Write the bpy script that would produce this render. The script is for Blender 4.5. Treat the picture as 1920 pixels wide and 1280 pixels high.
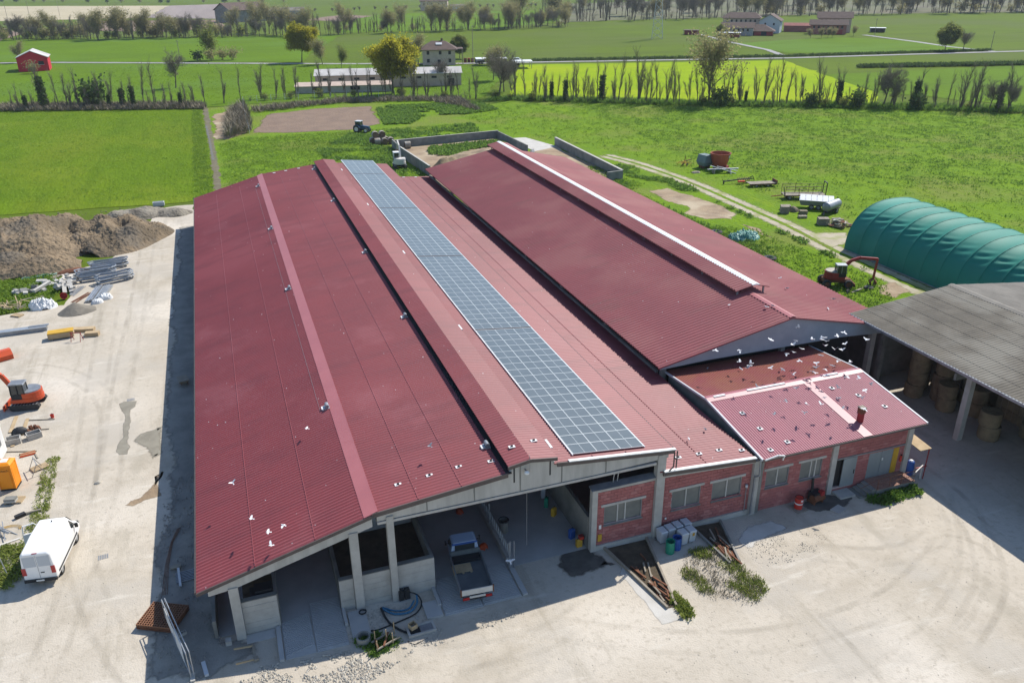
import bpy, bmesh, math, random
import numpy as np
from mathutils import Vector, Matrix, noise

for o in list(bpy.data.objects):
    bpy.data.objects.remove(o)
scene = bpy.context.scene
COL = scene.collection
R = math.radians
random.seed(7)

# ---------------------------------------------------------------- camera
cam_data = bpy.data.cameras.new('camera')
cam = bpy.data.objects.new('camera', cam_data)
COL.objects.link(cam)
cam_data.sensor_width = 36.0
cam_data.lens = 28.66
cam_data.clip_start = 0.5
cam_data.clip_end = 9000.0
yaw, pitch, roll = R(19.425), R(24.50), R(-0.453)
fwd = Vector((math.sin(yaw)*math.cos(pitch), math.cos(yaw)*math.cos(pitch), -math.sin(pitch)))
rgt = Vector((math.cos(yaw), -math.sin(yaw), 0))
upv = rgt.cross(fwd)
r2 = rgt*math.cos(roll) + upv*math.sin(roll)
u2 = -rgt*math.sin(roll) + upv*math.cos(roll)
cam.matrix_world = Matrix(((r2.x, u2.x, -fwd.x, 0), (r2.y, u2.y, -fwd.y, 0), (r2.z, u2.z, -fwd.z, 36.0), (0, 0, 0, 1)))
scene.camera = cam

# ---------------------------------------------------------------- sky and sun
SUN_TO = Vector((0.79, 0.45, 1.0)).normalized()          # direction towards the sun
elev = math.asin(SUN_TO.z)
azim = math.atan2(SUN_TO.x, SUN_TO.y)
world = bpy.data.worlds.new('World')
scene.world = world
world.use_nodes = True
wn = world.node_tree.nodes
wl = world.node_tree.links
wn.clear()
sky = wn.new('ShaderNodeTexSky')
sky.sky_type = 'NISHITA'
sky.sun_disc = False
sky.sun_elevation = elev
sky.sun_rotation = azim
sky.air_density = 1.0
sky.dust_density = 0.25
sky.ozone_density = 2.6
bg = wn.new('ShaderNodeBackground')
bg.inputs['Strength'].default_value = 0.13
wo = wn.new('ShaderNodeOutputWorld')
wl.new(sky.outputs[0], bg.inputs[0])
wl.new(bg.outputs[0], wo.inputs[0])
sun_data = bpy.data.lights.new('sun', 'SUN')
sun_data.energy = 4.6
sun_data.angle = R(0.53)
sun_data.color = (1.0, 0.945, 0.86)
sun = bpy.data.objects.new('sun', sun_data)
COL.objects.link(sun)
sun.rotation_euler = (-SUN_TO).to_track_quat('-Z', 'Y').to_euler()
scene.view_settings.view_transform = 'Standard'
scene.view_settings.look = 'None'
scene.view_settings.exposure = 0.46
scene.view_settings.gamma = 1.0
scene.view_settings.use_curve_mapping = False

# ---------------------------------------------------------------- helpers
def rotz(a):
    return Matrix.Rotation(a, 3, 'Z')

class MB:
    """collects shapes, then links them as one mesh object"""
    def __init__(s):
        s.v = []
        s.f = []
    def add(s, vs, fs):
        o = len(s.v)
        s.v += [tuple(v) for v in vs]
        s.f += [tuple(i + o for i in f) for f in fs]
        return s
    def box(s, c, d, a=0.0, m=None):
        hx, hy, hz = d[0]/2, d[1]/2, d[2]/2
        M = m if m is not None else rotz(a)
        c = Vector(c)
        vs = [c + M @ Vector((x*hx, y*hy, z*hz)) for z in (-1, 1) for y in (-1, 1) for x in (-1, 1)]
        return s.add(vs, [(0, 2, 3, 1), (4, 5, 7, 6), (0, 1, 5, 4), (2, 6, 7, 3), (0, 4, 6, 2), (1, 3, 7, 5)])
    def b2(s, x0, x1, y0, y1, z0, z1):
        return s.box(((x0+x1)/2, (y0+y1)/2, (z0+z1)/2), (abs(x1-x0), abs(y1-y0), abs(z1-z0)))
    def bar(s, p, q, w, h=None, up=(0, 0, 1)):
        p = Vector(p); q = Vector(q); d = q - p
        L = d.length
        if L < 1e-6:
            return s
        d.normalize()
        u = Vector(up)
        if abs(d.dot(u)) > 0.98:
            u = Vector((1, 0, 0))
        sd = d.cross(u).normalized(); u = sd.cross(d)
        M = Matrix((sd, d, u)).transposed()
        return s.box((p+q)/2, (w, L, h or w), m=M)
    def cyl(s, p, q, r0, r1=None, n=10, caps=True):
        p = Vector(p); q = Vector(q); r1 = r0 if r1 is None else r1
        d = (q - p).normalized()
        u = Vector((0, 0, 1)) if abs(d.z) < 0.9 else Vector((1, 0, 0))
        a = d.cross(u).normalized(); b = d.cross(a)
        vs = []
        for c, r in ((p, r0), (q, r1)):
            for i in range(n):
                t = 2*math.pi*i/n
                vs.append(c + a*math.cos(t)*r + b*math.sin(t)*r)
        fs = [(i, (i+1) % n, n+(i+1) % n, n+i) for i in range(n)]
        if caps:
            fs += [tuple(range(n))[::-1], tuple(range(n, 2*n))]
        return s.add(vs, fs)
    def tube(s, pts, r, n=6):
        for i in range(len(pts)-1):
            s.cyl(pts[i], pts[i+1], r, r, n)
        return s
    def lathe(s, prof, c=(0, 0, 0), n=16, sx=1.0, sy=1.0):
        vs = []; fs = []
        for r, z in prof:
            for i in range(n):
                t = 2*math.pi*i/n
                vs.append((c[0]+r*math.cos(t)*sx, c[1]+r*math.sin(t)*sy, c[2]+z))
        for k in range(len(prof)-1):
            for i in range(n):
                j = (i+1) % n
                fs.append((k*n+i, k*n+j, (k+1)*n+j, (k+1)*n+i))
        return s.add(vs, fs)
    def prism(s, poly, axis, a, b):
        """polygon in the two other axes, extruded from a to b along the axis"""
        n = len(poly); vs = []
        for t in (a, b):
            for u, w in poly:
                vs.append({'x': (t, u, w), 'y': (u, t, w), 'z': (u, w, t)}[axis])
        fs = [(i, (i+1) % n, n+(i+1) % n, n+i) for i in range(n)] + [tuple(range(n))[::-1], tuple(range(n, 2*n))]
        return s.add(vs, fs)
    def quad(s, a, b, c, d):
        return s.add([a, b, c, d], [(0, 1, 2, 3)])
    def mesh(s, name, mat, smooth=False, fix=True):
        me = bpy.data.meshes.new(name)
        me.from_pydata(s.v, [], s.f)
        if fix:
            bm = bmesh.new(); bm.from_mesh(me)
            bmesh.ops.recalc_face_normals(bm, faces=bm.faces)
            bm.to_mesh(me); bm.free()
        if mat:
            me.materials.append(mat)
        if smooth:
            me.polygons.foreach_set('use_smooth', [True]*len(me.polygons))
        return me
    def build(s, name, mat, parent=None, smooth=False, fix=True):
        return link(name, s.mesh(name, mat, smooth, fix), parent)

def link(name, me, parent=None):
    o = bpy.data.objects.new(name, me)
    COL.objects.link(o)
    if parent is not None:
        o.parent = parent
    return o

def tag(o, label=None, cat=None, group=None, kind=None):
    if label: o['label'] = label
    if cat: o['category'] = cat
    if group: o['group'] = group
    if kind: o['kind'] = kind
    return o

def thing(name, label, cat, loc=(0, 0, 0), rz=0.0, group=None):
    o = bpy.data.objects.new(name, None)
    o.empty_display_size = 0.3
    COL.objects.link(o)
    o.location = (loc[0], loc[1], loc[2] if len(loc) > 2 else 0)
    o.rotation_euler = (0, 0, rz)
    return tag(o, label, cat, group)

def copy_tree(o, parent=None):
    c = o.copy()
    COL.objects.link(c)
    c.parent = parent
    for ch in list(o.children):
        copy_tree(ch, c)
    return c

def fast_mesh(name, verts, quads, mat):
    me = bpy.data.meshes.new(name)
    verts = np.asarray(verts, np.float32); quads = np.asarray(quads, np.int32)
    k = quads.shape[1]
    me.vertices.add(len(verts)); me.vertices.foreach_set('co', verts.ravel())
    me.loops.add(quads.size); me.loops.foreach_set('vertex_index', quads.ravel())
    me.polygons.add(len(quads)); me.polygons.foreach_set('loop_start', np.arange(0, quads.size, k, dtype=np.int32))
    me.update(calc_edges=True)
    me.shade_flat()
    if mat: me.materials.append(mat)
    return me

# ---------------------------------------------------------------- materials
MATS = {}
def mat(name, col, rough=0.8, metal=0.0, col2=None, scale=1.0, detail=6.0, contrast=0.18, bump=0.0, bscale=None,
        col3=None, scale3=0.2, spec=0.3, stretch=None, coat=0.0, obj=False, bdist=0.05):
    """procedural principled material: a base colour broken up by one or two noises, with optional fine relief"""
    m = bpy.data.materials.new(name); m.use_nodes = True
    nt = m.node_tree; n = nt.nodes; L = nt.links
    b = n['Principled BSDF']
    b.inputs['Roughness'].default_value = rough
    b.inputs['Metallic'].default_value = metal
    b.inputs['Specular IOR Level'].default_value = spec
    if coat:
        b.inputs['Coat Weight'].default_value = coat
    b.inputs['Base Color'].default_value = (*col, 1)
    if obj:
        tc = n.new('ShaderNodeTexCoord'); vec = tc.outputs['Object']
    else:
        tc = n.new('ShaderNodeNewGeometry'); vec = tc.outputs['Position']
    if stretch:
        mp = n.new('ShaderNodeMapping')
        mp.inputs['Scale'].default_value = stretch
        L.new(vec, mp.inputs[0]); vec = mp.outputs[0]
    out = None
    if col2 is not None:
        t = n.new('ShaderNodeTexNoise'); t.inputs['Scale'].default_value = scale; t.inputs['Detail'].default_value = detail
        t.inputs['Roughness'].default_value = 0.62
        L.new(vec, t.inputs['Vector'])
        r = n.new('ShaderNodeMapRange'); r.interpolation_type = 'SMOOTHSTEP'
        r.inputs[1].default_value = 0.5-contrast; r.inputs[2].default_value = 0.5+contrast
        L.new(t.outputs['Fac'], r.inputs[0])
        mx = n.new('ShaderNodeMix'); mx.data_type = 'RGBA'
        mx.inputs[6].default_value = (*col, 1); mx.inputs[7].default_value = (*col2, 1)
        L.new(r.outputs[0], mx.inputs[0]); out = mx.outputs[2]
        if col3 is not None:
            t3 = n.new('ShaderNodeTexNoise'); t3.inputs['Scale'].default_value = scale3; t3.inputs['Detail'].default_value = 5
            L.new(vec, t3.inputs['Vector'])
            r3 = n.new('ShaderNodeMapRange'); r3.interpolation_type = 'SMOOTHSTEP'
            r3.inputs[1].default_value = 0.47; r3.inputs[2].default_value = 0.66
            L.new(t3.outputs['Fac'], r3.inputs[0])
            m3 = n.new('ShaderNodeMix'); m3.data_type = 'RGBA'
            L.new(out, m3.inputs[6]); m3.inputs[7].default_value = (*col3, 1)
            L.new(r3.outputs[0], m3.inputs[0]); out = m3.outputs[2]
        L.new(out, b.inputs['Base Color'])
    if bump:
        t2 = n.new('ShaderNodeTexNoise'); t2.inputs['Scale'].default_value = bscale or scale*4; t2.inputs['Detail'].default_value = 4
        L.new(vec, t2.inputs['Vector'])
        bp = n.new('ShaderNodeBump'); bp.inputs['Strength'].default_value = bump; bp.inputs['Distance'].default_value = bdist
        L.new(t2.outputs['Fac'], bp.inputs['Height']); L.new(bp.outputs[0], b.inputs['Normal'])
    MATS[name] = m
    return m

def leaf_mat(name, c1, c2, scale=0.6, trans=0.35):
    m = mat(name, c1, 0.75, 0, c2, scale, 3, 0.2, spec=0.2)
    nt = m.node_tree; n = nt.nodes; L = nt.links
    b = n['Principled BSDF']; out = [x for x in n if x.type == 'OUTPUT_MATERIAL'][0]
    tr = n.new('ShaderNodeBsdfTranslucent'); mx = n.new('ShaderNodeMixShader'); mx.inputs[0].default_value = trans
    src = b.inputs['Base Color'].links[0].from_socket
    L.new(src, tr.inputs['Color']); L.new(b.outputs[0], mx.inputs[1]); L.new(tr.outputs[0], mx.inputs[2])
    L.new(mx.outputs[0], out.inputs['Surface'])
    return m

M_gravel = mat('yard gravel', (0.485, 0.435, 0.36), 0.95, 0, (0.385, 0.34, 0.272), 0.28, 12, 0.16, 0.6, 9.0, (0.56, 0.51, 0.435), 0.07, 0.1)
M_gravel2 = mat('stone rubble', (0.47, 0.435, 0.37), 0.95, 0, (0.36, 0.33, 0.275), 2.0, 5, 0.2, 0.3, 8)
M_wet = mat('wet ground', (0.19, 0.172, 0.135), 0.7, 0, (0.26, 0.24, 0.19), 0.8, 6, 0.2, 0.3, 6)
M_oil = mat('oil stain', (0.06, 0.056, 0.05), 0.6, 0, (0.13, 0.12, 0.105), 0.9, 6, 0.25)
M_pale = mat('pale cement wash', (0.50, 0.485, 0.45), 0.9, 0, (0.40, 0.38, 0.34), 0.7, 8, 0.25, 0.2, 8)
M_sideshade = mat('painted side shade', (0.20, 0.19, 0.17), 0.95, 0, (0.29, 0.275, 0.24), 0.6, 8, 0.22, 0.5, 7)  # ground colour darkened to carry the shade beside the barn
M_meadow = mat('meadow', (0.092, 0.170, 0.018), 0.95, 0, (0.060, 0.118, 0.020), 0.12, 9, 0.2, 0.9, 1.1, (0.135, 0.195, 0.026), 0.05, 0.05, bdist=0.35)
M_meadow_near = mat('rough grass', (0.140, 0.235, 0.012), 0.95, 0, (0.108, 0.190, 0.016), 0.22, 9, 0.18, 1.0, 1.6, (0.15, 0.19, 0.035), 0.06, 0.05, bdist=0.35)
M_lawn = mat('left field grass', (0.106, 0.172, 0.006), 0.95, 0, (0.082, 0.142, 0.006), 0.16, 10, 0.2, 0.9, 1.6, (0.118, 0.165, 0.010), 0.05, 0.05, bdist=0.3, stretch=(1.0, 0.35, 1.0))
M_field_a = mat('far field green', (0.082, 0.122, 0.012), 0.95, 0, (0.098, 0.145, 0.012), 0.02, 8, 0.2, 0.6, 0.5, (0.095, 0.128, 0.026), 0.011, 0.05, bdist=0.5)
M_field_b = mat('far field bright', (0.100, 0.175, 0.006), 0.95, 0, (0.085, 0.148, 0.008), 0.03, 8, 0.2, 0.6, 0.5, (0.095, 0.170, 0.02), 0.012, 0.05, bdist=0.5)
M_rape = mat('yellow green crop', (0.235, 0.325, 0.003), 0.95, 0, (0.19, 0.285, 0.004), 0.05, 8, 0.2, 0.6, 0.8, (0.25, 0.32, 0.006), 0.02, 0.05, bdist=0.4)
M_plough = mat('ploughed soil', (0.215, 0.150, 0.105), 0.98, 0, (0.165, 0.115, 0.085), 0.25, 8, 0.2, 0.8, 1.4, bdist=0.2)
M_plough2 = mat('far ploughed', (0.20, 0.165, 0.15), 0.98, 0, (0.27, 0.225, 0.20), 0.05, 5, 0.2, 0, stretch=(1, 0.05, 1))
M_stubble = mat('far beige', (0.42, 0.36, 0.24), 0.98, 0, (0.36, 0.31, 0.2), 0.02, 5, 0.2)
M_track = mat('dirt track', (0.42, 0.37, 0.28), 0.97, 0, (0.32, 0.28, 0.20), 0.5, 8, 0.2, 0.4, 5, (0.25, 0.26, 0.10), 0.35)
M_soil = mat('bare soil', (0.33, 0.25, 0.16), 0.97, 0, (0.22, 0.16, 0.105), 0.35, 8, 0.2, 0.6, 3, (0.40, 0.33, 0.23), 0.15, bdist=0.15)
M_mound = mat('mound earth', (0.125, 0.098, 0.066), 0.98, 0, (0.225, 0.17, 0.11), 0.16, 12, 0.13, 1.0, 1.8, (0.14, 0.118, 0.09), 0.22, bdist=0.35)
M_road = mat('country road', (0.30, 0.295, 0.28), 0.9, 0, (0.24, 0.24, 0.23), 0.3)
M_ditch = mat('ditch mud', (0.10, 0.085, 0.05), 0.9, 0, (0.16, 0.14, 0.085), 0.6)
M_water = mat('ditch water', (0.12, 0.12, 0.10), 0.65, 0, spec=0.3)
M_red = mat('roof red', (0.228, 0.044, 0.049), 0.56, 0, (0.195, 0.040, 0.046), 0.25, 8, 0.25, 0, col3=(0.255, 0.056, 0.062), scale3=0.05, spec=0.5)
M_red2 = mat('ridge red', (0.40, 0.125, 0.128), 0.5, 0, (0.36, 0.11, 0.115), 0.3, spec=0.6)
M_tallred = mat('tall roof red', (0.275, 0.075, 0.084), 0.72, 0, (0.235, 0.066, 0.075), 0.22, 9, 0.22, 0, col3=(0.29, 0.10, 0.10), scale3=0.12, spec=0.3)
M_annred = mat('annex roof red', (0.315, 0.095, 0.118), 0.5, 0, (0.27, 0.085, 0.105), 0.35, 8, 0.22, spec=0.6)
M_rust = mat('rusted roof', (0.24, 0.085, 0.05), 0.6, 0, (0.22, 0.05, 0.055), 0.35, 8, 0.2)
M_white = mat('white metal', (0.74, 0.74, 0.72), 0.4, 0, (0.62, 0.62, 0.6), 1.5)
M_trim = mat('brown fascia', (0.085, 0.068, 0.062), 0.55, 0, (0.11, 0.088, 0.08), 1.0)
M_conc = mat('concrete', (0.44, 0.425, 0.39), 0.9, 0, (0.34, 0.325, 0.295), 0.8, 9, 0.2, 0.15, 6)
M_conc_dark = mat('old concrete', (0.24, 0.235, 0.215), 0.92, 0, (0.15, 0.15, 0.135), 0.6, 9, 0.2, 0.2, 5)
M_beam = mat('streaked beam', (0.46, 0.44, 0.405), 0.9, 0, (0.36, 0.345, 0.315), 1.6, 8, 0.2, 0.1, 6, stretch=(1, 1, 0.15))
M_slab = mat('floor slab', (0.42, 0.42, 0.41), 0.85, 0, (0.35, 0.35, 0.34), 0.5, 8, 0.2, 0.1, 8)
M_bed = mat('dark bedding', (0.055, 0.042, 0.028), 1.0, 0, (0.095, 0.075, 0.05), 1.2, 8, 0.2, 0.6, 4)
M_block = mat('red block', (0.37, 0.135, 0.125), 0.9, 0, (0.31, 0.115, 0.108), 1.3, 8, 0.25, 0.3, 12)
M_block_b = mat('red block pale', (0.42, 0.18, 0.165), 0.9, 0, (0.35, 0.14, 0.13), 1.3, 8, 0.25, 0.3, 12)
M_block_c = mat('red block dark', (0.29, 0.11, 0.105), 0.9, 0, (0.34, 0.125, 0.115), 1.3, 8, 0.25, 0.3, 12)
M_mortar = mat('mortar', (0.50, 0.40, 0.37), 0.95, 0, (0.40, 0.29, 0.27), 1.2)
M_glass = mat('dusty glass', (0.12, 0.13, 0.125), 0.35, 0, (0.19, 0.195, 0.18), 0.9, 5, 0.25, spec=0.5)
M_alu = mat('window bars', (0.50, 0.50, 0.48), 0.45, 0.2)
M_gal = mat('galvanised steel', (0.46, 0.48, 0.49), 0.42, 0.6, (0.36, 0.38, 0.4), 2.0)
M_steel = mat('dull steel', (0.30, 0.32, 0.34), 0.5, 0.5, (0.22, 0.23, 0.25), 1.5)
M_door = mat('grey door', (0.27, 0.30, 0.31), 0.55, 0.2, (0.22, 0.25, 0.26), 0.7, stretch=(1, 1, 0.3))
M_pv = mat('solar cells', (0.092, 0.112, 0.120), 0.3, 0, (0.110, 0.130, 0.138), 0.5, 4, 0.25, spec=0.45)
M_pvline = mat('solar frame', (0.58, 0.60, 0.58), 0.35, 0.3)
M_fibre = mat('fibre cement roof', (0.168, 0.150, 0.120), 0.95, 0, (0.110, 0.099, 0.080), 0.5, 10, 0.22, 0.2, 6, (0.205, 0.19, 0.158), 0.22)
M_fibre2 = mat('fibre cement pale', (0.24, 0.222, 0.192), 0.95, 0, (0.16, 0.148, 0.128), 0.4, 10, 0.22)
M_tarp = mat('green tarpaulin', (0.016, 0.190, 0.140), 0.6, 0, (0.012, 0.160, 0.118), 0.25, 6, 0.25, 0, col3=(0.03, 0.215, 0.165), scale3=0.12, spec=0.2)
M_tarp2 = mat('crumpled tarp', (0.03, 0.17, 0.14), 0.4, 0, (0.12, 0.28, 0.25), 1.2, 5, 0.15)
M_hay = mat('hay', (0.25, 0.195, 0.115), 1.0, 0, (0.17, 0.13, 0.08), 1.5, 8, 0.2, 0.6, 9)
M_haydark = mat('old hay', (0.22, 0.18, 0.12), 1.0, 0, (0.31, 0.27, 0.2), 1.2, 8, 0.2, 0.6, 7)
M_baleend = mat('bale end', (0.16, 0.115, 0.075), 1.0, 0, (0.10, 0.07, 0.05), 2.0)
M_wrap = mat('weathered wrap', (0.36, 0.34, 0.30), 0.8, 0, (0.24, 0.20, 0.155), 0.9, 8, 0.2)
M_vanw = mat('white van paint', (0.82, 0.82, 0.81), 0.28, 0, (0.72, 0.71, 0.68), 0.7, 8, 0.25, spec=0.5, coat=0.4)
M_black = mat('black plastic', (0.025, 0.026, 0.028), 0.55)
M_tyre = mat('tyre rubber', (0.035, 0.034, 0.033), 0.85, 0, (0.055, 0.052, 0.048), 3.0)
M_car_glass = mat('vehicle glass', (0.03, 0.036, 0.038), 0.08, 0, spec=0.7)
M_lamp = mat('red lamp', (0.38, 0.02, 0.02), 0.25, 0, spec=0.6)
M_orange = mat('orange red paint', (0.56, 0.085, 0.025), 0.4, 0, (0.47, 0.07, 0.025), 1.0)
M_brightorange = mat('bright orange plastic', (0.80, 0.27, 0.012), 0.45, 0, (0.76, 0.25, 0.012), 0.8)
M_redpaint = mat('faded red paint', (0.30, 0.030, 0.030), 0.5, 0, (0.22, 0.028, 0.028), 1.2)
M_brightred = mat('bright red', (0.55, 0.045, 0.028), 0.5, 0, (0.45, 0.04, 0.028), 1.5)
M_blue = mat('blue plastic', (0.025, 0.085, 0.30), 0.4)
M_green = mat('green plastic', (0.02, 0.22, 0.14), 0.4)
M_yellow = mat('yellow paint', (0.55, 0.33, 0.03), 0.6, 0, (0.45, 0.26, 0.03), 1.2)
M_wood = mat('raw timber', (0.46, 0.35, 0.21), 0.85, 0, (0.36, 0.265, 0.155), 1.6, 6, 0.2, stretch=(1, 1, 4))
M_woodgrey = mat('grey timber', (0.30, 0.265, 0.21), 0.9, 0, (0.22, 0.19, 0.15), 1.6)
M_rusty = mat('rust', (0.19, 0.082, 0.042), 0.85, 0, (0.125, 0.052, 0.03), 2.0, 6, 0.2)
M_tubred = mat('rust red tub', (0.34, 0.085, 0.040), 0.6, 0, (0.27, 0.065, 0.035), 0.9, 6, 0.2, stretch=(1, 1, 0.3))
M_tractor = mat('tractor blue', (0.022, 0.065, 0.115), 0.4)
M_teal = mat('grey teal paint', (0.115, 0.165, 0.165), 0.6, 0, (0.15, 0.20, 0.2), 0.8)
M_beige = mat('dirty beige paint', (0.36, 0.33, 0.27), 0.6, 0, (0.27, 0.245, 0.2), 1.5)
M_truckbed = mat('truck bed', (0.10, 0.115, 0.12), 0.6, 0, (0.14, 0.155, 0.16), 1.2)
M_truckblue = mat('truck roof', (0.33, 0.42, 0.55), 0.3, 0, spec=0.5)
M_offwhite = mat('off white panel', (0.62, 0.59, 0.54), 0.5, 0, (0.54, 0.51, 0.46), 1.2)
M_bin = mat('pale grey bin', (0.48, 0.50, 0.52), 0.5)
M_hose = mat('blue hose', (0.045, 0.16, 0.27), 0.5)
M_plaster = mat('plaster', (0.50, 0.40, 0.33), 0.9, 0, (0.42, 0.335, 0.275), 0.5)
M_plaster2 = mat('pale blue plaster', (0.42, 0.46, 0.50), 0.9)
M_brick_far = mat('red plaster', (0.33, 0.135, 0.105), 0.9, 0, (0.27, 0.11, 0.09), 0.5)
M_barnred = mat('red barn paint', (0.52, 0.018, 0.034), 0.7, 0, (0.44, 0.017, 0.03), 0.3)
M_tile = mat('clay roof tiles', (0.125, 0.085, 0.068), 0.9, 0, (0.09, 0.063, 0.053), 0.6, 6, 0.2, 0.3, 2)
M_darkwin = mat('dark opening', (0.02, 0.02, 0.021), 0.6)
M_bark = mat('bark', (0.14, 0.115, 0.088), 0.95, 0, (0.095, 0.08, 0.063), 0.8)
M_twig = mat('twigs', (0.245, 0.21, 0.165), 0.95, 0, (0.185, 0.157, 0.125), 0.5)
M_twig2 = mat('pale twigs', (0.27, 0.235, 0.175), 0.95, 0, (0.215, 0.195, 0.12), 0.25)
M_dry = mat('dry stalks', (0.25, 0.215, 0.15), 0.95, 0, (0.185, 0.155, 0.105), 0.4)
M_leaf_y = leaf_mat('young oak leaves', (0.40, 0.37, 0.035), (0.31, 0.30, 0.035), 0.5, 0.7)
M_leaf_g = leaf_mat('fresh leaves', (0.22, 0.25, 0.065), (0.165, 0.195, 0.055), 0.4, 0.65)
M_leaf_d = leaf_mat('dark leaves', (0.060, 0.100, 0.030), (0.080, 0.125, 0.038), 0.4, 0.4)
M_leaf_p = leaf_mat('pale budding leaves', (0.31, 0.285, 0.13), (0.25, 0.23, 0.115), 0.3, 0.65)
M_weed = leaf_mat('weeds', (0.165, 0.275, 0.042), (0.132, 0.232, 0.046), 0.35, 0.55)
M_weed2 = leaf_mat('light grass', (0.205, 0.310, 0.036), (0.165, 0.265, 0.032), 0.35, 0.5)
M_pigeon = mat('white feathers', (0.72, 0.72, 0.72), 0.7)
M_pigeon2 = mat('grey feathers', (0.22, 0.23, 0.26), 0.7)
M_text = mat('dark lettering', (0.10, 0.03, 0.01), 0.6)
M_person_sack = mat('white sacking', (0.68, 0.69, 0.68), 0.8, 0, (0.56, 0.57, 0.57), 1.5)
M_terra = mat('terracotta floor', (0.33, 0.19, 0.14), 0.85, 0, (0.25, 0.14, 0.11), 2.0)
M_sand = mat('grey sand', (0.21, 0.19, 0.155), 1.0, 0, (0.155, 0.14, 0.115), 1.0, 10, 0.2, 0.5, 7)
M_gable = mat('grey blue sheet', (0.33, 0.37, 0.41), 0.5, 0.1, (0.28, 0.32, 0.36), 0.6)
M_grid = mat('rusty grid', (0.27, 0.135, 0.075), 0.85, 0, (0.20, 0.095, 0.055), 1.5)

def add_specks(m, col, scale, thr):
    """small pale spots (droppings, chips) of their own shape"""
    nt = m.node_tree; n = nt.nodes; L = nt.links; b = n['Principled BSDF']
    g = n.new('ShaderNodeNewGeometry'); v = n.new('ShaderNodeTexVoronoi'); v.inputs['Scale'].default_value = scale
    L.new(g.outputs['Position'], v.inputs['Vector'])
    nz = n.new('ShaderNodeTexNoise'); nz.inputs['Scale'].default_value = 0.35; L.new(g.outputs['Position'], nz.inputs['Vector'])
    mu = n.new('ShaderNodeMath'); mu.operation = 'MULTIPLY'; mu.inputs[1].default_value = thr*2.0; L.new(nz.outputs['Fac'], mu.inputs[0])
    lt = n.new('ShaderNodeMath'); lt.operation = 'LESS_THAN'; L.new(v.outputs['Distance'], lt.inputs[0]); L.new(mu.outputs[0], lt.inputs[1])
    mx = n.new('ShaderNodeMix'); mx.data_type = 'RGBA'; mx.inputs[7].default_value = (*col, 1)
    old = b.inputs['Base Color'].links[0].from_socket
    L.new(old, mx.inputs[6]); L.new(lt.outputs[0], mx.inputs[0]); L.new(mx.outputs[2], b.inputs['Base Color'])
for m_ in (M_red, M_annred, M_tallred):
    add_specks(m_, (0.55, 0.50, 0.50), 1.1, 0.045)

def layer(m, col, scale, lo, hi, amount, stretch=None, detail=8):
    """one more noise layer over a material's colour"""
    nt = m.node_tree; n = nt.nodes; L = nt.links; b = n['Principled BSDF']
    g = n.new('ShaderNodeNewGeometry'); vec = g.outputs['Position']
    if stretch:
        mp = n.new('ShaderNodeMapping'); mp.inputs['Scale'].default_value = stretch[:3]; mp.inputs['Rotation'].default_value = (0, 0, stretch[3])
        L.new(vec, mp.inputs[0]); vec = mp.outputs[0]
    t = n.new('ShaderNodeTexNoise'); t.inputs['Scale'].default_value = scale; t.inputs['Detail'].default_value = detail; t.inputs['Roughness'].default_value = 0.65
    L.new(vec, t.inputs['Vector'])
    r = n.new('ShaderNodeMapRange'); r.interpolation_type = 'SMOOTHSTEP'; r.inputs[1].default_value = lo; r.inputs[2].default_value = hi; r.inputs[4].default_value = amount
    L.new(t.outputs['Fac'], r.inputs[0])
    mx = n.new('ShaderNodeMix'); mx.data_type = 'RGBA'; mx.inputs[7].default_value = (*col, 1)
    old = b.inputs['Base Color'].links[0].from_socket
    L.new(old, mx.inputs[6]); L.new(r.outputs[0], mx.inputs[0]); L.new(mx.outputs[2], b.inputs['Base Color'])
# the yard: fine grit, grey dusty patches, worn streaks along the ways people drive
layer(M_gravel, (0.30, 0.265, 0.21), 2.6, 0.50, 0.70, 0.55, None, 12)
layer(M_gravel, (0.41, 0.375, 0.32), 0.12, 0.48, 0.62, 0.7)
layer(M_gravel, (0.335, 0.30, 0.24), 0.33, 0.54, 0.66, 0.55, (1.0, 0.3, 1.0, 0.9), 12)
layer(M_gravel, (0.31, 0.275, 0.215), 0.5, 0.55, 0.70, 0.6, (1.0, 0.10, 1.0, 0.06))
layer(M_gravel, (0.56, 0.52, 0.45), 0.8, 0.56, 0.70, 0.6, (0.25, 1.0, 1.0, 0.5))
layer(M_meadow_near, (0.160, 0.240, 0.014), 0.5, 0.5, 0.68, 0.7, (1.0, 0.16, 1.0, 0.87))
layer(M_meadow_near, (0.085, 0.150, 0.020), 1.3, 0.55, 0.68, 0.75)
layer(M_lawn, (0.075, 0.125, 0.006), 0.3, 0.52, 0.68, 0.6, (1.0, 0.12, 1.0, -0.1))
layer(M_lawn, (0.135, 0.185, 0.012), 0.045, 0.5, 0.66, 0.7)
layer(M_field_b, (0.075, 0.130, 0.008), 0.06, 0.5, 0.68, 0.6, (0.25, 1.0, 1.0, 0.3))
layer(M_field_a, (0.075, 0.105, 0.016), 0.05, 0.5, 0.68, 0.7, (0.2, 1.0, 1.0, 0.35))
layer(M_rape, (0.18, 0.27, 0.004), 0.12, 0.5, 0.68, 0.6, (0.15, 1.0, 1.0, 0.5))
layer(M_red, (0.265, 0.075, 0.082), 0.16, 0.52, 0.70, 0.6)
layer(M_red, (0.165, 0.036, 0.042), 0.5, 0.48, 0.72, 0.75, (0.12, 1.0, 1.0, 0.0))
layer(M_tallred, (0.20, 0.085, 0.080), 0.5, 0.52, 0.72, 0.6, (0.10, 1.0, 1.0, 0.0))
layer(M_annred, (0.25, 0.075, 0.085), 0.6, 0.5, 0.72, 0.6, (1.0, 0.12, 1.0, 0.0))
layer(M_block, (0.21, 0.075, 0.070), 0.4, 0.5, 0.7, 0.6)

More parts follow.
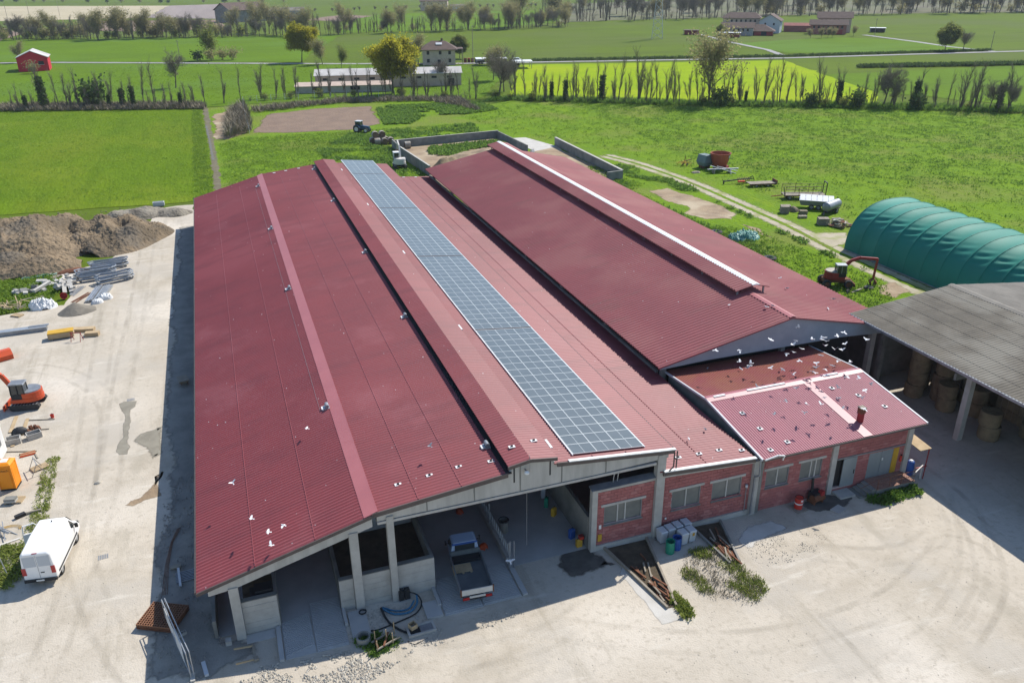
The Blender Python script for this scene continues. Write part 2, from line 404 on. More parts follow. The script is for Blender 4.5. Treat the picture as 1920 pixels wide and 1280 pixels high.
def fade(m):
    """copy of a ground material whose sheet thins out raggedly towards its border"""
    c = m.copy(); c.name = m.name+' thinning'
    nt = c.node_tree; n = nt.nodes; L = nt.links; b = n['Principled BSDF']; out = [x for x in n if x.type == 'OUTPUT_MATERIAL'][0]
    at = n.new('ShaderNodeAttribute'); at.attribute_name = 'cover'
    g = n.new('ShaderNodeNewGeometry'); t = n.new('ShaderNodeTexNoise'); t.inputs['Scale'].default_value = 1.7; t.inputs['Detail'].default_value = 8
    L.new(g.outputs['Position'], t.inputs['Vector'])
    a = n.new('ShaderNodeMath'); a.operation = 'MULTIPLY_ADD'; a.inputs[1].default_value = 1.3; a.inputs[2].default_value = -0.65; L.new(t.outputs['Fac'], a.inputs[0])
    ad = n.new('ShaderNodeMath'); ad.operation = 'ADD'; L.new(at.outputs['Fac'], ad.inputs[0]); L.new(a.outputs[0], ad.inputs[1])
    r = n.new('ShaderNodeMapRange'); r.interpolation_type = 'SMOOTHSTEP'; r.inputs[1].default_value = 0.12; r.inputs[2].default_value = 0.75
    L.new(ad.outputs[0], r.inputs[0])
    tr = n.new('ShaderNodeBsdfTransparent'); mx = n.new('ShaderNodeMixShader')
    L.new(r.outputs[0], mx.inputs[0]); L.new(tr.outputs[0], mx.inputs[1]); L.new(b.outputs[0], mx.inputs[2]); L.new(mx.outputs[0], out.inputs['Surface'])
    return c
def fade_soft(m):
    """copy of a ground material that only tints what it lies on, following 'cover'"""
    c = m.copy(); c.name = m.name+' worn in'
    nt = c.node_tree; n = nt.nodes; L = nt.links; b = n['Principled BSDF']; out = [x for x in n if x.type == 'OUTPUT_MATERIAL'][0]
    at = n.new('ShaderNodeAttribute'); at.attribute_name = 'cover'
    g = n.new('ShaderNodeNewGeometry'); t = n.new('ShaderNodeTexNoise'); t.inputs['Scale'].default_value = 0.45; t.inputs['Detail'].default_value = 6
    L.new(g.outputs['Position'], t.inputs['Vector'])
    r = n.new('ShaderNodeMapRange'); r.inputs[1].default_value = 0.35; r.inputs[2].default_value = 0.65; L.new(t.outputs['Fac'], r.inputs[0])
    mu = n.new('ShaderNodeMath'); mu.operation = 'MULTIPLY'; L.new(at.outputs['Fac'], mu.inputs[0]); L.new(r.outputs[0], mu.inputs[1])
    tr = n.new('ShaderNodeBsdfTransparent'); mx = n.new('ShaderNodeMixShader')
    L.new(mu.outputs[0], mx.inputs[0]); L.new(tr.outputs[0], mx.inputs[1]); L.new(b.outputs[0], mx.inputs[2]); L.new(mx.outputs[0], out.inputs['Surface'])
    return c
M_spoil = mat('grey spoil', (0.155, 0.135, 0.105), 0.98, 0, (0.25, 0.225, 0.18), 0.5, 12, 0.15, 1.0, 2.5, bdist=0.3)
F_wet, F_oil, F_sideshade, F_pale, F_soil, F_track = [fade(x) for x in (M_wet, M_oil, M_sideshade, M_pale, M_soil, M_track)]
M_farroof = mat('pale far roof', (0.52, 0.50, 0.47), 0.6, 0, (0.38, 0.36, 0.34), 0.15, 6, 0.2)
M_oldgrass = leaf_mat('yellowing grass', (0.29, 0.33, 0.075), (0.225, 0.28, 0.06), 0.9, 0.55)

# ---------------------------------------------------------------- the setting: ground, fields, roads
def rough_poly(pts, step=1.0, jit=0.3, seed=1):
    """walks round a polygon in small steps and shifts each step sideways, so that its border is uneven"""
    rnd = random.Random(seed); out = []
    n = len(pts)
    for i in range(n):
        a = Vector((pts[i][0], pts[i][1], 0)); b = Vector((pts[(i+1) % n][0], pts[(i+1) % n][1], 0))
        L = (b-a).length; k = max(1, min(90, int(L/step))); d = (b-a).normalized() if L > 0 else Vector((1, 0, 0))
        sd = Vector((-d.y, d.x, 0))
        for j in range(k):
            p = a.lerp(b, j/k)
            if j:
                p = p + sd*(noise.noise((p.x*0.25+seed, p.y*0.25, seed*3.1))*2.2*jit + rnd.uniform(-jit, jit)*0.6)
            out.append((p.x, p.y))
    return out

def sheet(name, pts, m, z, step=0, jit=0.3, parent=None, kind='structure', seed=1):
    if step:
        pts = rough_poly(pts, step, jit, seed)
    bm = bmesh.new()
    vs = [bm.verts.new((p[0], p[1], z)) for p in pts]
    es = [bm.edges.new((vs[i], vs[(i+1) % len(vs)])) for i in range(len(vs))]
    bmesh.ops.triangle_fill(bm, edges=es, use_beauty=True)
    for f in bm.faces:
        if f.normal.z < 0:
            f.normal_flip()
    me = bpy.data.meshes.new(name); bm.to_mesh(me); bm.free()
    me.materials.append(m)
    o = link(name, me, parent)
    if kind and parent is None:
        o['kind'] = kind
    return o

def soft_sheet(name, pts, m, z, inset, step=0.6, jit=0.12, seed=1):
    """a sheet whose point attribute 'cover' runs from 0 at the border to 1 inside"""
    pts = rough_poly(pts, step, jit, seed); n = len(pts)
    area = sum(pts[i][0]*pts[(i+1) % n][1]-pts[(i+1) % n][0]*pts[i][1] for i in range(n))
    sg = 1 if area > 0 else -1; inner = []
    for i in range(n):
        a, b = Vector(pts[i-1]), Vector(pts[(i+1) % n]); d = (b-a).normalized()
        inner.append((pts[i][0]-d.y*sg*inset, pts[i][1]+d.x*sg*inset))
    bm = bmesh.new()
    vo = [bm.verts.new((p[0], p[1], z)) for p in pts]; vi = [bm.verts.new((p[0], p[1], z)) for p in inner]
    es = [bm.edges.new((vi[i], vi[(i+1) % n])) for i in range(n)]
    bmesh.ops.triangle_fill(bm, edges=es, use_beauty=True)
    for i in range(n):
        try:
            bm.faces.new((vo[i], vo[(i+1) % n], vi[(i+1) % n], vi[i]))
        except ValueError:
            pass
    bm.verts.index_update()
    me = bpy.data.meshes.new(name); bm.to_mesh(me); bm.free()
    at = me.attributes.new('cover', 'FLOAT', 'POINT')
    for k in range(len(me.vertices)):
        at.data[k].value = 0.0 if k < n else 1.0
    me.materials.append(m)
    o = link(name, me); o['kind'] = 'structure'
    return o

def soft_ribbon(name, pts, w, m, z, seed=1, strength=0.8):
    rnd = random.Random(seed); P_ = []
    for i in range(len(pts)-1):
        p0 = Vector((*pts[max(i-1, 0)], 0)); p1 = Vector((*pts[i], 0)); p2 = Vector((*pts[i+1], 0)); p3 = Vector((*pts[min(i+2, len(pts)-1)], 0))
        k = max(3, int((p2-p1).length/1.0))
        for j in range(k):
            t = j/k
            P_.append(0.5*((2*p1)+(-p0+p2)*t+(2*p0-5*p1+4*p2-p3)*t*t+(-p0+3*p1-3*p2+p3)*t**3))
    P_.append(Vector((*pts[-1], 0)))
    rows = []; n = len(P_)
    for i, p in enumerate(P_):
        d = (P_[min(i+1, n-1)]-P_[max(i-1, 0)]).normalized(); sd = Vector((-d.y, d.x, 0))
        rows.append([p+sd*(w*f) for f in (0.5, 0.22, -0.22, -0.5)])
    mb = MB(); mb.v = [(q.x, q.y, z) for r in rows for q in r]
    mb.f = [(i*4+k+1, i*4+k, i*4+k+4, i*4+k+5) for i in range(n-1) for k in range(3)]
    me = mb.mesh(name, m, False, False)
    at = me.attributes.new('cover', 'FLOAT', 'POINT')
    for i in range(n):
        e = min(1.0, i/3.0, (n-1-i)/3.0)
        for k in range(4):
            at.data[i*4+k].value = (0.0 if k in (0, 3) else strength)*e
    o = link(name, me); o['kind'] = 'structure'
    return o

def ribbon(name, pts, w, m, z, jit=0.0, seed=1):
    rnd = random.Random(seed)
    P_ = []
    for i in range(len(pts)-1):
        a = Vector((*pts[i], 0)); b = Vector((*pts[i+1], 0)); k = max(2, int((b-a).length/(w*0.7)))
        P_ += [a.lerp(b, j/k) for j in range(k)]
    P_.append(Vector((*pts[-1], 0)))
    l = []; r = []
    for i, p in enumerate(P_):
        d = (P_[min(i+1, len(P_)-1)]-P_[max(i-1, 0)]).normalized(); sd = Vector((-d.y, d.x, 0))
        l.append(p+sd*(w/2+rnd.uniform(-jit, jit))); r.append(p-sd*(w/2+rnd.uniform(-jit, jit)))
    mb = MB(); n = len(l)
    mb.add([(p.x, p.y, z) for p in l+r], [(n+i, n+i+1, i+1, i) for i in range(n-1)])
    o = mb.build(name, m, fix=False); o['kind'] = 'structure'
    return o

sheet('ground', [(-7000, -300), (7000, -300), (7000, 8000), (-7000, 8000)], M_field_a, -0.06)
sheet('meadow', [(-5, 60), (-2.40,259.59), (18.17,262.35), (85.40,240.43), (130.18,210.45), (173.41,186.27), (203.08,164.19), (330, 60), (330, -60), (56, -60), (56, 60)], M_meadow_near, 0.0, 3, 0.6)
sheet('left_field', [(-160, 330), (-58.5, 279), (-3.15,257.75), (-2.30,216.58), (-1.81,160.60), (-2.5, 149), (-12, 148.5), (-20, 150), (-36, 151), (-160, 150)], M_lawn, 0.01, 2, 0.35)
sheet('hedge_field', [(-300, 352), (-58.5, 281), (-3.11,262.06), (24.56,263.25), (77.78,248.47), (118.67,330.54), (53.42,365.94), (-65.86,423.11), (-300, 500)], M_field_b, 0.02, 6, 0.8)
sheet('road_field', [(-300, 506), (-66.94,431.03), (37.53,382.46), (55.93,452.55), (80.49,540.34), (30.62,554.36), (-114.53,590.50), (-330, 660)], M_field_b, 0.03, 8, 1.0)
sheet('crop_field', [(121.48,333.79), (232.10,306.27), (213.41,257.30), (197.90,213.82), (177.24,188.89), (132.32,214.01), (86.15,244.99)], M_rape, 0.04, 4, 0.7)
sheet('house_field', [(259.57,387.30), (253.52,331.28), (345.98,301.19), (354.38,366.07), (334.12,400.68)], M_field_b, 0.05, 6, 0.8)
sheet('strip_field', [(197.90,213.82), (213.41,257.30), (308.05,252.01), (215.49,173.14)], M_field_b, 0.045, 6, 0.8)
sheet('stubble_field', [(-520, 820), (-157.22,828.24), (-46.02,824.84), (-31.98,1117.87), (-226.53,1214.25), (-700, 1200)], M_stubble, 0.05, 20, 2)
sheet('far_ploughed_field', [(-45.13,824.37), (-31.98,1117.87), (46.07,1146.76), (22.86,770.12)], M_plough2, 0.06, 20, 2)
sheet('far_ploughed_strip', [(-87.52,664.97), (-84.91,791.02), (18.40,763.51), (14.93,651.72), (-26.51,623.70)], M_plough, 0.07, 10, 2)
sheet('far_ploughed_corner', [(-330, 640), (-111.97,576.21), (-111.62,642.89), (-139.26,728.20), (-330, 800)], M_plough, 0.07, 10, 2)
sheet('orchard_strip', [(76.86,724.46), (120.33,797.08), (143.08,764.04), (104.28,693.64)], M_plough, 0.06, 10, 2)
sheet('far_meadow', [(83.46,559.46), (104.28,693.64), (159.37,797.81), (303.01,789.98), (261.16,612.89), (174.58,554.27)], M_field_b, 0.04, 12, 2)
soft_sheet('ploughed_plot', [(7.54,212.62), (11.87,234.63), (14.28,242.35), (28.80,246.76), (43.65,245.01), (40.29,214.10), (33.12,207.83), (18.65,208.93)], fade(M_plough), 0.03, 1.2, 1.5, 0.4)
soft_sheet('dry_verge', [(-1.25,207.25), (-0.74,246.50), (5.53,254.18), (8.33,245.79), (7.01,214.39), (2.31,205.83)], F_soil, 0.03, 1.0, 1.5, 0.5)
ribbon('road', [(-300, 500), (-66.39,427.03), (53.76,368.12), (100.12,348.92), (130.98,341.26), (239.79,312.92), (342.72,298.25), (560, 262)], 4.2, M_road, 0.08, 0.2)
ribbon('house_lane', [(342.72,298.25), (344.04,327.25), (351.62,355.72), (360.97,405.98)], 3.6, M_road, 0.09, 0.2)
ribbon('field_lane', [(242.51,319.57), (254.46,348.85), (263.36,393.05), (282.38,463.29)], 3.2, M_road, 0.09, 0.2)
ribbon('ditch', [(-2.51,262.92), (-2.12,228.69), (-1.77,198.55), (-1.44,160.46), (-1.5, 152)], 1.3, M_ditch, 0.02, 0.35, 3)
ribbon('ditch_water', [(-2.64,228.90), (-2.11,205.47), (-1.74,183.24)], 0.4, M_water, 0.03, 0.15, 3)

# the gravel yard, with the concrete and stains that lie on it
sheet('yard', [(-5.59,146.20), (-8.48,146.58), (-11.31,145.50), (-11.98,139.57), (-13.35,130.78), (-14.64,123.02), (-18.48,117.60), (-22.35,115.88), (-22.04,111.46), (-19.67,107.93), (-20.27,103.04), (-23.65,102.88), (-26.82,101.98), (-60, 98), (-60, -20),
               (140, -20), (140, 57.5), (80, 58), (57, 60), (30, 60), (-4.5, 60), (-4.5, 134)], M_gravel, 0.012, 1.2, 0.35)
soft_sheet('side_shade_sheet', [(-8.4, 38.5), (-7.9, 60), (-8.3, 80), (-8.0, 133), (-4.0, 133), (-4.0, 40.5), (-2, 39.8), (-2.2, 38.3), (-5, 37.2)], F_sideshade, 0.018, 0.9, 1.5, 0.4, seed=4)  # darker sheet following the barn's cast shadow, shade put into its colour
soft_ribbon('track', [(76.35,158.15), (79.29,146.34), (80.78,128.37), (80.45,111.11), (80.10,99.41), (78.82,88.16), (78.28,77.29), (78.16,69.65), (79, 60)], 4.6, F_track, 0.012, 2, 1.0)
soft_ribbon('track_verge', [(76.35,158.15), (79.29,146.34), (80.78,128.37), (80.45,111.11), (80.10,99.41), (78.82,88.16), (78.28,77.29), (78.27,70.18)], 1.1, fade(M_meadow_near), 0.02, 4, 0.8)
soft_sheet('track_turn', [(79.75,98.94), (81.88,95.46), (86.30,93.77), (83.06,89.70), (79.14,88.55), (78.77,92.70)], F_track, 0.016, 0.7, 1, 0.3, seed=5)
soft_sheet('bare_soil', [(70.61,126.81), (75.03,127.60), (76.51,121.28), (77.54,112.60), (76.76,108.05), (74.39,105.67), (70.43,107.20), (68.82,111.78), (71.30,114.30), (70.05,119.16)], F_soil, 0.014, 0.7, 1, 0.4, seed=6)
soft_sheet('bare_soil_patch', [(74.13,103.24), (75.45,100.29), (74.37,95.49), (73.13,97.66)], F_soil, 0.014, 0.5, 1, 0.3, seed=7)
soft_sheet('bare_soil_corner', [(74.23,74.65), (77.53,74.63), (76.73,70.95), (73.25,70.00), (72.49,71.79)], F_soil, 0.014, 0.6, 1, 0.3, seed=8)
for k, pts in enumerate(([(-12.22,74.15), (-11.80,74.53), (-10.59,74.19), (-10.62,73.02), (-11.04,72.54), (-10.81,70.20), (-10.90,68.10), (-10.92,66.45), (-10.62,65.62), (-10.80,64.45), (-11.53,64.55), (-11.87,65.37), (-11.76,66.57), (-11.41,67.54), (-11.63,69.52), (-11.55,71.48), (-11.95,72.88)],
                         [(-10.68,66.54), (-10.08,67.80), (-9.32,68.09), (-8.26,68.57), (-7.99,63.59), (-8.90,62.90), (-9.61,65.06)])):
    soft_sheet('water_stain', pts, F_wet, 0.022+0.004*k, 0.22 if k == 0 else 0.5, 0.4, 0.08, seed=9+k)
soft_sheet('dirt_stain', [(-10.61,56.89), (-9.55,57.65), (-8.85,58.88), (-8.23,60.84), (-7.96,57.21), (-9.04,57.03), (-9.93,56.50)], F_soil, 0.022, 0.3, 0.6, 0.15, seed=12)
soft_sheet('oil_stain', [(16.89,39.72), (18.03,41.35), (18.70,41.72), (19.46,41.62), (19.72,41.03), (20.34,39.61), (20.92,38.36), (19.81,38.09), (18.24,38.00), (17.51,38.05), (17.12,38.63)], F_oil, 0.022, 0.6, 0.5, 0.12, seed=13)
soft_sheet('machine_stain', [(36.09,39.94), (38.81,40.37), (40.82,39.27), (39.53,38.32), (36.84,38.49)], F_oil, 0.022, 0.4, 0.5, 0.12, seed=14)
soft_sheet('cement_apron', [(20.52,37.55), (21.04,38.20), (22.44,34.26), (22.17,32.49), (20.86,32.50), (20.82,34.80)], F_pale, 0.022, 0.2, 0.6, 0.06, seed=15)
soft_sheet('cement_spill', [(29.61,37.90), (31.30,38.99), (33.45,38.86), (33.87,37.73), (31.82,37.22), (29.77,36.75)], F_pale, 0.022, 0.4, 0.5, 0.2, seed=16)

# tyre tracks worn into the yard: slightly darker, finer soil pressed flat
M_rut = mat('pressed gravel', (0.33, 0.295, 0.235), 0.95, 0, (0.40, 0.365, 0.30), 0.9, 8, 0.2, 0.5, 9)
F_rut = fade_soft(M_rut)
rt_ = random.Random(8)
ways = [[(28.6, 34), (29.4, 30.5), (29.6, 27), (29.2, 23)], [(14, 35), (20, 31.5), (27, 29.2), (36, 29.6), (44, 33)], [(16, 25), (24, 24.4), (33, 25.4), (42, 29.5), (49, 37)], [(-12, 128), (-12, 100), (-12.2, 80), (-12, 62), (-13, 48), (-14.5, 36)],
        [(-15, 100), (-14.6, 84), (-14, 66), (-13, 52), (-10, 42), (-6, 34)], [(-22, 86), (-17, 82), (-13, 74), (-12, 60)], [(33, 35.5), (38, 33), (43, 33.6), (46, 38)], [(5, 36), (9, 34.2), (14, 34), (19, 36)], [(-9, 36), (-2, 32.5), (6, 32), (14, 33)], [(48, 44), (47.5, 36), (43, 29), (36, 25)], [(40, 30), (43, 29.2), (44.2, 31.5), (42, 33.4), (39.6, 32.4)]]
for k, pts in enumerate(ways):
    for off in (-0.85, 0.85):
        q = []
        for i, p in enumerate(pts):
            a = Vector(pts[max(i-1, 0)]); b = Vector(pts[min(i+1, len(pts)-1)]); d = (b-a).normalized()
            q.append((p[0]-d.y*off, p[1]+d.x*off))
        soft_ribbon('tyre_track', q, 0.55, F_rut, 0.0145+0.0003*k, 20+k, rt_.uniform(0.10, 0.24))

def heap(name, c, rx, ry, h, m, seed, ang=0.0, power=0.9, rough=0.35, n=46, sharp=0.0, crumple=0.0):
    """an uneven heap of loose material, a height field on an oval base"""
    rnd = random.Random(seed); vs = []; idx = {}; fs = []
    ca, sa = math.cos(ang), math.sin(ang)
    for j in range(n+1):
        for i in range(n+1):
            u = i/n*2-1; v = j/n*2-1
            r = math.hypot(u, v)
            wob = 1+0.28*noise.noise((math.atan2(v, u)*1.1+seed, seed*1.7, 0.3))
            t = max(0.0, 1-(r/wob)**2) if not sharp else max(0.0, 1-(r/wob))
            x = u*rx; y = v*ry
            z = h*t**power*(1+rough*noise.noise((x*0.45/max(1, rx*0.16)+seed, y*0.45/max(1, rx*0.16), seed)))
            if t > 0:
                z += 0.10*h*rough*noise.noise((x*2.1, y*2.1, seed*2.0))*min(1, t*4)+0.05*rough*rnd.uniform(-1, 1)*min(1, h)
            if crumple and t > 0:
                z += crumple*h*(abs(noise.noise((x*3.1+seed, y*3.1, seed)))-0.2+0.6*abs(noise.noise((x*7.0, y*7.0, seed*1.9))))*min(1, t*3)
            idx[i, j] = len(vs)
            vs.append((x*ca-y*sa, x*sa+y*ca, z-0.03))
    for j in range(n):
        for i in range(n):
            q = (idx[i, j], idx[i+1, j], idx[i+1, j+1], idx[i, j+1])
            if max(vs[a][2] for a in q) > -0.025:
                fs.append(q)
    mb = MB(); mb.v = vs; mb.f = fs
    o = mb.build(name, m, None, True, False)
    o.location = (c[0], c[1], 0.01)
    return o

tag(heap('earth_mound', (-29.5, 131.5), 13.5, 10.5, 3.3, M_mound, 3, 0.1, 0.8, 0.8, 130, crumple=0.16), 'long dark brown earth mound at the left frame edge before the green field', 'earth mound')
tag(heap('earth_mound', (-16.8, 130.5), 8.0, 8.0, 2.2, M_mound, 5, 0.9, 0.8, 0.9, 110, crumple=0.22), 'middle brown earth mound with rubble, right of the long one', 'earth mound')
tag(heap('earth_mound', (-27.5, 119.0), 7.5, 4.0, 1.9, M_mound, 8, 0.05, 0.8, 0.7, 80, crumple=0.25), 'low clod heap in front of the long earth mound', 'earth mound')
tag(heap('earth_mound', (-14.5, 142.0), 6.0, 3.0, 1.3, M_spoil, 11, 0.3, 0.8, 0.7, 50), 'grey stony spoil heap by the end of the green field', 'earth mound')
tag(heap('earth_mound', (-9.0, 141.5), 3.2, 2.2, 0.8, M_spoil, 13, 0.0, 0.8, 0.7, 40), 'small grey stone heap beside the far barn corner', 'earth mound')
tag(heap('sand_pile', (-18.66,100.47), 2.1, 1.7, 1.15, M_sand, 17, 0.2, 1.0, 0.25, 40, 1.0), 'small pointed grey sand pile in front of the steel stack', 'sand pile')

# loose scatter nobody could count
def scatter_stones(name, poly, count, s0, s1, m, seed, label):
    rnd = np.random.RandomState(seed)
    poly = np.array(poly); lo = poly.min(0); hi = poly.max(0)
    base = np.array([(1, 0, 0), (-1, 0, 0), (0, 1, 0), (0, -1, 0), (0, 0, 1), (0, 0, -1)], float)
    tri = np.array([(0, 2, 4), (2, 1, 4), (1, 3, 4), (3, 0, 4), (2, 0, 5), (1, 2, 5), (3, 1, 5), (0, 3, 5)])
    P_ = pts_in(poly, count*2, rnd)
    k_ = np.array([noise.noise((p[0]*0.7, p[1]*0.7, seed*1.3))+0.4*noise.noise((p[0]*2.3, p[1]*2.3, seed)) for p in P_])
    P_ = P_[k_ > -0.02]
    V = []; F = []
    for i, p in enumerate(P_):
        s = s0+(s1-s0)*rnd.rand()**3
        b = base*(s*(0.6+0.6*rnd.rand(6, 1)))*np.array([1, 1, 0.65])
        a = rnd.rand()*6.28; c, q = math.cos(a), math.sin(a)
        b = b@np.array([[c, q, 0], [-q, c, 0], [0, 0, 1]])
        V.append(b+np.array([p[0], p[1], 0.02+s*0.2])); F.append(tri+6*i)
    o = link(name, fast_mesh(name, np.concatenate(V), np.concatenate(F), m))
    return tag(o, label, 'stones', None, 'stuff')

def inside(poly, q):
    x, y = q[:, 0], q[:, 1]; n = len(poly); r = np.zeros(len(q), bool); j = n-1
    for i in range(n):
        xi, yi = poly[i]; xj, yj = poly[j]
        c = ((yi > y) != (yj > y)) & (x < (xj-xi)*(y-yi)/(yj-yi+1e-12)+xi)
        r ^= c; j = i
    return r

def pts_in(poly, count, rnd):
    poly = np.array(poly); lo = poly.min(0); hi = poly.max(0); out = np.zeros((0, 2))
    while len(out) < count:
        q = lo+(hi-lo)*rnd.rand(count*2, 2)
        out = np.concatenate([out, q[inside(poly, q)]])
    return out[:count]

def scatter_blades(name, poly, count, h0, h1, spread, m, seed, label, blades=6, patch=0.0, patch_scale=0.15, cat='grass', wide=0.35, rows=None):
    """many small leaning leaves on the ground, thicker where a noise is high"""
    rnd = np.random.RandomState(seed)
    P_ = pts_in(poly, count, rnd)
    if rows is not None:                       # planted or windrowed lines
        a, gap = rows
        d = np.array([-math.sin(a), math.cos(a)]); t = P_@d
        P_ = P_-np.outer((t-np.round(t/gap)*gap)*0.75, d)
    if patch:
        k = np.array([noise.noise((p[0]*patch_scale, p[1]*patch_scale, seed)) + 0.5*noise.noise((p[0]*patch_scale*3, p[1]*patch_scale*3, seed+5)) for p in P_])
        P_ = P_[k > patch]
    n = len(P_)
    V = np.zeros((n, blades, 3, 3)); a = rnd.rand(n, blades)*6.283
    h = h0+(h1-h0)*rnd.rand(n, 1)**1.5*np.ones((1, blades))*(0.6+0.6*rnd.rand(n, blades))
    c = np.stack([P_[:, None, 0]+spread*(rnd.rand(n, blades)-.5), P_[:, None, 1]+spread*(rnd.rand(n, blades)-.5)], -1)
    lean = 0.35+0.5*rnd.rand(n, blades)
    dx, dy = np.cos(a), np.sin(a); w = wide*h
    V[:, :, 0, 0] = c[..., 0]-dy*w; V[:, :, 0, 1] = c[..., 1]+dx*w; V[:, :, 0, 2] = 0.02+h*0.25
    V[:, :, 1, 0] = c[..., 0]+dy*w; V[:, :, 1, 1] = c[..., 1]-dx*w; V[:, :, 1, 2] = 0.02+h*0.25
    V[:, :, 2, 0] = c[..., 0]+dx*h*lean; V[:, :, 2, 1] = c[..., 1]+dy*h*lean; V[:, :, 2, 2] = 0.02+h
    F = np.arange(n*blades*3).reshape(-1, 3)
    o = link(name, fast_mesh(name, V.reshape(-1, 3), F, m))
    return tag(o, label, cat, None, 'stuff')

scatter_stones('gravel', [(-3, 37.6), (1, 37.1), (5, 36.8), (6.5, 35.6), (3, 34), (-2, 34.5), (-6, 36.5)], 2600, 0.02, 0.12, M_gravel2, 1, 'loose pale stones along the front edge of the ramp')
scatter_stones('gravel', [(4, 39.8), (7, 40), (7.6, 37.2), (9, 36.8), (14.5, 37.4), (15.5, 36.5), (8, 35.5), (4.4, 36.6)], 1100, 0.02, 0.10, M_gravel2, 2, 'broken stone between the two concrete ramps')
scatter_stones('gravel', [(-8, 39), (-7.8, 60), (-5.2, 60), (-5.2, 44), (-3.5, 38.6)], 1900, 0.02, 0.09, M_sideshade, 3, 'dark loose stones in the shade beside the red barn')  # stones share the shade-dark colour of the side sheet
scatter_stones('gravel', [(30, 37.5), (34, 37.6), (36, 36), (33, 34.5), (29.5, 35)], 520, 0.015, 0.06, M_gravel2, 4, 'scattered stones in front of the red block wall')
scatter_stones('gravel', [(-40, 112), (-38, 150), (-10, 148), (-11, 132), (-17, 120), (-26, 114)], 700, 0.05, 0.22, M_spoil, 5, 'stones lying over the earth mounds')
scatter_stones('gravel', [(-17, 38), (-9, 38), (-9, 100), (-18, 100)], 500, 0.012, 0.05, M_gravel2, 6, 'small stones on the pale side road')
scatter_stones('gravel', [(14, 22), (50, 22), (50, 37), (14, 36)], 900, 0.012, 0.045, M_gravel2, 7, 'small stones on the front yard')

scatter_blades('weeds', [(100, 232), (196, 170), (240, 120), (160, 96), (100, 120), (92, 150)], 11000, 0.15, 0.42, 1.3, M_weed, 11, 'dark weedy tufts over the right meadow', 6, -0.22, 0.09, rows=(2.43, 2.6))
scatter_blades('grass', [(60, 232), (110, 228), (196, 172), (250, 110), (150, 60), (95, 84), (86, 130), (80, 160), (66, 190)], 11000, 0.15, 0.45, 1.2, M_weed2, 12, 'light green grass tufts of the right meadow', 6)
scatter_blades('weeds', [(75.6, 78), (77.2, 78), (77.9, 100), (79.2, 128), (76.5, 146), (72, 150), (71.5, 140), (75.5, 131), (77.2, 118), (77.0, 100)], 1900, 0.15, 0.5, 1.0, M_weed, 13, 'tall dark weeds between the far barn and the dirt track', 7, 0.02, 0.25)
scatter_blades('grass', [(57, 62), (68, 62), (76, 76), (74, 100), (69, 104), (68, 128), (72, 131), (70, 150), (58, 130)], 5000, 0.12, 0.36, 0.9, M_weed2, 14, 'light grass beside the far barn', 6)
scatter_blades('weeds', [(22, 150), (36, 150), (37, 186), (60, 192), (62, 205), (30, 202), (20, 186)], 4200, 0.25, 0.7, 1.0, M_weed, 15, 'leafy weeds behind the red barn', 7, -0.02, 0.12)
scatter_blades('grass', [(-0.5, 138), (34, 138), (36, 196), (60, 196), (62, 206), (4, 206), (0, 200)], 7000, 0.15, 0.4, 1.2, M_weed2, 16, 'light grass behind the red barn', 6)
scatter_blades('crop_plants', [(44.28,242.56), (74.76,238.95), (75.24,224.51), (65.79,220.30), (54.43,222.99), (47.23,211.29), (40.74,212.20)], 5200, 0.3, 0.8, 0.9, M_weed, 17, 'dense dark green vegetable bed beyond the barn', 8, -0.35, 0.1, cat='crop')
scatter_blades('grass', [(-90, 170), (-4, 150), (-2.6, 205), (-3.6, 256), (-58, 276), (-90, 280)], 9000, 0.12, 0.32, 1.4, M_weed2, 18, 'short grass of the left field', 5)
scatter_blades('grass', [(-5.5, 149), (-2.2, 149), (-2.8, 205), (-3.8, 256), (-6, 256)], 1100, 0.15, 0.4, 0.9, M_weed2, 19, 'pale rank grass along the ditch', 6)
scatter_blades('grass', [(-16.9, 66), (-16.1, 66), (-15.7, 55), (-16.9, 54)], 300, 0.08, 0.22, 0.4, M_oldgrass, 20, 'narrow grass strip between the side road and the building site', 7)
scatter_blades('grass', [(-20, 55), (-16.6, 54.2), (-15.9, 51.4), (-17, 49.8), (-20, 50.4)], 650, 0.10, 0.30, 0.6, M_oldgrass, 21, 'green grass patch left of the white van', 7)
scatter_blades('grass', [(26.0, 37.9), (27.7, 37.9), (28.5, 35.2), (28.9, 33.2), (27.3, 32.1), (26.3, 34.2)], 620, 0.10, 0.30, 0.5, M_oldgrass, 22, 'coarse grass clump growing beside the pit', 8, -0.05, 0.7, wide=0.16)
scatter_blades('grass', [(24.3, 36.4), (25.4, 36.2), (25.4, 33.6), (24.7, 34.0)], 170, 0.08, 0.24, 0.45, M_oldgrass, 23, 'thin grass strip between the two pits', 8, -0.05, 0.8, wide=0.16)
scatter_blades('grass', [(22.4, 34.4), (23.1, 34.6), (23.2, 32.6), (22.5, 32.4)], 130, 0.10, 0.32, 0.4, M_oldgrass, 24, 'grass clump at the tip of the left pit', 8)
scatter_blades('grass', [(3.2, 37.7), (4.6, 37.6), (6.0, 36.4), (4.0, 35.9)], 240, 0.08, 0.25, 0.4, M_weed, 25, 'weeds by the concrete pad of the ramp', 7)
scatter_blades('weeds', [(41.2, 38.4), (45.9, 38.8), (46.0, 37.8), (42, 37.5)], 170, 0.12, 0.4, 0.5, M_weed, 26, 'dark weeds along the foot of the tiled platform', 8)
scatter_blades('grass', [(-29.49,116.83), (-23.15,116.18), (-21.43,108.60), (-23.06,102.65), (-26.89,102.35), (-32, 112)], 1500, 0.15, 0.4, 0.8, M_weed2, 27, 'grass growing through the rubble on the left', 6)
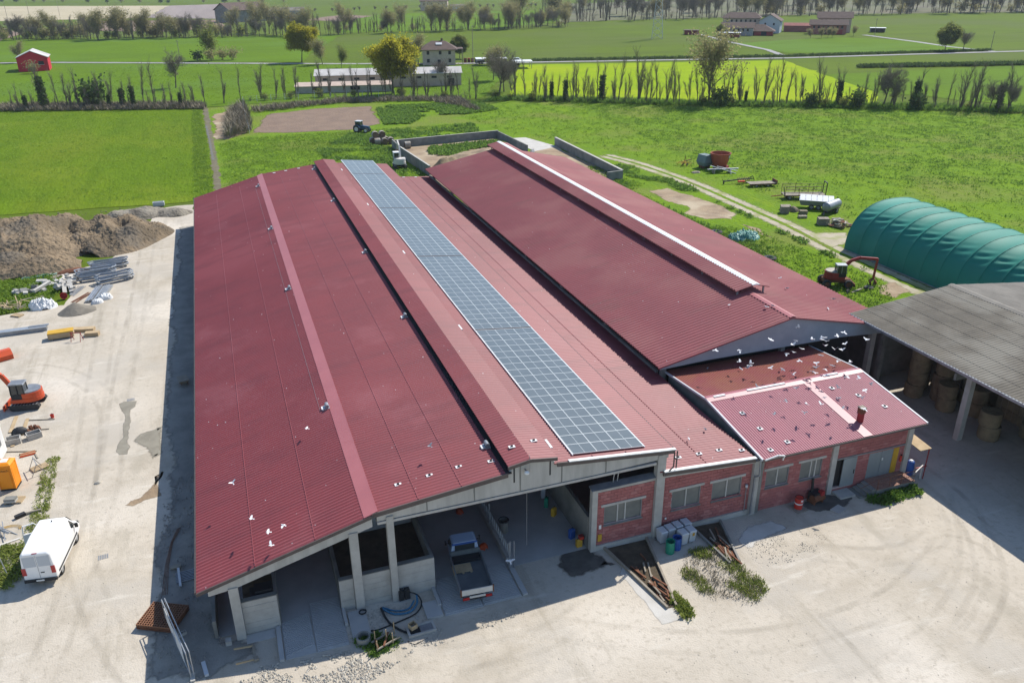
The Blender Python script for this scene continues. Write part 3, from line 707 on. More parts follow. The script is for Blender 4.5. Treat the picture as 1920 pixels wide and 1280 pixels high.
scatter_blades('grass', [(-29.09,404.52), (120.46,338.82), (87.69,246.85), (-59.97,286.58), (-90, 310)], 3500, 0.2, 0.5, 2.0, M_weed2, 28, 'grass of the field beyond the hedge', 5)
scatter_blades('dry_grass', [(26.0, 37.9), (27.7, 37.9), (28.5, 35.2), (28.9, 33.2), (27.3, 32.1), (24.4, 34.0), (24.5, 36.4)], 420, 0.10, 0.28, 0.5, M_dry, 33, 'dry straw coloured grass among the pits', 7, 0.0, 0.7, wide=0.12)
scatter_blades('weeds', [(58, 76), (66, 80), (71, 92), (69, 104), (67, 128), (70, 132), (69, 140), (60, 130)], 1500, 0.2, 0.55, 0.8, M_weed, 34, 'dark weeds close behind the far barn eave', 7, 0.0, 0.16)

# ---------------------------------------------------------------- buildings of the farm
def rib_sheet(name, O, U, V, m, parent, pitch=0.25, rib=0.035, step=0.0, sh=0.018, thick=0.06):
    """profiled roofing sheet: ribs run up the slope V and repeat along the eave U; optional tile steps across them"""
    O = np.array(O, float); U = np.array(U, float); V = np.array(V, float)
    Lu = np.linalg.norm(U); Lv = np.linalg.norm(V); u = U/Lu; v = V/Lv
    nrm = np.cross(u, v)
    flip = nrm[2] < 0
    if flip:
        nrm = -nrm
    k = max(1, int(round(Lu/pitch))); p = Lu/k
    us = []; hs = []
    for i in range(k):
        for f in range(6):
            us.append((i+f/6)*p); hs.append(rib*(0.5-0.5*math.cos(2*math.pi*f/6)))
    us.append(Lu); hs.append(0.0)
    us = np.array(us); hs = np.array(hs)
    if step:
        q = max(1, int(round(Lv/step))); s = Lv/q; vsn = []; hv = []
        for i in range(q):                       # upper course lies on top of the lower one
            vsn += [i*s, (i+1)*s-0.002]; hv += [sh, 0.0]
    else:
        vsn = [0, Lv]; hv = [0, 0]
    vsn = np.array(vsn); hv = np.array(hv)
    A = O+us[None, :, None]*u+vsn[:, None, None]*v+(hs[None, :, None]+hv[:, None, None])*nrm
    nv, nu = A.shape[:2]
    I = np.arange(nv*nu).reshape(nv, nu)
    F = np.stack([I[:-1, :-1], I[:-1, 1:], I[1:, 1:], I[1:, :-1]], -1).reshape(-1, 4)
    W = A.reshape(-1, 3)
    b = len(W)
    c = [O-nrm*0.015, O+U-nrm*0.015, O+U+V-nrm*0.015, O+V-nrm*0.015]
    c += [x-nrm*thick for x in c]
    F = np.concatenate([F, np.array([(0, 1, 2, 3), (7, 6, 5, 4), (0, 4, 5, 1), (1, 5, 6, 2), (2, 6, 7, 3), (3, 7, 4, 0)])+b])
    if flip:
        F = F[:, ::-1]
    return link(name, fast_mesh(name, np.concatenate([W, np.array(c)]), F, m), parent)

BRICK = {}
def block_wall(parent, x0, x1, z0, z1, y, holes, bw=0.5, bh=0.25, top=None, seed=1, limit=400, rest=None):
    """courses of red blocks, each its own object, on a recessed mortar backing"""
    rnd = random.Random(seed); cnt = 0
    g = 0.022; rest = rest if rest is not None else MB()
    bk = MB()
    xs = sorted({x0, x1, *[h[0] for h in holes], *[h[1] for h in holes]})
    for a, b in zip(xs[:-1], xs[1:]):                       # backing, cut round the openings
        segs = [(z0, z1)]
        for h in holes:
            if h[0] <= a+1e-6 and h[1] >= b-1e-6:
                segs = [s for q in segs for s in ((q[0], min(q[1], h[2])), (max(q[0], h[3]), q[1])) if s[1] > s[0]+1e-4]
        for s in segs:
            za, zb = s
            if top and abs(zb-z1) < 1e-6:
                bk.prism([(a, za), (b, za), (b, top(b)), (a, top(a))], 'y', y+0.02, y+0.22)
            else:
                bk.b2(a, b, y+0.02, y+0.22, za, zb)
    bk.build('mortar_bed', M_mortar, parent)
    r = 0; z = z0
    while z < z1-0.06:
        zt = min(z+bh, z1); x = x0-(bw/2 if r % 2 else 0)
        while x < x1-0.03:
            a = max(x, x0); b = min(x+bw, x1); x += bw
            pieces = [(a, b)]
            for h in holes:
                if z < h[3]-0.05 and zt > h[2]+0.05:
                    pieces = [s for q in pieces for s in ((q[0], min(q[1], h[0])), (max(q[0], h[1]), q[1])) if s[1]-s[0] > 0.06]
            for a2, b2 in pieces:
                zz = zt
                if top:
                    zz = min(zt, min(top(a2), top(b2)))
                    if zz-z < 0.06:
                        continue
                key = (round(b2-a2, 2), round(zz-z, 2), rnd.choice((0, 0, 0, 1, 2)))
                if b2-a2 < 0.05:
                    continue
                if key not in BRICK:
                    w, h = key[0]-g, key[1]-g
                    BRICK[key] = MB().b2(-w/2, w/2, -0.02, 0.05, -h/2, h/2).mesh('block', (M_block, M_block_b, M_block_c)[key[2]])
                if cnt < limit:
                    o = link('block', BRICK[key], parent)
                    o.location = ((a2+b2)/2, y+rnd.uniform(-0.006, 0.006), (z+zz)/2)
                    cnt += 1
                else:
                    rest.b2(a2+g/2, b2-g/2, y-0.02, y+0.05, z+g/2, zz-g/2)
        z += bh; r += 1
    return cnt, rest

def window(parent, x0, x1, z0, z1, y, bars=(0.5,), lint=0.25):
    w = thing_part('window', parent)
    MB().b2(x0, x1, y+0.10, y+0.14, z0+0.05, z1).build('pane', M_glass, w)
    f = MB()
    for t in (0.0, 1.0):
        f.b2(x0+(x1-x0)*t-(0.05 if t else 0), x0+(x1-x0)*t+(0 if t else 0.05), y+0.03, y+0.16, z0, z1)
    f.b2(x0+0.05, x1-0.05, y+0.03, y+0.16, z1-0.05, z1)
    f.build('frame', M_steel, w)
    for t in bars:
        MB().b2(x0+(x1-x0)*t-0.035, x0+(x1-x0)*t+0.035, y+0.02, y+0.17, z0+0.03, z1-0.05).build('mullion', M_alu, w)
    MB().b2(x0-lint, x1+lint, y-0.06, y+0.2, z1+0.003, z1+0.19).build('lintel', M_conc, w)
    MB().prism([(y-0.12, z0-0.06), (y+0.2, z0+0.02), (y+0.2, z0-0.1), (y-0.12, z0-0.1)], 'x', x0-0.06, x1+0.06).build('sill', M_conc_dark, w)
    return w

def thing_part(name, parent):
    o = bpy.data.objects.new(name, None); o.empty_display_size = 0.2
    COL.objects.link(o); o.parent = parent
    return o

# ---- the long cattle barn with the solar panels
YF, YB = 39.95, 133.6
barn = thing('cattle_barn', 'long cattle barn with dark red profiled roof and concrete frame front', 'barn', (0, 0, 0))
LB = YB-YF
rib_sheet('roof_slope', (-4.95, YF, 4.12), (0, LB, 0), (10.2, 0, 2.78), M_red, barn, 0.30, 0.062)
rib_sheet('roof_slope', (5.55, YF, 7.02), (0, LB, 0), (8.05, 0, 0.84), M_red, barn, 0.30, 0.062)
rib_sheet('roof_slope', (25.45, YF, 7.02), (0, LB, 0), (-8.6, 0, 0.86), M_red, barn, 0.30, 0.062)
rib_sheet('roof_slope', (32.0, YF, 4.92), (0, 91.2, 0), (-7.5, 0, 0.56), M_red, barn, 0.30, 0.062)
rib_sheet('ridge_cap_slope', (13.75, YF-0.1, 8.38), (0, LB, 0), (1.45, 0, 0.24), M_red, barn, 0.30, 0.062)
rib_sheet('ridge_cap_slope', (16.95, YF-0.1, 8.36), (0, LB, 0), (-1.75, 0, 0.26), M_red, barn, 0.30, 0.062)
MB().prism([(4.78, 6.83), (5.52, 7.09), (5.62, 7.13), (5.62, 7.0), (5.3, 6.9), (4.78, 6.78)], 'y', YF-0.03, YB+0.03).build('ridge_flashing', M_red2, barn)
MB().prism([(13.62, 7.86), (14.0, 7.86), (14.0, 7.80), (13.62, 7.80)], 'y', YF-0.05, YB).build('ridge_shadow_strip', M_black, barn)  # black strip standing in for the shadow gap below the raised cap
MB().prism([(14.15, 7.0), (14.25, 7.0), (14.25, 8.44), (14.15, 8.43)], 'y', YF+0.1, YB).build('ridge_light_stop', M_black, barn)  # black walls under the cap, carried down to stop sunlight leaking in
MB().prism([(16.55, 7.0), (16.65, 7.0), (16.65, 8.37), (16.55, 8.38)], 'y', YF+0.1, YB).build('ridge_light_stop', M_black, barn)
MB().b2(25.40, 25.55, YF, YB, 6.93, 6.99).build('eave_gutter', M_black, barn)
MB().b2(25.0, 25.2, YF+0.5, YB, 5.2, 6.9).build('eave_wall', M_conc_dark, barn)
MB().prism([(-5.03, 4.14), (-4.93, 4.20), (-4.93, 4.02), (-5.03, 4.02)], 'y', YF, YB).build('eave_gutter', M_trim, barn)
for x in (-1.6, 1.9, 8.1, 10.8, 19.6, 22.0, 28.2):      # overlaps where one length of sheet lies on the next
    sl_z = (4.12+(x+4.95)*0.2725) if x < 5 else ((7.02+(x-5.55)*0.1043) if x < 13.6 else ((7.02+(25.45-x)*0.1) if x < 25 else 4.92+(32-x)*0.0747))
    MB().b2(x-0.02, x+0.02, YF+0.02, YB-3, sl_z+0.01, sl_z+0.0635).build('sheet_overlap', M_red, barn)
# brown fascia along the front gable
def fascia(pts, y0, y1, h, name='fascia', m=None):
    for (xa, za), (xb, zb) in zip(pts[:-1], pts[1:]):
        MB().prism([(xa, za), (xb, zb), (xb, zb-h), (xa, za-h)], 'y', y0, y1).build(name, m or M_trim, barn)
fascia([(-4.95, 4.13), (5.25, 6.90)], YF-0.10, YF-0.02, 0.22)
fascia([(5.30, 7.02), (13.75, 7.90)], YF-0.10, YF-0.02, 0.30)
fascia([(13.72, 8.40), (15.2, 8.64), (16.98, 8.38)], YF-0.20, YF-0.11, 0.22)
fascia([(17.0, 7.92), (25.45, 7.06)], YF-0.10, YF-0.02, 0.28)
fascia([(24.7, 5.46), (32.0, 4.94)], YF-0.14, YF-0.02, 0.30)
MB().prism([(17.8, 7.90), (25.5, 7.12), (25.5, 7.05), (17.8, 7.83)], 'y', YF-0.14, YF+0.10).build('eave_trim', M_white, barn)
MB().prism([(24.75, 5.53), (32.05, 5.0), (32.05, 4.93), (24.75, 5.46)], 'y', YF-0.18, YF+0.08).build('eave_trim', M_white, barn)
pipe = MB().tube([(25.42, YF-0.1, 6.85), (25.42, YF-0.1, 5.75), (24.85, YF-0.15, 5.3)], 0.05)
pipe.tube([(25.62, YF-0.1, 6.95), (25.62, YF-0.1, 5.6)], 0.05)
pipe.build('rainwater_pipe', M_trim, barn)
# concrete gable beams
MB().prism([(-4.35, 3.95), (5.25, 6.60), (5.25, 5.98), (-2.8, 3.78), (-4.35, 3.6)], 'y', 40.06, 40.5).build('gable_beam', M_beam, barn)
MB().prism([(5.55, 6.84), (13.6, 7.60), (14.3, 8.2), (15.2, 8.38), (16.5, 8.15), (17.5, 7.62), (25.1, 6.80), (25.1, 6.42), (20.0, 6.28), (5.55, 6.28)], 'y', 40.06, 40.42).build('gable_beam', M_beam, barn)
MB().b2(5.55, 24.2, 40.0, 40.5, 6.06, 6.24).build('beam_flange', M_beam, barn)
for x, t in ((8.6, 7.05), (11.6, 7.32), (14.6, 8.2), (17.4, 7.6), (20.5, 7.2)):
    MB().b2(x-0.04, x+0.04, 40.035, 40.055, 6.3, t).build('beam_joint', M_conc_dark, barn)
MB().prism([(24.9, 5.14), (32.2, 4.62), (32.2, 4.40), (24.9, 4.84)], 'y', 40.06, 40.5).build('gable_beam', M_beam, barn)
# columns of the frame, the front row and the rows behind it
for x, w, zt in ((-3.0, 0.54, 3.85), (4.08, 0.52, 5.85), (6.3, 0.42, 6.5), (24.62, 0.62, 6.75), (32.35, 0.5, 4.55)):
    MB().b2(x-w/2, x+w/2, 39.98, 40.46, -0.05, zt).build('column', M_conc, barn)
for i in range(1, 9):
    for x, zt in ((-3.0, 3.8), (5.2, 6.4), (14.6, 7.2), (24.6, 6.5)):
        MB().b2(x-0.22, x+0.22, 40+i*10.4, 40.45+i*10.4, 0, zt).build('column', M_conc, barn)
for i in range(1, 9):
    MB().prism([(-4.3, 3.9), (5.2, 6.5), (14.6, 7.7), (24.9, 6.8), (24.9, 6.4), (14.6, 7.0), (5.2, 6.0), (-4.3, 3.5)], 'y', 40.05+i*10.4, 40.4+i*10.4).build('roof_truss', M_conc_dark, barn)
# board-marked concrete low walls between the openings: each pour lift is its own band
def lift_wall(x0, x1, z1, y, n):
    rnd = random.Random(int(x0*10))
    for k in range(n):
        d = rnd.uniform(-0.012, 0.012)
        MB().b2(x0, x1, y+d, y+0.28+d, z1*k/n+0.004, z1*(k+1)/n-0.004).build('wall_lift', M_conc, barn)
    MB().b2(x0, x1, y-0.03, y+0.31, z1, z1+0.05).build('wall_coping', M_conc_dark, barn)
lift_wall(-2.72, -0.72, 2.45, 40.28, 6)
lift_wall(2.95, 3.8, 2.35, 40.28, 6)
lift_wall(4.35, 6.08, 2.4, 40.28, 6)
lift_wall(6.52, 8.9, 2.5, 40.28, 6)
# side walls of the pens and the ends
for x, y1, h in ((-0.85, 52, 2.3), (2.95, 60, 1.6), (8.75, 52, 2.3)):
    MB().b2(x, x+0.2, 40.56, y1, 0, h).build('pen_wall', M_conc_dark, barn)
MB().b2(3.15, 8.7, 46.0, 46.2, 0, 3.4).build('pen_wall', M_conc, barn)
MB().b2(-2.7, -0.9, 44.0, 44.2, 0, 3.3).build('pen_wall', M_conc, barn)
MB().b2(3.15, 8.72, 40.58, 46, 0.35, 1.25).build('bedding', M_bed, barn)
MB().b2(-2.7, -0.88, 40.58, 44, 0.2, 1.1).build('bedding', M_bed, barn)
MB().b2(-2.2, -0.9, 40.7, 41.6, 2.0, 2.35).build('feed_rack', M_black, barn)
MB().b2(-1.9, -0.9, 40.75, 41.5, 2.45, 2.62).build('feed_rack', M_black, barn)
MB().b2(-4.5, -4.3, 40.6, YB, 0, 1.3).build('side_wall', M_conc_dark, barn)
MB().b2(-4.5, 32, YB-0.5, YB-0.3, 0, 4.0).build('end_wall', M_conc_dark, barn)
MB().b2(-4.3, 32, 40.6, YB-0.6, -0.04, 0.024).build('floor', M_slab, barn)
MB().b2(19.6, 19.85, 40.6, 58, 0, 2.6).build('pen_wall', M_conc_dark, barn)
MB().b2(31.6, 31.8, 41, YB-1, 0, 4.7).build('side_wall', M_conc_dark, barn)
MB().b2(-4.95, 25.0, 75, 75.2, 0, 4.0).build('cross_wall', M_conc_dark, barn)
# red block infill
_, REST = block_wall(barn, 20.05, 24.31, 0.42, 4.72, 40.24, [(20.62, 23.45, 1.98, 3.45)], seed=2, limit=400)
block_wall(barn, 24.95, 32.1, 0.42, 4.72, 40.24, [(25.75, 28.0, 1.92, 3.42), (28.95, 31.35, 1.88, 3.38)], top=lambda x: 4.84-(x-24.9)*0.06, seed=3, limit=150, rest=REST)
if REST.v:
    tag(REST.build('block', M_block, barn), kind='stuff')
MB().b2(19.66, 20.05, 40.1, 40.5, 0, 5.0).build('door_post', M_conc, barn)
MB().b2(20.05, 24.31, 40.16, 40.5, 4.73, 5.0).build('wall_beam', M_conc, barn)
MB().prism([(40.05, 5.01), (40.62, 5.12), (40.62, 5.04), (40.05, 4.97)], 'x', 19.6, 24.3).build('wall_flashing', M_steel, barn)
MB().b2(20.05, 24.3, 40.12, 40.5, 0.0, 0.41).build('plinth', M_conc, barn)
MB().b2(24.94, 32.1, 40.12, 40.5, 0.0, 0.41).build('plinth', M_conc, barn)
window(barn, 20.62, 23.45, 1.98, 3.45, 40.24, (0.36, 0.56))
window(barn, 25.75, 28.0, 1.92, 3.42, 40.24)
window(barn, 28.95, 31.35, 1.88, 3.38, 40.24)
for x in (21.3, 21.6):
    MB().bar((x, 40.5, 5.1), (x+0.1, 40.5, 6.1), 0.05).build('strut', M_gal, barn)
MB().b2(20.2, 20.48, 40.14, 40.2, 0.75, 1.3).build('meter_box', M_yellow, barn)
MB().b2(20.25, 20.42, 40.16, 40.2, 1.75, 2.05).build('wall_notice', M_white, barn)
MB().b2(25.3, 25.42, 40.16, 40.2, 1.25, 1.4).build('junction_box', M_white, barn)
MB().tube([(31.75, 40.1, 0.3), (31.72, 40.1, 2.5)], 0.03).build('water_standpipe', M_steel, barn)
MB().lathe([(0.0, 0.22), (0.1, 0.2), (0.09, 0.0), (0.0, 0.0)], (31.72, 40.1, 2.45), 8).build('standpipe_head', M_bin, barn)
# vents, brackets and lightning cable on the roof
def roof_z(x):
    if x < 5.25: return 4.12+(x+4.95)*0.2725
    if x < 13.6: return 7.02+(x-5.55)*0.1043
    if x < 25.45: return 7.02+(25.45-x)*0.1
    return 4.92+(32-x)*0.0747
for x, y in ((4.55, 126.5), (4.55, 103.0), (4.5, 80.5), (4.6, 54.2), (13.35, 130), (13.35, 109.5), (13.35, 86.0), (13.35, 66.5), (13.45, 43.3)):
    v = thing_part('fan_motor', barn)
    z = roof_z(x)
    MB().b2(x-0.2, x+0.2, y-0.28, y+0.28, z+0.02, z+0.12).build('mount', M_gal, v)
    MB().cyl((x+0.02, y-0.25, z+0.26), (x+0.02, y+0.25, z+0.26), 0.14, 0.14, 10).build('motor', M_steel, v)
    MB().b2(x-0.38, x-0.22, y-0.22, y+0.22, z-0.02, z+0.1).build('bracket', M_white, v)
MB().tube([(4.1, y, roof_z(4.1)+0.06) for y in (54, 62, 70, 80, 90, 103, 115, 126)], 0.009, 4).build('cable', M_steel, barn)
for x, y in ((7.3, 42.0), (9.3, 42.0), (11.2, 42.0), (13.2, 41.6)) :
    z = roof_z(x)+0.04
    v = thing_part('snow_guard', barn)
    MB().box((x, y, z), (0.42, 0.28, 0.03)).build('plate', M_white, v)
    MB().box((x, y, z+0.05), (0.14, 0.1, 0.08)).build('hook', M_black, v)
for x, y, z in ((14.6, 41.6, 8.58), (16.2, 41.9, 8.52), (26.6, 41.2, 5.37), (28.3, 41.3, 5.24), (30.0, 41.4, 5.11), (31.6, 41.0, 5.0)):
    v = thing_part('snow_guard', barn)
    MB().box((x, y, z+0.04), (0.42, 0.28, 0.03)).build('plate', M_white, v)
    MB().box((x, y, z+0.09), (0.14, 0.1, 0.08)).build('hook', M_black, v)
for x, y in ((17.35, 42.2), (17.3, 62.5), (17.3, 84.5), (17.3, 106), (17.3, 128)):
    MB().box((x, y, roof_z(x)+0.07), (0.16, 1.1, 0.05)).build('roof_bracket', M_white, barn)
for x, y in ((7.4, 132.6), (9.2, 132.6), (11.2, 132.6), (27.5, 130.5), (29.5, 130.5)):
    MB().box((x, y, roof_z(x)+0.06), (0.4, 0.28, 0.05)).build('roof_bracket', M_white, barn)
lp = thing_part('gable_lamp', barn)
MB().cyl((14.9, 40.0, 7.85), (14.9, 39.75, 7.85), 0.05).build('arm', M_steel, lp)
MB().lathe([(0.05, 0.1), (0.16, 0.0), (0.15, -0.12), (0.0, -0.14)], (14.9, 39.68, 7.85), 10).build('shade', M_white, lp)
MB().tube([(15.15, 39.86, 7.5), (15.15, 39.9, 8.9)], 0.015, 4).build('lightning_rod', M_gal, barn)
# drainage pipe between barn and annex
MB().tube([(32.3, 39.7, 4.95), (32.3, 39.6, 3.6), (32.15, 39.85, 3.4), (32.15, 39.9, 0.2)], 0.07, 8).build('downpipe', M_steel, barn)

# ---- solar array: each panel an object of its own, each split by its bright middle line
arr = thing('solar_array', 'long array of blue grey solar panels three wide on the red barn roof', 'solar panels', (0, 0, 0))
sl = Vector((-8.6, 0, 0.86)).normalized(); nr = Vector((0.86, 0, 8.6)).normalized()
org = Vector((25.45, 0, 7.02))
pw, ph = 1.70, 1.158
cell = MB(); cell.box((0, 0, 0), (pw-0.05, ph-0.045, 0.035))
cell_me = cell.mesh('solar_panel', M_pv)
frm = MB()
for sx in (-1, 1):
    frm.box((sx*(pw/2-0.012), 0, 0.004), (0.028, ph-0.004, 0.045))
for sy in (-1, 1):
    frm.box((0, sy*(ph/2-0.012), 0.004), (pw-0.055, 0.028, 0.045))
frm.box((0, 0, 0.0185), (0.022, ph-0.05, 0.003))
frm_me = frm.mesh('panel_frame', M_pvline)
ang = math.atan2(nr.x, nr.z)
row = 0; y = 40.55
for gsize in (18, 18, 18, 18, 9):
    for k in range(gsize):
        yc = y+ph*(k+0.5)
        for c in range(3):
            p = org+sl*(2.02+pw*(c+0.5))+nr*0.13
            o = link('solar_panel', cell_me, arr)
            o.location = (p.x, yc, p.z); o.rotation_euler = (0, ang, 0)
            f = link('panel_frame', frm_me, o)
    y += ph*gsize+0.30
for c in (0, 3):
    p = org+sl*(2.02+pw*c+(0.05 if c else -0.05))+nr*0.1
    MB().bar((p.x, 40.5, p.z), (p.x, y-0.3, p.z), 0.07, 0.09, nr).build('mounting_rail', M_white if c else M_pvline, arr)
y = 40.55
for gsize in (18, 18, 18, 18):
    y += ph*gsize
    a = org+sl*2.0+nr*0.07; b = org+sl*(2.02+pw*3)+nr*0.07
    MB().bar((a.x, y+0.15, a.z), (b.x, y+0.15, b.z), 0.05, 0.06, nr).build('cable_tray', M_pvline, arr)
    y += 0.30

# ---- the taller barn behind, with a raised ridge vent
tb = thing('tall_barn', 'taller barn with dull red ribbed roof and raised white-topped ridge vent', 'barn', (0, 0, 0))
T0, T1 = 52.5, 131.0
rib_sheet('roof_slope', (31.25, T0, 6.2), (0, T1-T0, 0), (12.75, 0, 2.6), M_tallred, tb, 0.42, 0.12)
rib_sheet('roof_slope', (56.2, T0, 6.2), (0, T1-T0, 0), (-12.2, 0, 2.6), M_tallred, tb, 0.42, 0.12)
MB().prism([(43.7, 8.86), (44.0, 8.95), (44.3, 8.86), (44.3, 8.80), (44.0, 8.86), (43.7, 8.80)], 'y', T0, 58.6).build('ridge_flashing', M_red2, tb)
rib_sheet('ridge_vent_slope', (42.45, 58.8, 9.15), (0, T1-58.8+1.2, 0), (1.75, 0, 0.36), M_tallred, tb, 0.42, 0.12)
rib_sheet('ridge_vent_slope', (46.1, 58.8, 9.15), (0, T1-58.8+1.2, 0), (-1.2, 0, 0.30), M_tallred, tb, 0.42, 0.12)
MB().prism([(44.15, 9.57), (44.55, 9.66), (44.95, 9.54), (44.95, 9.48), (44.15, 9.50)], 'y', 58.7, T1+1.3).build('vent_strip', M_white, tb)
for i in range(13):
    for x in (42.9, 45.7):
        MB().b2(x-0.06, x+0.06, 59.1+i*6, 59.25+i*6, 8.4, 9.18).build('vent_post', M_steel, tb)
for i in range(24):
    MB().b2(43.3, 43.5, 72+i*1.4, 72.9+i*1.4, 8.72, 8.86+0.05*(i % 3)).build('nesting_board', M_hay if i % 4 else M_white, tb)
MB().prism([(31.6, 6.12), (44.0, 8.66), (55.9, 6.12), (55.9, 5.55), (50.0, 5.95), (36.0, 6.0), (31.6, 5.85)], 'y', T0+0.25, T0+0.4).build('gable_panel', M_gable, tb)
MB().prism([(31.25, 6.2), (44.0, 8.82), (56.2, 6.2), (56.2, 6.06), (44.0, 8.68), (31.25, 6.06)], 'y', T0-0.03, T0+0.03).build('verge_trim', M_tallred, tb)
for x in (32.2, 44.0, 55.4):
    for i in range(8):
        MB().b2(x-0.2, x+0.2, 53.2+i*10.8, 53.6+i*10.8, 0, 6.1 if x != 44 else 8.4).build('column', M_conc_dark, tb)
MB().b2(31.9, 32.1, 54, T1, 0, 5.2).build('side_wall', M_conc_dark, tb)
MB().b2(55.6, 55.8, 53.7, T1, 0, 5.8).build('side_wall', M_conc_dark, tb)  # closed and raised to hide sunlit ground, keeping the bay dark
MB().b2(32.1, 55.6, 54, T1, 0.0, 0.03).build('floor', M_bed, tb)
MB().b2(32.1, 55.6, 80, 80.2, 0, 5.5).build('cross_wall', M_conc_dark, tb)
MB().b2(34, 52, 54.2, 54.4, 3.6, 5.9).build('gable_panel', M_black, tb)  # black sheet standing in for the dark open bay under the gable

# ---- the red block annex
an = thing('block_annex', 'low red block annex with pink roof, steel doors and a small chimney', 'annex', (0, 0, 0))
ax0, ax1 = 32.35, 46.9
AE, AR, AB = (39.55, 4.9), (47.0, 5.9), (53.4, 5.3)
rib_sheet('roof_slope', (ax0, AE[0], AE[1]), (ax1-ax0, 0, 0), (0, AR[0]-AE[0], AR[1]-AE[1]), M_annred, an, 0.20, 0.042)
rib_sheet('roof_slope', (ax0, AB[0], AB[1]), (ax1-ax0, 0, 0), (0, AR[0]-AB[0], AR[1]-AB[1]), M_rust, an, 0.20, 0.042)
MB().prism([(AR[0]-0.45, AR[1]-0.01), (AR[0], AR[1]+0.09), (AR[0]+0.45, AR[1]-0.0), (AR[0]+0.45, AR[1]-0.05), (AR[0], AR[1]+0.03), (AR[0]-0.45, AR[1]-0.05)], 'x', ax0-0.02, ax1+0.02).build('ridge_flashing', M_annred, an)
for a, b in ((33.0, 34.0), (36, 39.5), (43.2, 44.6)):
    MB().b2(a, b, AR[0]-0.12, AR[0]+0.1, AR[1]+0.08, AR[1]+0.13).build('ridge_plate', M_white, an)
sv = (AR[1]-AE[1])/(AR[0]-AE[0])
MB().add([(41.0, AE[0]-0.01, AE[1]+0.055), (41.8, AE[0]-0.01, AE[1]+0.055), (41.8, AR[0]-0.45, AR[1]), (41.0, AR[0]-0.45, AR[1]),
          (41.0, AE[0]-0.01, AE[1]+0.02), (41.8, AE[0]-0.01, AE[1]+0.02), (41.8, AR[0]-0.45, AR[1]-0.04), (41.0, AR[0]-0.45, AR[1]-0.04)],
         [(0, 1, 2, 3), (4, 7, 6, 5), (0, 4, 5, 1), (1, 5, 6, 2), (2, 6, 7, 3), (3, 7, 4, 0)]).build('flashing_strip', M_annred, an)
for s, nm in ((ax0, 'verge_trim'), (ax1, 'verge_trim')):
    MB().prism([(AE[0], AE[1]+0.06), (AR[0], AR[1]+0.06), (AB[0], AB[1]+0.06), (AB[0], AB[1]-0.1), (AR[0], AR[1]-0.1), (AE[0], AE[1]-0.1)], 'x', s-0.06, s+0.06).build(nm, M_bin, an)
MB().prism([(AE[0]+0.3, 4.6), (AR[0], AR[1]-0.12), (AB[0]-0.3, AB[1]-0.12), (AB[0]-0.3, 0), (AE[0]+0.6, 0)], 'x', 32.62, 32.82).build('gable_wall', M_conc_dark, an)
MB().prism([(AE[0]+0.75, 0), (AE[0]+0.75, 4.7), (AR[0], AR[1]-0.12), (AB[0]-0.3, AB[1]-0.12), (AB[0]-0.3, 0)], 'x', 46.2, 46.4).build('gable_wall', M_block_c, an)
MB().b2(32.9, 46.1, 52.8, 53.0, 0, 5.1).build('rear_wall', M_conc_dark, an)
MB().prism([(AE[0]-0.06, AE[1]-0.02), (AE[0]+0.02, AE[1]-0.02), (AE[0]+0.02, AE[1]-0.16), (AE[0]-0.06, AE[1]-0.16)], 'x', ax0, ax1).build('eave_gutter', M_trim, an)
MB().tube([(32.45, 39.4, 4.95), (33.5, 39.4, 5.12), (34.1, 39.5, 4.9), (34.1, 39.6, 4.5)], 0.06, 8).build('overflow_pipe', M_white, an)
for x, y in ((34.0, 44.6), (34.2, 42.6), (35.2, 40.7), (33.5, 40.3), (42.8, 45.4), (44.2, 44.0), (45.2, 42.2)):
    z = AE[1]+(y-AE[0])*sv+0.06
    v = thing_part('snow_guard', an)
    MB().box((x, y, z), (0.34, 0.4, 0.03)).build('plate', M_white, v)
    MB().box((x, y, z+0.05), (0.1, 0.16, 0.08)).build('hook', M_black, v)
chm = thing_part('chimney', an)
MB().box((42.0, 41.2, 5.45), (0.34, 0.34, 1.0)).build('stack', M_redpaint, chm)
MB().box((42.0, 41.2, 6.1), (0.42, 0.42, 0.42)).build('cowl', M_rusty, chm)
MB().box((42.0, 41.2, 6.34), (0.5, 0.5, 0.05)).build('cap', M_woodgrey, chm)
AY = 40.24
_, REST2 = block_wall(an, 32.95, 46.1, 0.0, 4.55, AY, [(33.4, 35.35, 1.9, 3.35), (36.35, 38.25, 1.86, 3.36), (39.0, 39.45, 0, 4.55), (39.6, 41.4, 0.40, 2.85), (42.6, 45.45, 0.5, 2.72)], top=lambda x: 4.62, seed=5, limit=300)
if REST2.v:
    tag(REST2.build('block', M_block, an), kind='stuff')
MB().b2(39.0, 39.45, 40.08, 40.5, 0, 4.62).build('column', M_conc, an)
MB().b2(45.9, 46.35, 40.06, 40.5, 0, 4.5).build('column', M_conc, an)
MB().b2(32.65, 32.95, 40.08, 40.5, 0, 4.5).build('column', M_conc_dark, an)
window(an, 33.4, 35.35, 1.9, 3.35, AY)
window(an, 36.35, 38.25, 1.86, 3.36, AY, (0.5, 0.72))
dr = thing_part('door', an)
MB().b2(39.6, 40.25, AY+0.15, AY+0.25, 0.40, 2.85).build('dark_opening', M_darkwin, dr)
MB().b2(40.2, 41.42, AY-0.08, AY-0.02, 0.38, 2.84).build('leaf', M_door, dr)
MB().b2(39.5, 46.0, AY-0.06, AY-0.005, 2.86, 2.97).build('door_rail', M_steel, dr)
MB().b2(41.25, 41.3, AY-0.13, AY-0.08, 1.4, 1.75).build('handle', M_black, dr)
dr = thing_part('door', an)
MB().b2(42.62, 43.8, AY+0.02, AY+0.08, 0.52, 2.72).build('leaf', M_door, dr)
MB().b2(43.83, 44.9, AY+0.02, AY+0.08, 0.52, 2.72).build('leaf', M_door, dr)
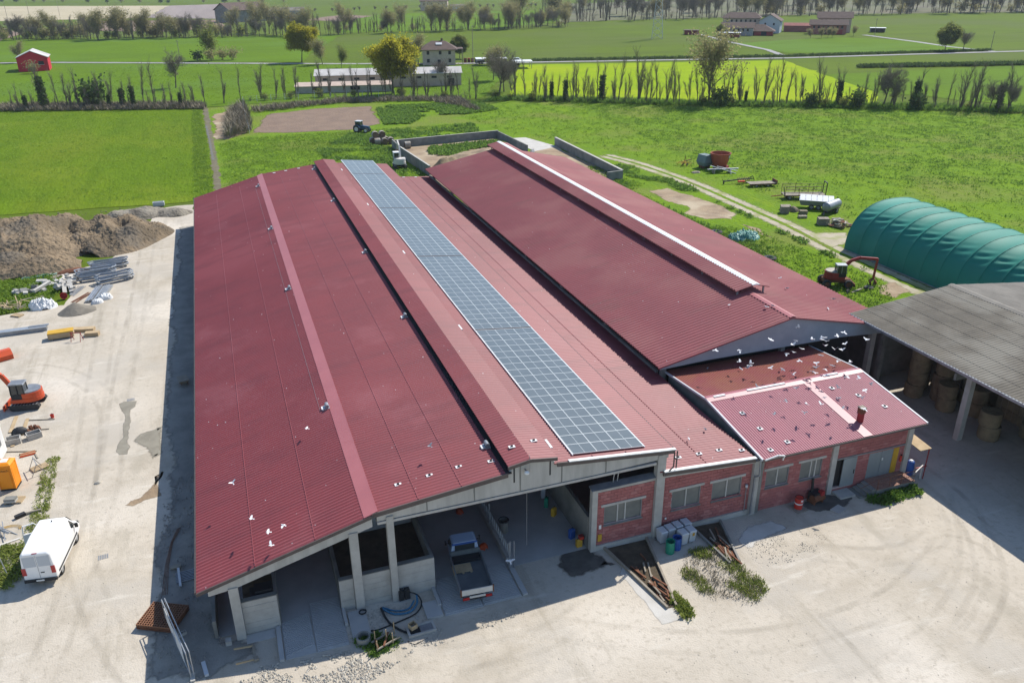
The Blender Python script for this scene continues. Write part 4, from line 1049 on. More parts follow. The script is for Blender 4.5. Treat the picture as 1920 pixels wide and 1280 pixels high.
MB().b2(44.93, 45.44, AY+0.01, AY+0.07, 0.52, 2.75).build('yellow_leaf', M_yellow, dr)
MB().b2(43.9, 44.0, AY-0.02, AY+0.018, 1.9, 2.1).build('notice', M_white, dr)
MB().b2(41.3, 41.45, 40.16, 40.23, 4.2, 4.42).build('wall_lamp', M_steel, an)
pf = thing_part('platform', an)
MB().b2(42.45, 46.0, 38.75, 40.2, 0.0, 0.50).build('base', M_conc_dark, pf)
for i in range(14):
    MB().b2(42.46+i*0.253, 42.46+i*0.253+0.24, 38.72, 40.2, 0.503, 0.53).build('tile', M_terra, pf)
for i in range(4):
    MB().b2(41.0+i*0.36, 41.34+i*0.36, 38.85, 40.05, 0.0, 0.13*(i+1)).build('step', M_conc_dark, pf)
MB().b2(39.6, 40.95, 39.2, 40.18, 0.0, 0.16).build('doorstep', M_conc, pf)
rl = MB()
for x in (42.5, 43.6, 44.7, 45.9):
    rl.tube([(x, 38.8, 0.5), (x, 38.8, 1.4)], 0.02, 5)
rl.tube([(42.5, 38.8, 1.4), (45.9, 38.8, 1.4)], 0.022, 5).tube([(42.5, 38.8, 0.95), (45.9, 38.8, 0.95)], 0.018, 5)
for i in range(16):
    rl.tube([(42.6+i*0.21, 38.8, 0.55), (42.6+i*0.21, 38.8, 1.38)], 0.008, 4)
rl.tube([(41.0, 38.9, 0.9), (42.5, 38.8, 1.4)], 0.02, 5)
rl.build('railing', M_rusty, pf)
cp = thing_part('canopy', an)
MB().prism([(39.2, 2.75), (41.2, 2.95), (41.2, 3.0), (39.2, 2.80)], 'x', 46.42, 47.5).build('canopy_roof', M_wood, cp)
for y in (39.3, 41.0):
    MB().b2(47.36, 47.42, y-0.03, y+0.03, 0, 2.8).build('post', M_redpaint, cp)
MB().b2(46.42, 47.5, 39.25, 39.31, 1.15, 1.22).build('rail', M_redpaint, cp)

# ---- open shed with the grey fibre cement roof
sh = thing('hay_shed', 'open hay shed with weathered grey corrugated roof on concrete posts', 'shed', (0, 0, 0))
S0, S1 = 12.0, 54.6
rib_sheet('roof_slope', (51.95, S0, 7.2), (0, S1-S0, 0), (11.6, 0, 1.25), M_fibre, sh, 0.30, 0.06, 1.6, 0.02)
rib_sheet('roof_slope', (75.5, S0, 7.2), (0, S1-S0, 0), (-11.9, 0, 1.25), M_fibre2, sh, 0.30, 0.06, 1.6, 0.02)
MB().prism([(63.2, 8.47), (63.6, 8.57), (64.0, 8.47), (64.0, 8.41), (63.6, 8.5), (63.2, 8.41)], 'y', S0, S1+0.05).build('ridge_flashing', M_fibre2, sh)
MB().prism([(51.88, 7.22), (51.98, 7.26), (51.98, 7.0), (51.88, 7.0)], 'y', S0, S1).build('eave_beam', M_steel, sh)
MB().prism([(52.4, 7.0), (63.6, 8.2), (75, 7.0), (75, 6.4), (63.6, 7.2), (52.4, 6.4)], 'y', S1-0.4, S1-0.1).build('gable_beam', M_conc_dark, sh)
for y in (20.5, 31.7, 42.9, 54.0):
    MB().b2(54.3, 54.8, y-0.25, y+0.25, 0, 7.15).build('column', M_conc, sh)
    MB().b2(72.5, 73.0, y-0.25, y+0.25, 0, 7.15).build('column', M_conc, sh)
    MB().prism([(52.2, 6.95), (54.4, 7.2), (63.6, 8.1), (75, 6.9), (75, 6.4), (63.6, 7.4), (54.4, 6.5), (53.0, 6.55)], 'y', y-0.18, y+0.18).build('roof_truss', M_conc_dark, sh)
MB().b2(52.6, 55.2, 42.78, 42.98, 5.9, 6.5).build('bracket', M_conc_dark, sh)
MB().b2(73.2, 73.4, S0, S1, 0, 6.8).build('rear_wall', M_conc_dark, sh)
MB().b2(55, 73, S0, S0+0.2, 0, 6.6).build('end_wall', M_conc_dark, sh)
MB().b2(54.85, 73, S1-0.05, S1+0.15, 0, 6.35).build('end_wall', M_conc_dark, sh)

# ---- green tarpaulin tunnel
tn = thing('storage_tunnel', 'long storage tunnel covered in sagging green tarpaulin', 'tunnel', (0, 0, 0))
tx0, tx1, ty0, ty1, tz = 80.3, 95.2, 36.0, 87.4, 6.65
nb = 19; na = 110; nl = nb*16
V = []; F = []
rnd = random.Random(5)
wr = [rnd.uniform(0.5, 1.3) for _ in range(nb+1)]
for j in range(nl+1):
    t = j/nl*nb; fr = t-math.floor(t); b = int(min(nb-1, math.floor(t)))
    sag = 0.17*wr[b]*math.sin(math.pi*fr)**0.8
    y = ty1-(ty1-ty0)*j/nl
    for i in range(na+1):
        a = math.pi*i/na; ca, sa = math.cos(a), math.sin(a)
        s2 = sag*min(1, sa*1.4)
        up = max(0.0, min(1.0, (sa-0.45)/0.35)) * (1 if ca < 0 else 0.7)
        wk = 0.085*wr[b]*math.sin(fr*math.pi)*math.sin(a*34+fr*6+b*2.1)*math.exp(-((a-math.pi*0.74)/0.16)**2)*(1 if fr < 0.9 else 0)
        k = 1-(s2+wk)/tz
        hx = (tx1-tx0)/2*k
        V.append(((tx0+tx1)/2+hx*ca*(abs(ca)**-0.18 if abs(ca) > 0.02 else 1), y, tz*k*sa**0.82 if sa > 0 else 0))
for j in range(nl):
    for i in range(na):
        q = j*(na+1)+i
        F.append((q, q+1, q+na+2, q+na+1))
mb = MB(); mb.v = V; mb.f = F
mb.build('tarpaulin', M_tarp, tn, True, False)
e = MB(); e.v = [((tx0+tx1)/2+(tx1-tx0)/2*math.cos(math.pi*i/24)*0.97, ty1-0.3, tz*0.97*max(0, math.sin(math.pi*i/24))**0.82) for i in range(25)]
e.f = [tuple(range(25))]
e.build('end_sheet', M_tarp, tn)
for k in range(nb+1):
    pts = []
    y = ty1-(ty1-ty0)*k/nb
    for i in range(25):
        a = math.pi*i/24; ca = math.cos(a); sa = math.sin(a)
        pts.append(((tx0+tx1)/2+(tx1-tx0)/2*ca*(abs(ca)**-0.18 if abs(ca) > 0.02 else 1), y, tz*sa**0.82 if sa > 1e-6 else 0))
    MB().tube(pts, 0.06, 5).build('hoop', M_tarp, tn)
MB().b2(tx0-0.15, tx0+0.15, ty0, ty1, 0, 0.12).build('base_rail', M_steel, tn)

# ---- walled manure yard beyond the barns
my = thing('manure_pit', 'concrete walled manure pit with brown heap beyond the barns', 'manure pit', (0, 0, 0))
def wall_run(parent, pts, h, t, name='wall', m=None):
    for a, b in zip(pts[:-1], pts[1:]):
        MB().bar((a[0], a[1], h/2), (b[0], b[1], h/2), t, h).build(name, m or M_conc_dark, parent)
wall_run(my, [(37.2, 152), (36.0, 172), (36.2, 181.5)], 2.0, 0.3)
wall_run(my, [(36.2, 181.5), (62.0, 184.5)], 1.7, 0.3)
wall_run(my, [(61.9, 184.4), (62.4, 166)], 1.6, 0.3)
MB().bar((37.2, 152, 2.03), (36.0, 172, 2.03), 0.36, 0.06).build('coping', M_conc, my)
MB().bar((36.2, 181.5, 1.73), (62.0, 184.5, 1.73), 0.36, 0.06).build('coping', M_conc, my)
sheet('dung_floor', [(37.4, 140), (36.3, 181), (61.8, 184), (62.2, 150), (58, 134)], M_soil, 0.03, 1.5, 0.3, parent=my)
tag(heap('straw_heap', (43.0, 158.5), 3.6, 3.0, 1.4, M_hay, 23, 0.3, 0.8, 0.8, 40), 'yellow straw heap inside the manure pit', 'straw heap')
tag(heap('manure_heap', (52, 166), 7.5, 5.0, 0.9, M_soil, 29, 0.1, 0.8, 0.9, 50), 'brown manure heap in the middle of the walled pit', 'manure heap')
scatter_blades('weeds', [(42, 172), (44, 179), (60, 181), (61, 176), (52, 173.5), (47, 167.5)], 650, 0.3, 0.8, 0.9, M_weed, 31, 'dark weeds growing inside the walled manure pit', 8)
sheet('concrete_slab', [(63.52,182.75), (68.04,182.37), (71.01,169.56), (64.36,166.52)], M_pale, 0.05)
mw = thing('yard_wall', 'L shaped concrete retaining wall right of the far barn', 'wall', (0, 0, 0))
wall_run(mw, [(71.2, 171.5), (70.3, 136.5), (67.0, 136)], 1.7, 0.4)
MB().bar((71.2, 171.5, 1.74), (70.3, 136.5, 1.74), 0.5, 0.08).build('coping', M_conc, mw)
sheet('yard_floor', [(63, 166), (70.8, 170.8), (70.0, 137), (66, 137), (60, 140)], M_soil, 0.035, 1.5, 0.3, parent=mw)

# ---------------------------------------------------------------- vehicles and machines
def wheel(parent, c, r, w, rim_m=None, axis='x', tread=False):
    o = thing_part('wheel', parent)
    d = Vector((1, 0, 0)) if axis == 'x' else Vector((0, 1, 0))
    c = Vector(c)
    t = MB(); n = 20
    prof = [(0.62*r, -0.42*w), (0.9*r, -0.5*w), (r, -0.36*w), (r, 0.36*w), (0.9*r, 0.5*w), (0.62*r, 0.42*w)]
    vs = []; fs = []
    for rr, h in prof:
        for i in range(n):
            a = 2*math.pi*i/n
            rr2 = rr*(1.04 if tread and rr == r and i % 2 else 1)
            vs.append((c.x+h, c.y+rr2*math.cos(a), c.z+rr2*math.sin(a)) if axis == 'x' else (c.x+rr2*math.cos(a), c.y+h, c.z+rr2*math.sin(a)))
    for k in range(len(prof)-1):
        for i in range(n):
            fs.append((k*n+i, k*n+(i+1) % n, (k+1)*n+(i+1) % n, (k+1)*n+i))
    t.add(vs, fs).build('tyre', M_tyre, o)
    MB().cyl(c-d*0.34*w, c+d*0.34*w, 0.63*r, 0.63*r, 14).build('rim', rim_m or M_steel, o)
    return o

def loft(rings):
    """closed rings of points joined one to the next, ends capped"""
    n = len(rings[0]); mb = MB()
    mb.v = [tuple(p) for r in rings for p in r]
    mb.f = [(k*n+i, k*n+(i+1) % n, (k+1)*n+(i+1) % n, (k+1)*n+i) for k in range(len(rings)-1) for i in range(n)]
    mb.f += [tuple(range(n))[::-1], tuple(range((len(rings)-1)*n, len(rings)*n))]
    return mb

def ring(y, w0, wt, z0, zb, zt, r=0.14):
    return [(-w0+0.06, y, z0), (-w0, y, z0+0.15), (-w0, y, zb), (-wt, y, zt-r), (-wt+r, y, zt), (wt-r, y, zt), (wt, y, zt-r), (w0, y, zb), (w0, y, z0+0.15), (w0-0.06, y, z0)]

# ---- white panel van
v = thing('panel_van', 'white panel van with its far front door open on the side road', 'van', (-14.75, 50.35, 0.012), R(-8.4))
b = loft([ring(-1.02, 0.96, 0.86, 0.42, 1.35, 2.44), ring(-0.9, 1.0, 0.90, 0.36, 1.35, 2.52), ring(1.0, 1.02, 0.92, 0.34, 1.35, 2.56), ring(2.7, 1.02, 0.90, 0.34, 1.35, 2.50),
          ring(3.05, 1.01, 0.82, 0.34, 1.3, 2.30), ring(3.75, 0.99, 0.86, 0.34, 1.08, 1.42, 0.1), ring(4.3, 0.94, 0.82, 0.36, 0.85, 1.10, 0.1), ring(4.46, 0.84, 0.72, 0.42, 0.72, 0.92, 0.08)])
o = b.build('body', M_vanw, v, False)
bev = o.modifiers.new('soft edges', 'BEVEL'); bev.width = 0.035; bev.segments = 2; bev.limit_method = 'ANGLE'; bev.angle_limit = R(18)
MB().add([(-0.74, 3.12, 2.26), (0.74, 3.12, 2.26), (0.80, 3.74, 1.50), (-0.80, 3.74, 1.50)], [(0, 1, 2, 3)]).build('windscreen', M_car_glass, v)
for s in (-1, 1):
    MB().add([(s*1.0, 2.15, 1.42), (s*0.915, 2.2, 2.16), (s*0.885, 2.92, 2.10), (s*0.995, 3.5, 1.36)], [(0, 1, 2, 3)]).build('side_window', M_car_glass, v)
    MB().b2(s*0.74, s*0.99, -1.05, -1.0, 0.9, 1.45).build('tail_lamp', M_lamp, v)
    MB().box((s*1.16, 3.25, 1.42), (0.2, 0.12, 0.3)).build('mirror', M_black, v)
    MB().b2(s*1.0, s*1.035, -0.6, 3.4, 0.62, 0.76).build('side_moulding', M_black, v)
    wheel(v, (s*0.88, 0.0, 0.34), 0.345, 0.24, M_gal)
    wheel(v, (s*0.88, 3.3, 0.34), 0.345, 0.24, M_gal)
    MB().b2(s*0.62, s*0.9, 4.38, 4.42, 0.78, 1.0).build('headlamp', M_glass, v)
MB().b2(-0.98, 0.98, -1.12, -1.0, 0.36, 0.56).build('rear_bumper', M_black, v)
MB().b2(-0.26, 0.22, -1.13, -1.121, 0.42, 0.53).build('number_plate', M_white, v)
MB().b2(0.1, 0.32, -1.06, -1.02, 1.0, 1.05).build('door_handle', M_black, v)
MB().b2(-0.008, 0.008, -1.035, -1.02, 0.6, 2.38).build('door_gap', M_steel, v)
MB().b2(-0.15, 0.15, -1.0, -0.9, 2.47, 2.50).build('brake_lamp', M_redpaint, v)
MB().b2(-0.8, -0.06, -1.034, -1.022, 1.5, 2.28).build('rear_window_panel', M_bin, v)
MB().b2(0.06, 0.8, -1.034, -1.022, 1.5, 2.28).build('rear_window_panel', M_bin, v)
MB().cyl((0.1, 2.35, 2.5), (0.1, 2.35, 2.62), 0.05, 0.03, 8).build('aerial', M_black, v)
d = thing_part('front_door', v)
hinge = Matrix.Rotation(R(-64), 3, 'Z')
dm = MB()
for lst in ([(-0.02, -1.25, 0.45), (-0.02, -1.2, 1.38), (-0.02, 0.05, 1.30), (-0.02, 0.05, 0.45)],):
    pts = [hinge @ Vector(p) + Vector((-1.03, 3.35, 0)) for p in lst]
    q = [p + hinge @ Vector((0.07, 0, 0)) for p in pts]
    dm.add(pts+q, [(0, 1, 2, 3), (7, 6, 5, 4), (0, 4, 5, 1), (1, 5, 6, 2), (2, 6, 7, 3), (3, 7, 4, 0)])
dm.build('door_skin', M_vanw, d)
fr = [hinge @ Vector(p) + Vector((-1.0, 3.35, 0)) for p in [(0, -1.2, 1.36), (0.09, -1.12, 2.08), (0.10, -0.45, 2.08), (0, 0.0, 1.32)]]
MB().tube(fr, 0.04, 6).build('window_frame', M_vanw, d)

# ---- small flatbed truck under the barn roof
t = thing('flatbed_truck', 'small flatbed truck with open dropside bed parked under the barn roof', 'truck', (11.0, 38.0, 0.045), R(-4.5))
MB().b2(-0.98, 0.98, 0.05, 3.55, 0.80, 0.90).build('bed_floor', M_truckbed, t)
for s in (-1, 1):
    MB().b2(s*0.98, s*1.03, 0.02, 3.5, 0.80, 1.28).build('side_board', M_steel, t)
    MB().b2(s*0.99, s*1.06, -0.02, 0.05, 0.75, 1.32).build('corner_post', M_rusty, t)
    wheel(t, (s*0.78, 1.0, 0.36), 0.36, 0.24)
    wheel(t, (s*0.80, 3.95, 0.34), 0.34, 0.22)
    MB().b2(s*0.52, s*0.92, -0.06, 0.0, 0.5, 0.68).build('tail_lamp', M_lamp, t)
    MB().box((s*1.14, 4.35, 1.62), (0.14, 0.06, 0.34)).build('mirror', M_black, t)
    MB().bar((s*0.9, 4.3, 1.55), (s*1.1, 4.35, 1.6), 0.04).build('mirror_arm', M_black, t)
MB().b2(-0.97, 0.97, -0.01, 0.05, 0.84, 1.24).build('tailgate', M_offwhite, t)
MB().b2(-0.5, 0.5, -0.05, 0.0, 0.60, 0.74).build('rear_plate', M_offwhite, t)
MB().b2(-0.95, 0.95, -0.03, 0.03, 0.46, 0.58).build('rear_bar', M_black, t)
MB().b2(-0.36, 0.36, 0.1, 4.6, 0.55, 0.78).build('chassis', M_black, t)
cb = loft([[(x, 3.66, z) for x, z in ((-0.9, 0.5), (-0.93, 1.25), (-0.82, 1.95), (-0.7, 2.02), (0.7, 2.02), (0.82, 1.95), (0.93, 1.25), (0.9, 0.5))],
           [(x, 4.55, z) for x, z in ((-0.9, 0.5), (-0.93, 1.25), (-0.80, 2.0), (-0.68, 2.06), (0.68, 2.06), (0.80, 2.0), (0.93, 1.25), (0.9, 0.5))],
           [(x, 5.15, z) for x, z in ((-0.88, 0.45), (-0.91, 1.0), (-0.88, 1.18), (-0.8, 1.22), (0.8, 1.22), (0.88, 1.18), (0.91, 1.0), (0.88, 0.45))]])
cb.build('cab', M_truckblue, t)
MB().b2(-0.66, 0.66, 3.62, 3.655, 1.35, 1.85).build('rear_window', M_car_glass, t)
MB().b2(-0.84, 0.84, 3.6, 3.68, 1.88, 1.98).build('cab_rear_trim', M_blue, t)
MB().b2(-0.98, 0.98, 3.53, 3.6, 0.9, 1.45).build('headboard', M_truckbed, t)
MB().b2(-0.9, 0.9, 2.95, 3.5, 0.905, 1.12).build('toolbox', M_black, t)
for s in (-1, 1):
    MB().add([(s*0.915, 3.9, 1.3), (s*0.84, 3.95, 1.85), (s*0.835, 4.5, 1.88), (s*0.92, 4.95, 1.3)], [(0, 1, 2, 3)]).build('side_window', M_car_glass, t)

def pallet(parent_label, loc, rz, group=None, m=None, stack=1, tilt=(0, 0)):
    o = thing('pallet', parent_label, 'pallet', loc, rz, group)
    o.rotation_euler = (tilt[0], tilt[1], rz)
    m = m or M_wood
    for k in range(stack):
        z = 0.145*k
        for i in range(7):
            MB().b2(-0.6, 0.6, -0.4+i*0.118, -0.4+i*0.118+0.09, z+0.122, z+0.144).build('deck_board', m, o)
        for x in (-0.53, 0.0, 0.53):
            MB().b2(x-0.07, x+0.07, -0.4, 0.4, z+0.022, z+0.12).build('bearer', m, o)
        for x in (-0.53, 0.0, 0.53):
            MB().b2(x-0.06, x+0.06, -0.4, 0.4, z, z+0.02).build('base_board', m, o)
    return o
pallet('wooden pallet lying in the flatbed truck', (10.72, 40.35, 0.955), R(-4.5), m=M_wood)

def excavator(label, loc, rz, paint, cabm, boom, stick, bucket_at, tracked=True, name='excavator', cab_side=-1, s=1.0, deckm=None):
    e = thing(name, label, 'excavator', loc, rz)
    e.scale = (s, s, s)
    if tracked:
        for sx in (-1, 1):
            tr = thing_part('track', e)
            prof = [(-1.25, 0.30), (-1.1, 0.08), (-0.95, 0.0), (0.95, 0.0), (1.1, 0.08), (1.25, 0.30), (1.12, 0.5), (0.95, 0.56), (-0.95, 0.56), (-1.12, 0.5)]
            MB().prism(prof, 'x', sx*0.8-0.2, sx*0.8+0.2).build('track_belt', M_tyre, tr)
            for k in range(9):
                MB().b2(sx*0.8-0.21, sx*0.8+0.21, -1.0+k*0.25-0.04, -1.0+k*0.25+0.04, 0.56, 0.59).build('track_shoe', M_steel, tr)
        MB().b2(-0.6, 0.6, -0.6, 0.6, 0.3, 0.66).build('undercarriage', M_black, e)
        bl = thing_part('dozer_blade', e)
        MB().b2(-0.95, 0.95, 1.62, 1.72, 0.05, 0.5).build('blade', paint, bl)
        MB().bar((-0.5, 0.9, 0.3), (-0.5, 1.65, 0.25), 0.1).bar((0.5, 0.9, 0.3), (0.5, 1.65, 0.25), 0.1).build('blade_arm', M_black, bl)
    else:
        MB().b2(-0.5, 0.5, -1.5, 1.5, 0.55, 0.95).build('chassis', M_rusty, e)
        for sx in (-1, 1):
            for y in (-1.25, 1.25):
                wheel(e, (sx*0.95, y, 0.5), 0.5, 0.4, M_rusty)
        MB().b2(-1.1, 1.1, 1.9, 2.0, 0.15, 0.6).build('blade', M_rusty, e)
    z0 = 0.7 if tracked else 1.0
    MB().cyl((0, 0, z0-0.06), (0, 0, z0+0.04), 0.5, 0.5, 16).build('slew_ring', M_black, e)
    # rounded deck with counterweight at the rear
    pts = []
    for i in range(13):
        a = math.pi+math.pi*i/12
        pts.append((0.95*math.cos(a), -0.35+1.05*math.sin(a)))
    pts += [(0.95, 0.75), (0.45, 0.95), (-0.95, 0.95)]
    MB().prism(pts, 'z', z0+0.04, z0+0.36).build('deck', paint, e)
    MB().prism([(0.97*x, 0.97*y) for x, y in pts[:13]]+[(0.9, 0.0), (-0.9, 0.0)], 'z', z0+0.363, z0+0.85).build('engine_cover', paint, e)
    MB().prism([(0.9*x, 0.9*y) for x, y in pts[:13]]+[(0.84, -0.02), (-0.84, -0.02)], 'z', z0+0.853, z0+0.95).build('hood', deckm or M_steel, e)
    c = thing_part('cab', e)
    x0, x1 = (cab_side*0.92, cab_side*0.02)
    lo, hi = min(x0, x1), max(x0, x1)
    MB().b2(lo+0.03, hi-0.03, -0.28, 0.86, z0+0.37, z0+0.80).build('cab_base', M_black, c)
    for x in (lo+0.04, hi-0.04):
        for y in (-0.26, 0.28, 0.84):
            MB().bar((x, y, z0+0.8), (x, y*0.93, z0+1.72), 0.07).build('pillar', cabm, c)
    MB().b2(lo+0.07, hi-0.07, -0.25, 0.80, z0+0.82, z0+1.70).build('glass', M_car_glass, c)
    MB().prism([(-0.36, z0+1.73), (0.9, z0+1.73), (0.84, z0+1.83), (-0.3, z0+1.83)], 'x', lo-0.02, hi+0.02).build('cab_roof', cabm if cabm != M_black else M_steel, c)
    bx = 0.32 if cab_side < 0 else -0.32
    def limb(nm, pl, w, h0, h1):
        mb = MB()
        for i, (a, b_) in enumerate(zip(pl[:-1], pl[1:])):
            mb.bar((bx, a[0], a[1]), (bx, b_[0], b_[1]), w, h0+(h1-h0)*i/max(1, len(pl)-1))
        return mb.build(nm, paint, e)
    limb('boom', boom, 0.22, 0.36, 0.28)
    limb('stick', stick, 0.18, 0.28, 0.2)
    MB().cyl((bx, boom[0][0]+0.25, boom[0][1]-0.1), (bx, (boom[1][0]), boom[1][1]-0.28), 0.06, 0.06, 8).build('boom_ram', M_gal, e)
    if bucket_at:
        by, bz = bucket_at
        MB().prism([(by-0.1, bz+0.35), (by+0.25, bz+0.3), (by+0.35, bz), (by+0.1, bz-0.25), (by-0.35, bz-0.2), (by-0.1, bz-0.05)], 'x', bx-0.32, bx+0.32).build('bucket', M_rusty, e)
    return e

excavator('orange tracked mini excavator with grey cab on the building site', (-19.9, 76.7, 0.012), R(80), M_orange, M_black,
          [(0.9, 1.3), (1.7, 2.9), (2.9, 3.9)], [(2.9, 3.9), (4.0, 3.1), (4.5, 2.0)], (4.5, 1.7), True, cab_side=-1, s=1.05)
excavator('white tracked excavator with red boom standing behind the barn beside the pit wall', (33.4, 161.5, 0.01), R(-4), M_offwhite, M_white,
          [(0.9, 1.4), (2.0, 3.1), (3.4, 3.6)], [(3.4, 3.6), (4.2, 2.2)], (4.3, 1.7), True, cab_side=-1, s=1.25, deckm=M_offwhite)
ex = excavator('old red wheeled excavator with bent boom and grab near the green tunnel', (69.4, 76.2, 0.01), R(-112), M_redpaint, M_steel,
               [(0.3, 1.7), (1.6, 3.0), (2.6, 3.35), (4.6, 3.2)], [(4.6, 3.3), (4.5, 0.9)], None, False, cab_side=1, s=1.05, deckm=M_beige)
gb = MB()
for k in range(4):
    a = k*math.pi/2+0.6
    gb.bar((-0.32, 4.5, 0.85), (-0.32+0.5*math.cos(a), 4.5+0.5*math.sin(a), 0.45), 0.14).bar((-0.32+0.5*math.cos(a), 4.5+0.5*math.sin(a), 0.45), (-0.32+0.25*math.cos(a), 4.5+0.25*math.sin(a), 0.05), 0.14)
gb.build('grab', M_rusty, ex)

# loose excavator bucket lying at the left edge
bk = thing('digging_bucket', 'orange rusty excavator bucket lying on the yard at the left edge', 'bucket', (-24.0, 88.6, 0.012), R(25))
MB().prism([(-0.5, 0.0), (0.5, 0.0), (0.75, 0.55), (0.4, 0.95), (-0.1, 0.95), (-0.55, 0.5)], 'x', -0.75, 0.75).build('shell', M_orange, bk)
for i in range(5):
    MB().box((-0.6+i*0.3, 0.72, 0.03), (0.1, 0.3, 0.06)).build('tooth', M_steel, bk)

# ---- tractor
def tractor(label, loc, rz):
    o = thing('tractor', label, 'tractor', loc, rz)
    loft([[(x*0.42, 0.4, z) for x, z in ((-1, 0.8), (-1, 1.55), (-0.7, 1.68), (0.7, 1.68), (1, 1.55), (1, 0.8))],
          [(x*0.36, 2.5, z) for x, z in ((-1, 0.8), (-1, 1.35), (-0.7, 1.46), (0.7, 1.46), (1, 1.35), (1, 0.8))]]).build('bonnet', M_tractor, o)
    MB().b2(-0.34, 0.34, -0.6, 2.4, 0.55, 0.82).build('chassis', M_black, o)
    MB().b2(-0.62, 0.62, -0.95, 0.38, 0.85, 1.5).build('cab_base', M_tractor, o)
    MB().b2(-0.64, 0.64, -0.9, 0.34, 1.5, 2.55).build('cab_glass', M_car_glass, o)
    MB().b2(-0.74, 0.74, -1.05, 0.5, 2.56, 2.72).build('cab_roof', M_bin, o)
    for s in (-1, 1):
        for y in (-0.92, 0.36):
            MB().bar((s*0.65, y, 1.5), (s*0.65, y, 2.56), 0.07).build('pillar', M_tractor, o)
        wheel(o, (s*0.95, -0.5, 0.85), 0.85, 0.5, M_offwhite, tread=True)
        wheel(o, (s*0.8, 1.9, 0.58), 0.58, 0.36, M_offwhite, tread=True)
        MB().prism([(-1.35, 1.2), (-1.1, 1.7), (-0.5, 1.85), (0.15, 1.7), (0.4, 1.2), (0.3, 1.2), (0.1, 1.58), (-0.5, 1.74), (-1.05, 1.6), (-1.25, 1.2)], 'x', s*0.95-0.26, s*0.95+0.26).build('fender', M_tractor, o)
    MB().cyl((0.45, 0.9, 1.5), (0.45, 0.9, 2.5), 0.05).build('exhaust', M_black, o)
    return o
tractor('dark blue tractor standing in the grass by the ploughed plot', (33.0, 204.2, 0), R(-128))

# ---- portable toilet
pt = thing('portable_toilet', 'bright orange portable toilet on the building site', 'toilet', (-18.95, 62.6, 0.012), R(-9))
MB().b2(-0.55, 0.55, -0.55, 0.55, 0.0, 0.14).build('base', M_black, pt)
MB().b2(-0.53, 0.53, -0.53, 0.53, 0.14, 2.12).build('cabin', M_brightorange, pt)
MB().b2(-0.40, 0.40, -0.565, -0.535, 0.2, 1.95).build('rear_panel', M_brightorange, pt)
for s in (-1, 1):
    MB().b2(s*0.535, s*0.56, -0.40, 0.40, 0.25, 1.95).build('side_panel', M_brightorange, pt)
    for y in (-0.5, 0.5):
        MB().b2(s*0.49, s*0.56, y-0.06, y+0.06, 0.14, 2.14).build('corner_post', M_brightorange, pt)
loft([[(x*0.58, y*0.58, z) for x, y in ((-1, -1), (1, -1), (1, 1), (-1, 1))] for z in (2.12, 2.2)]+[[(x*0.38, y*0.38, 2.34) for x, y in ((-1, -1), (1, -1), (1, 1), (-1, 1))]]).build('roof', M_brightorange, pt)
MB().b2(-0.26, 0.26, -0.26, 0.26, 2.342, 2.37).build('skylight', M_white, pt)
def lettering(txt, parent, loc, rot, size, m, name='lettering', ext=0.002):
    cu = bpy.data.curves.new(name, 'FONT'); cu.body = txt; cu.size = size; cu.align_x = 'CENTER'; cu.extrude = ext
    tmp = bpy.data.objects.new(name, cu); COL.objects.link(tmp)
    dg = bpy.context.evaluated_depsgraph_get()
    me = bpy.data.meshes.new_from_object(tmp.evaluated_get(dg))
    bpy.data.objects.remove(tmp)
    me.materials.clear(); me.materials.append(m)
    o = link(name, me, parent); o.location = loc; o.rotation_euler = rot
    return o
lettering('sebach', pt, (0, -0.575, 1.68), (R(90), 0, 0), 0.28, M_text)

# white site cabin cut by the left frame edge
sc = thing('site_cabin', 'white site cabin at the left frame edge behind the orange toilet', 'cabin', (-21.7, 65.6, 0.012), R(-5))
MB().b2(-1.2, 1.2, -3.0, 3.0, 0.12, 2.5).build('shell', M_white, sc)
MB().b2(-1.24, 1.24, -3.05, 3.05, 2.5, 2.6).build('roof', M_white, sc)
MB().b2(-1.1, 1.1, -2.9, 2.9, 0.0, 0.12).build('skid', M_steel, sc)
MB().b2(1.203, 1.23, -0.5, 0.4, 0.15, 2.15).build('door', M_bin, sc)
MB().b2(1.203, 1.23, 1.2, 2.2, 1.1, 1.9).build('window', M_glass, sc)

# ---- building site clutter, left yard
pallet('wooden pallet lying flat beside the orange toilet', (-17.3, 64.7, 0.012), R(28))
pp = pallet('pale pallet carrying a small concrete slab in front of the orange toilet', (-18.35, 60.4, 0.012), R(-14))
s_ = thing('kerb_slab', 'grey concrete slab lying on the pale pallet', 'slab', (-18.55, 60.2, 0.165), R(-14))
MB().b2(-0.4, 0.4, -0.25, 0.25, 0, 0.16).build('slab', M_conc, s_)
MB().b2(-0.4, 0.4, -0.25, 0.25, 0.165, 0.30).build('slab', M_conc_dark, s_)
tr = thing('steel_trestle', 'thin steel trestle standing over the flat pallet', 'trestle', (-17.4, 64.2, 0.012), R(20))
for y in (-0.6, 0.6):
    MB().bar((-0.5, y, 0), (0, y, 1.0), 0.04).bar((0.5, y, 0), (0, y, 1.0), 0.04).build('leg', M_steel, tr)
MB().bar((0, -0.8, 1.0), (0, 0.8, 1.0), 0.05).build('top_rail', M_steel, tr)
rnd = random.Random(3)
for i, (px, lab) in enumerate((((-20.0, 70.6), 'long pale plank, leftmost of the boards by the site cabin'), ((-19.6, 72.4), 'pale plank next to the black sack'), ((-20.6, 73.2), 'pale plank nearest the orange excavator'))):
    tag(MB().box((0, 0, 0.04), (0.28, 3.0, 0.06)).build('plank', M_wood), lab, 'plank').location = (px[0], px[1], 0.02+0.01*i)
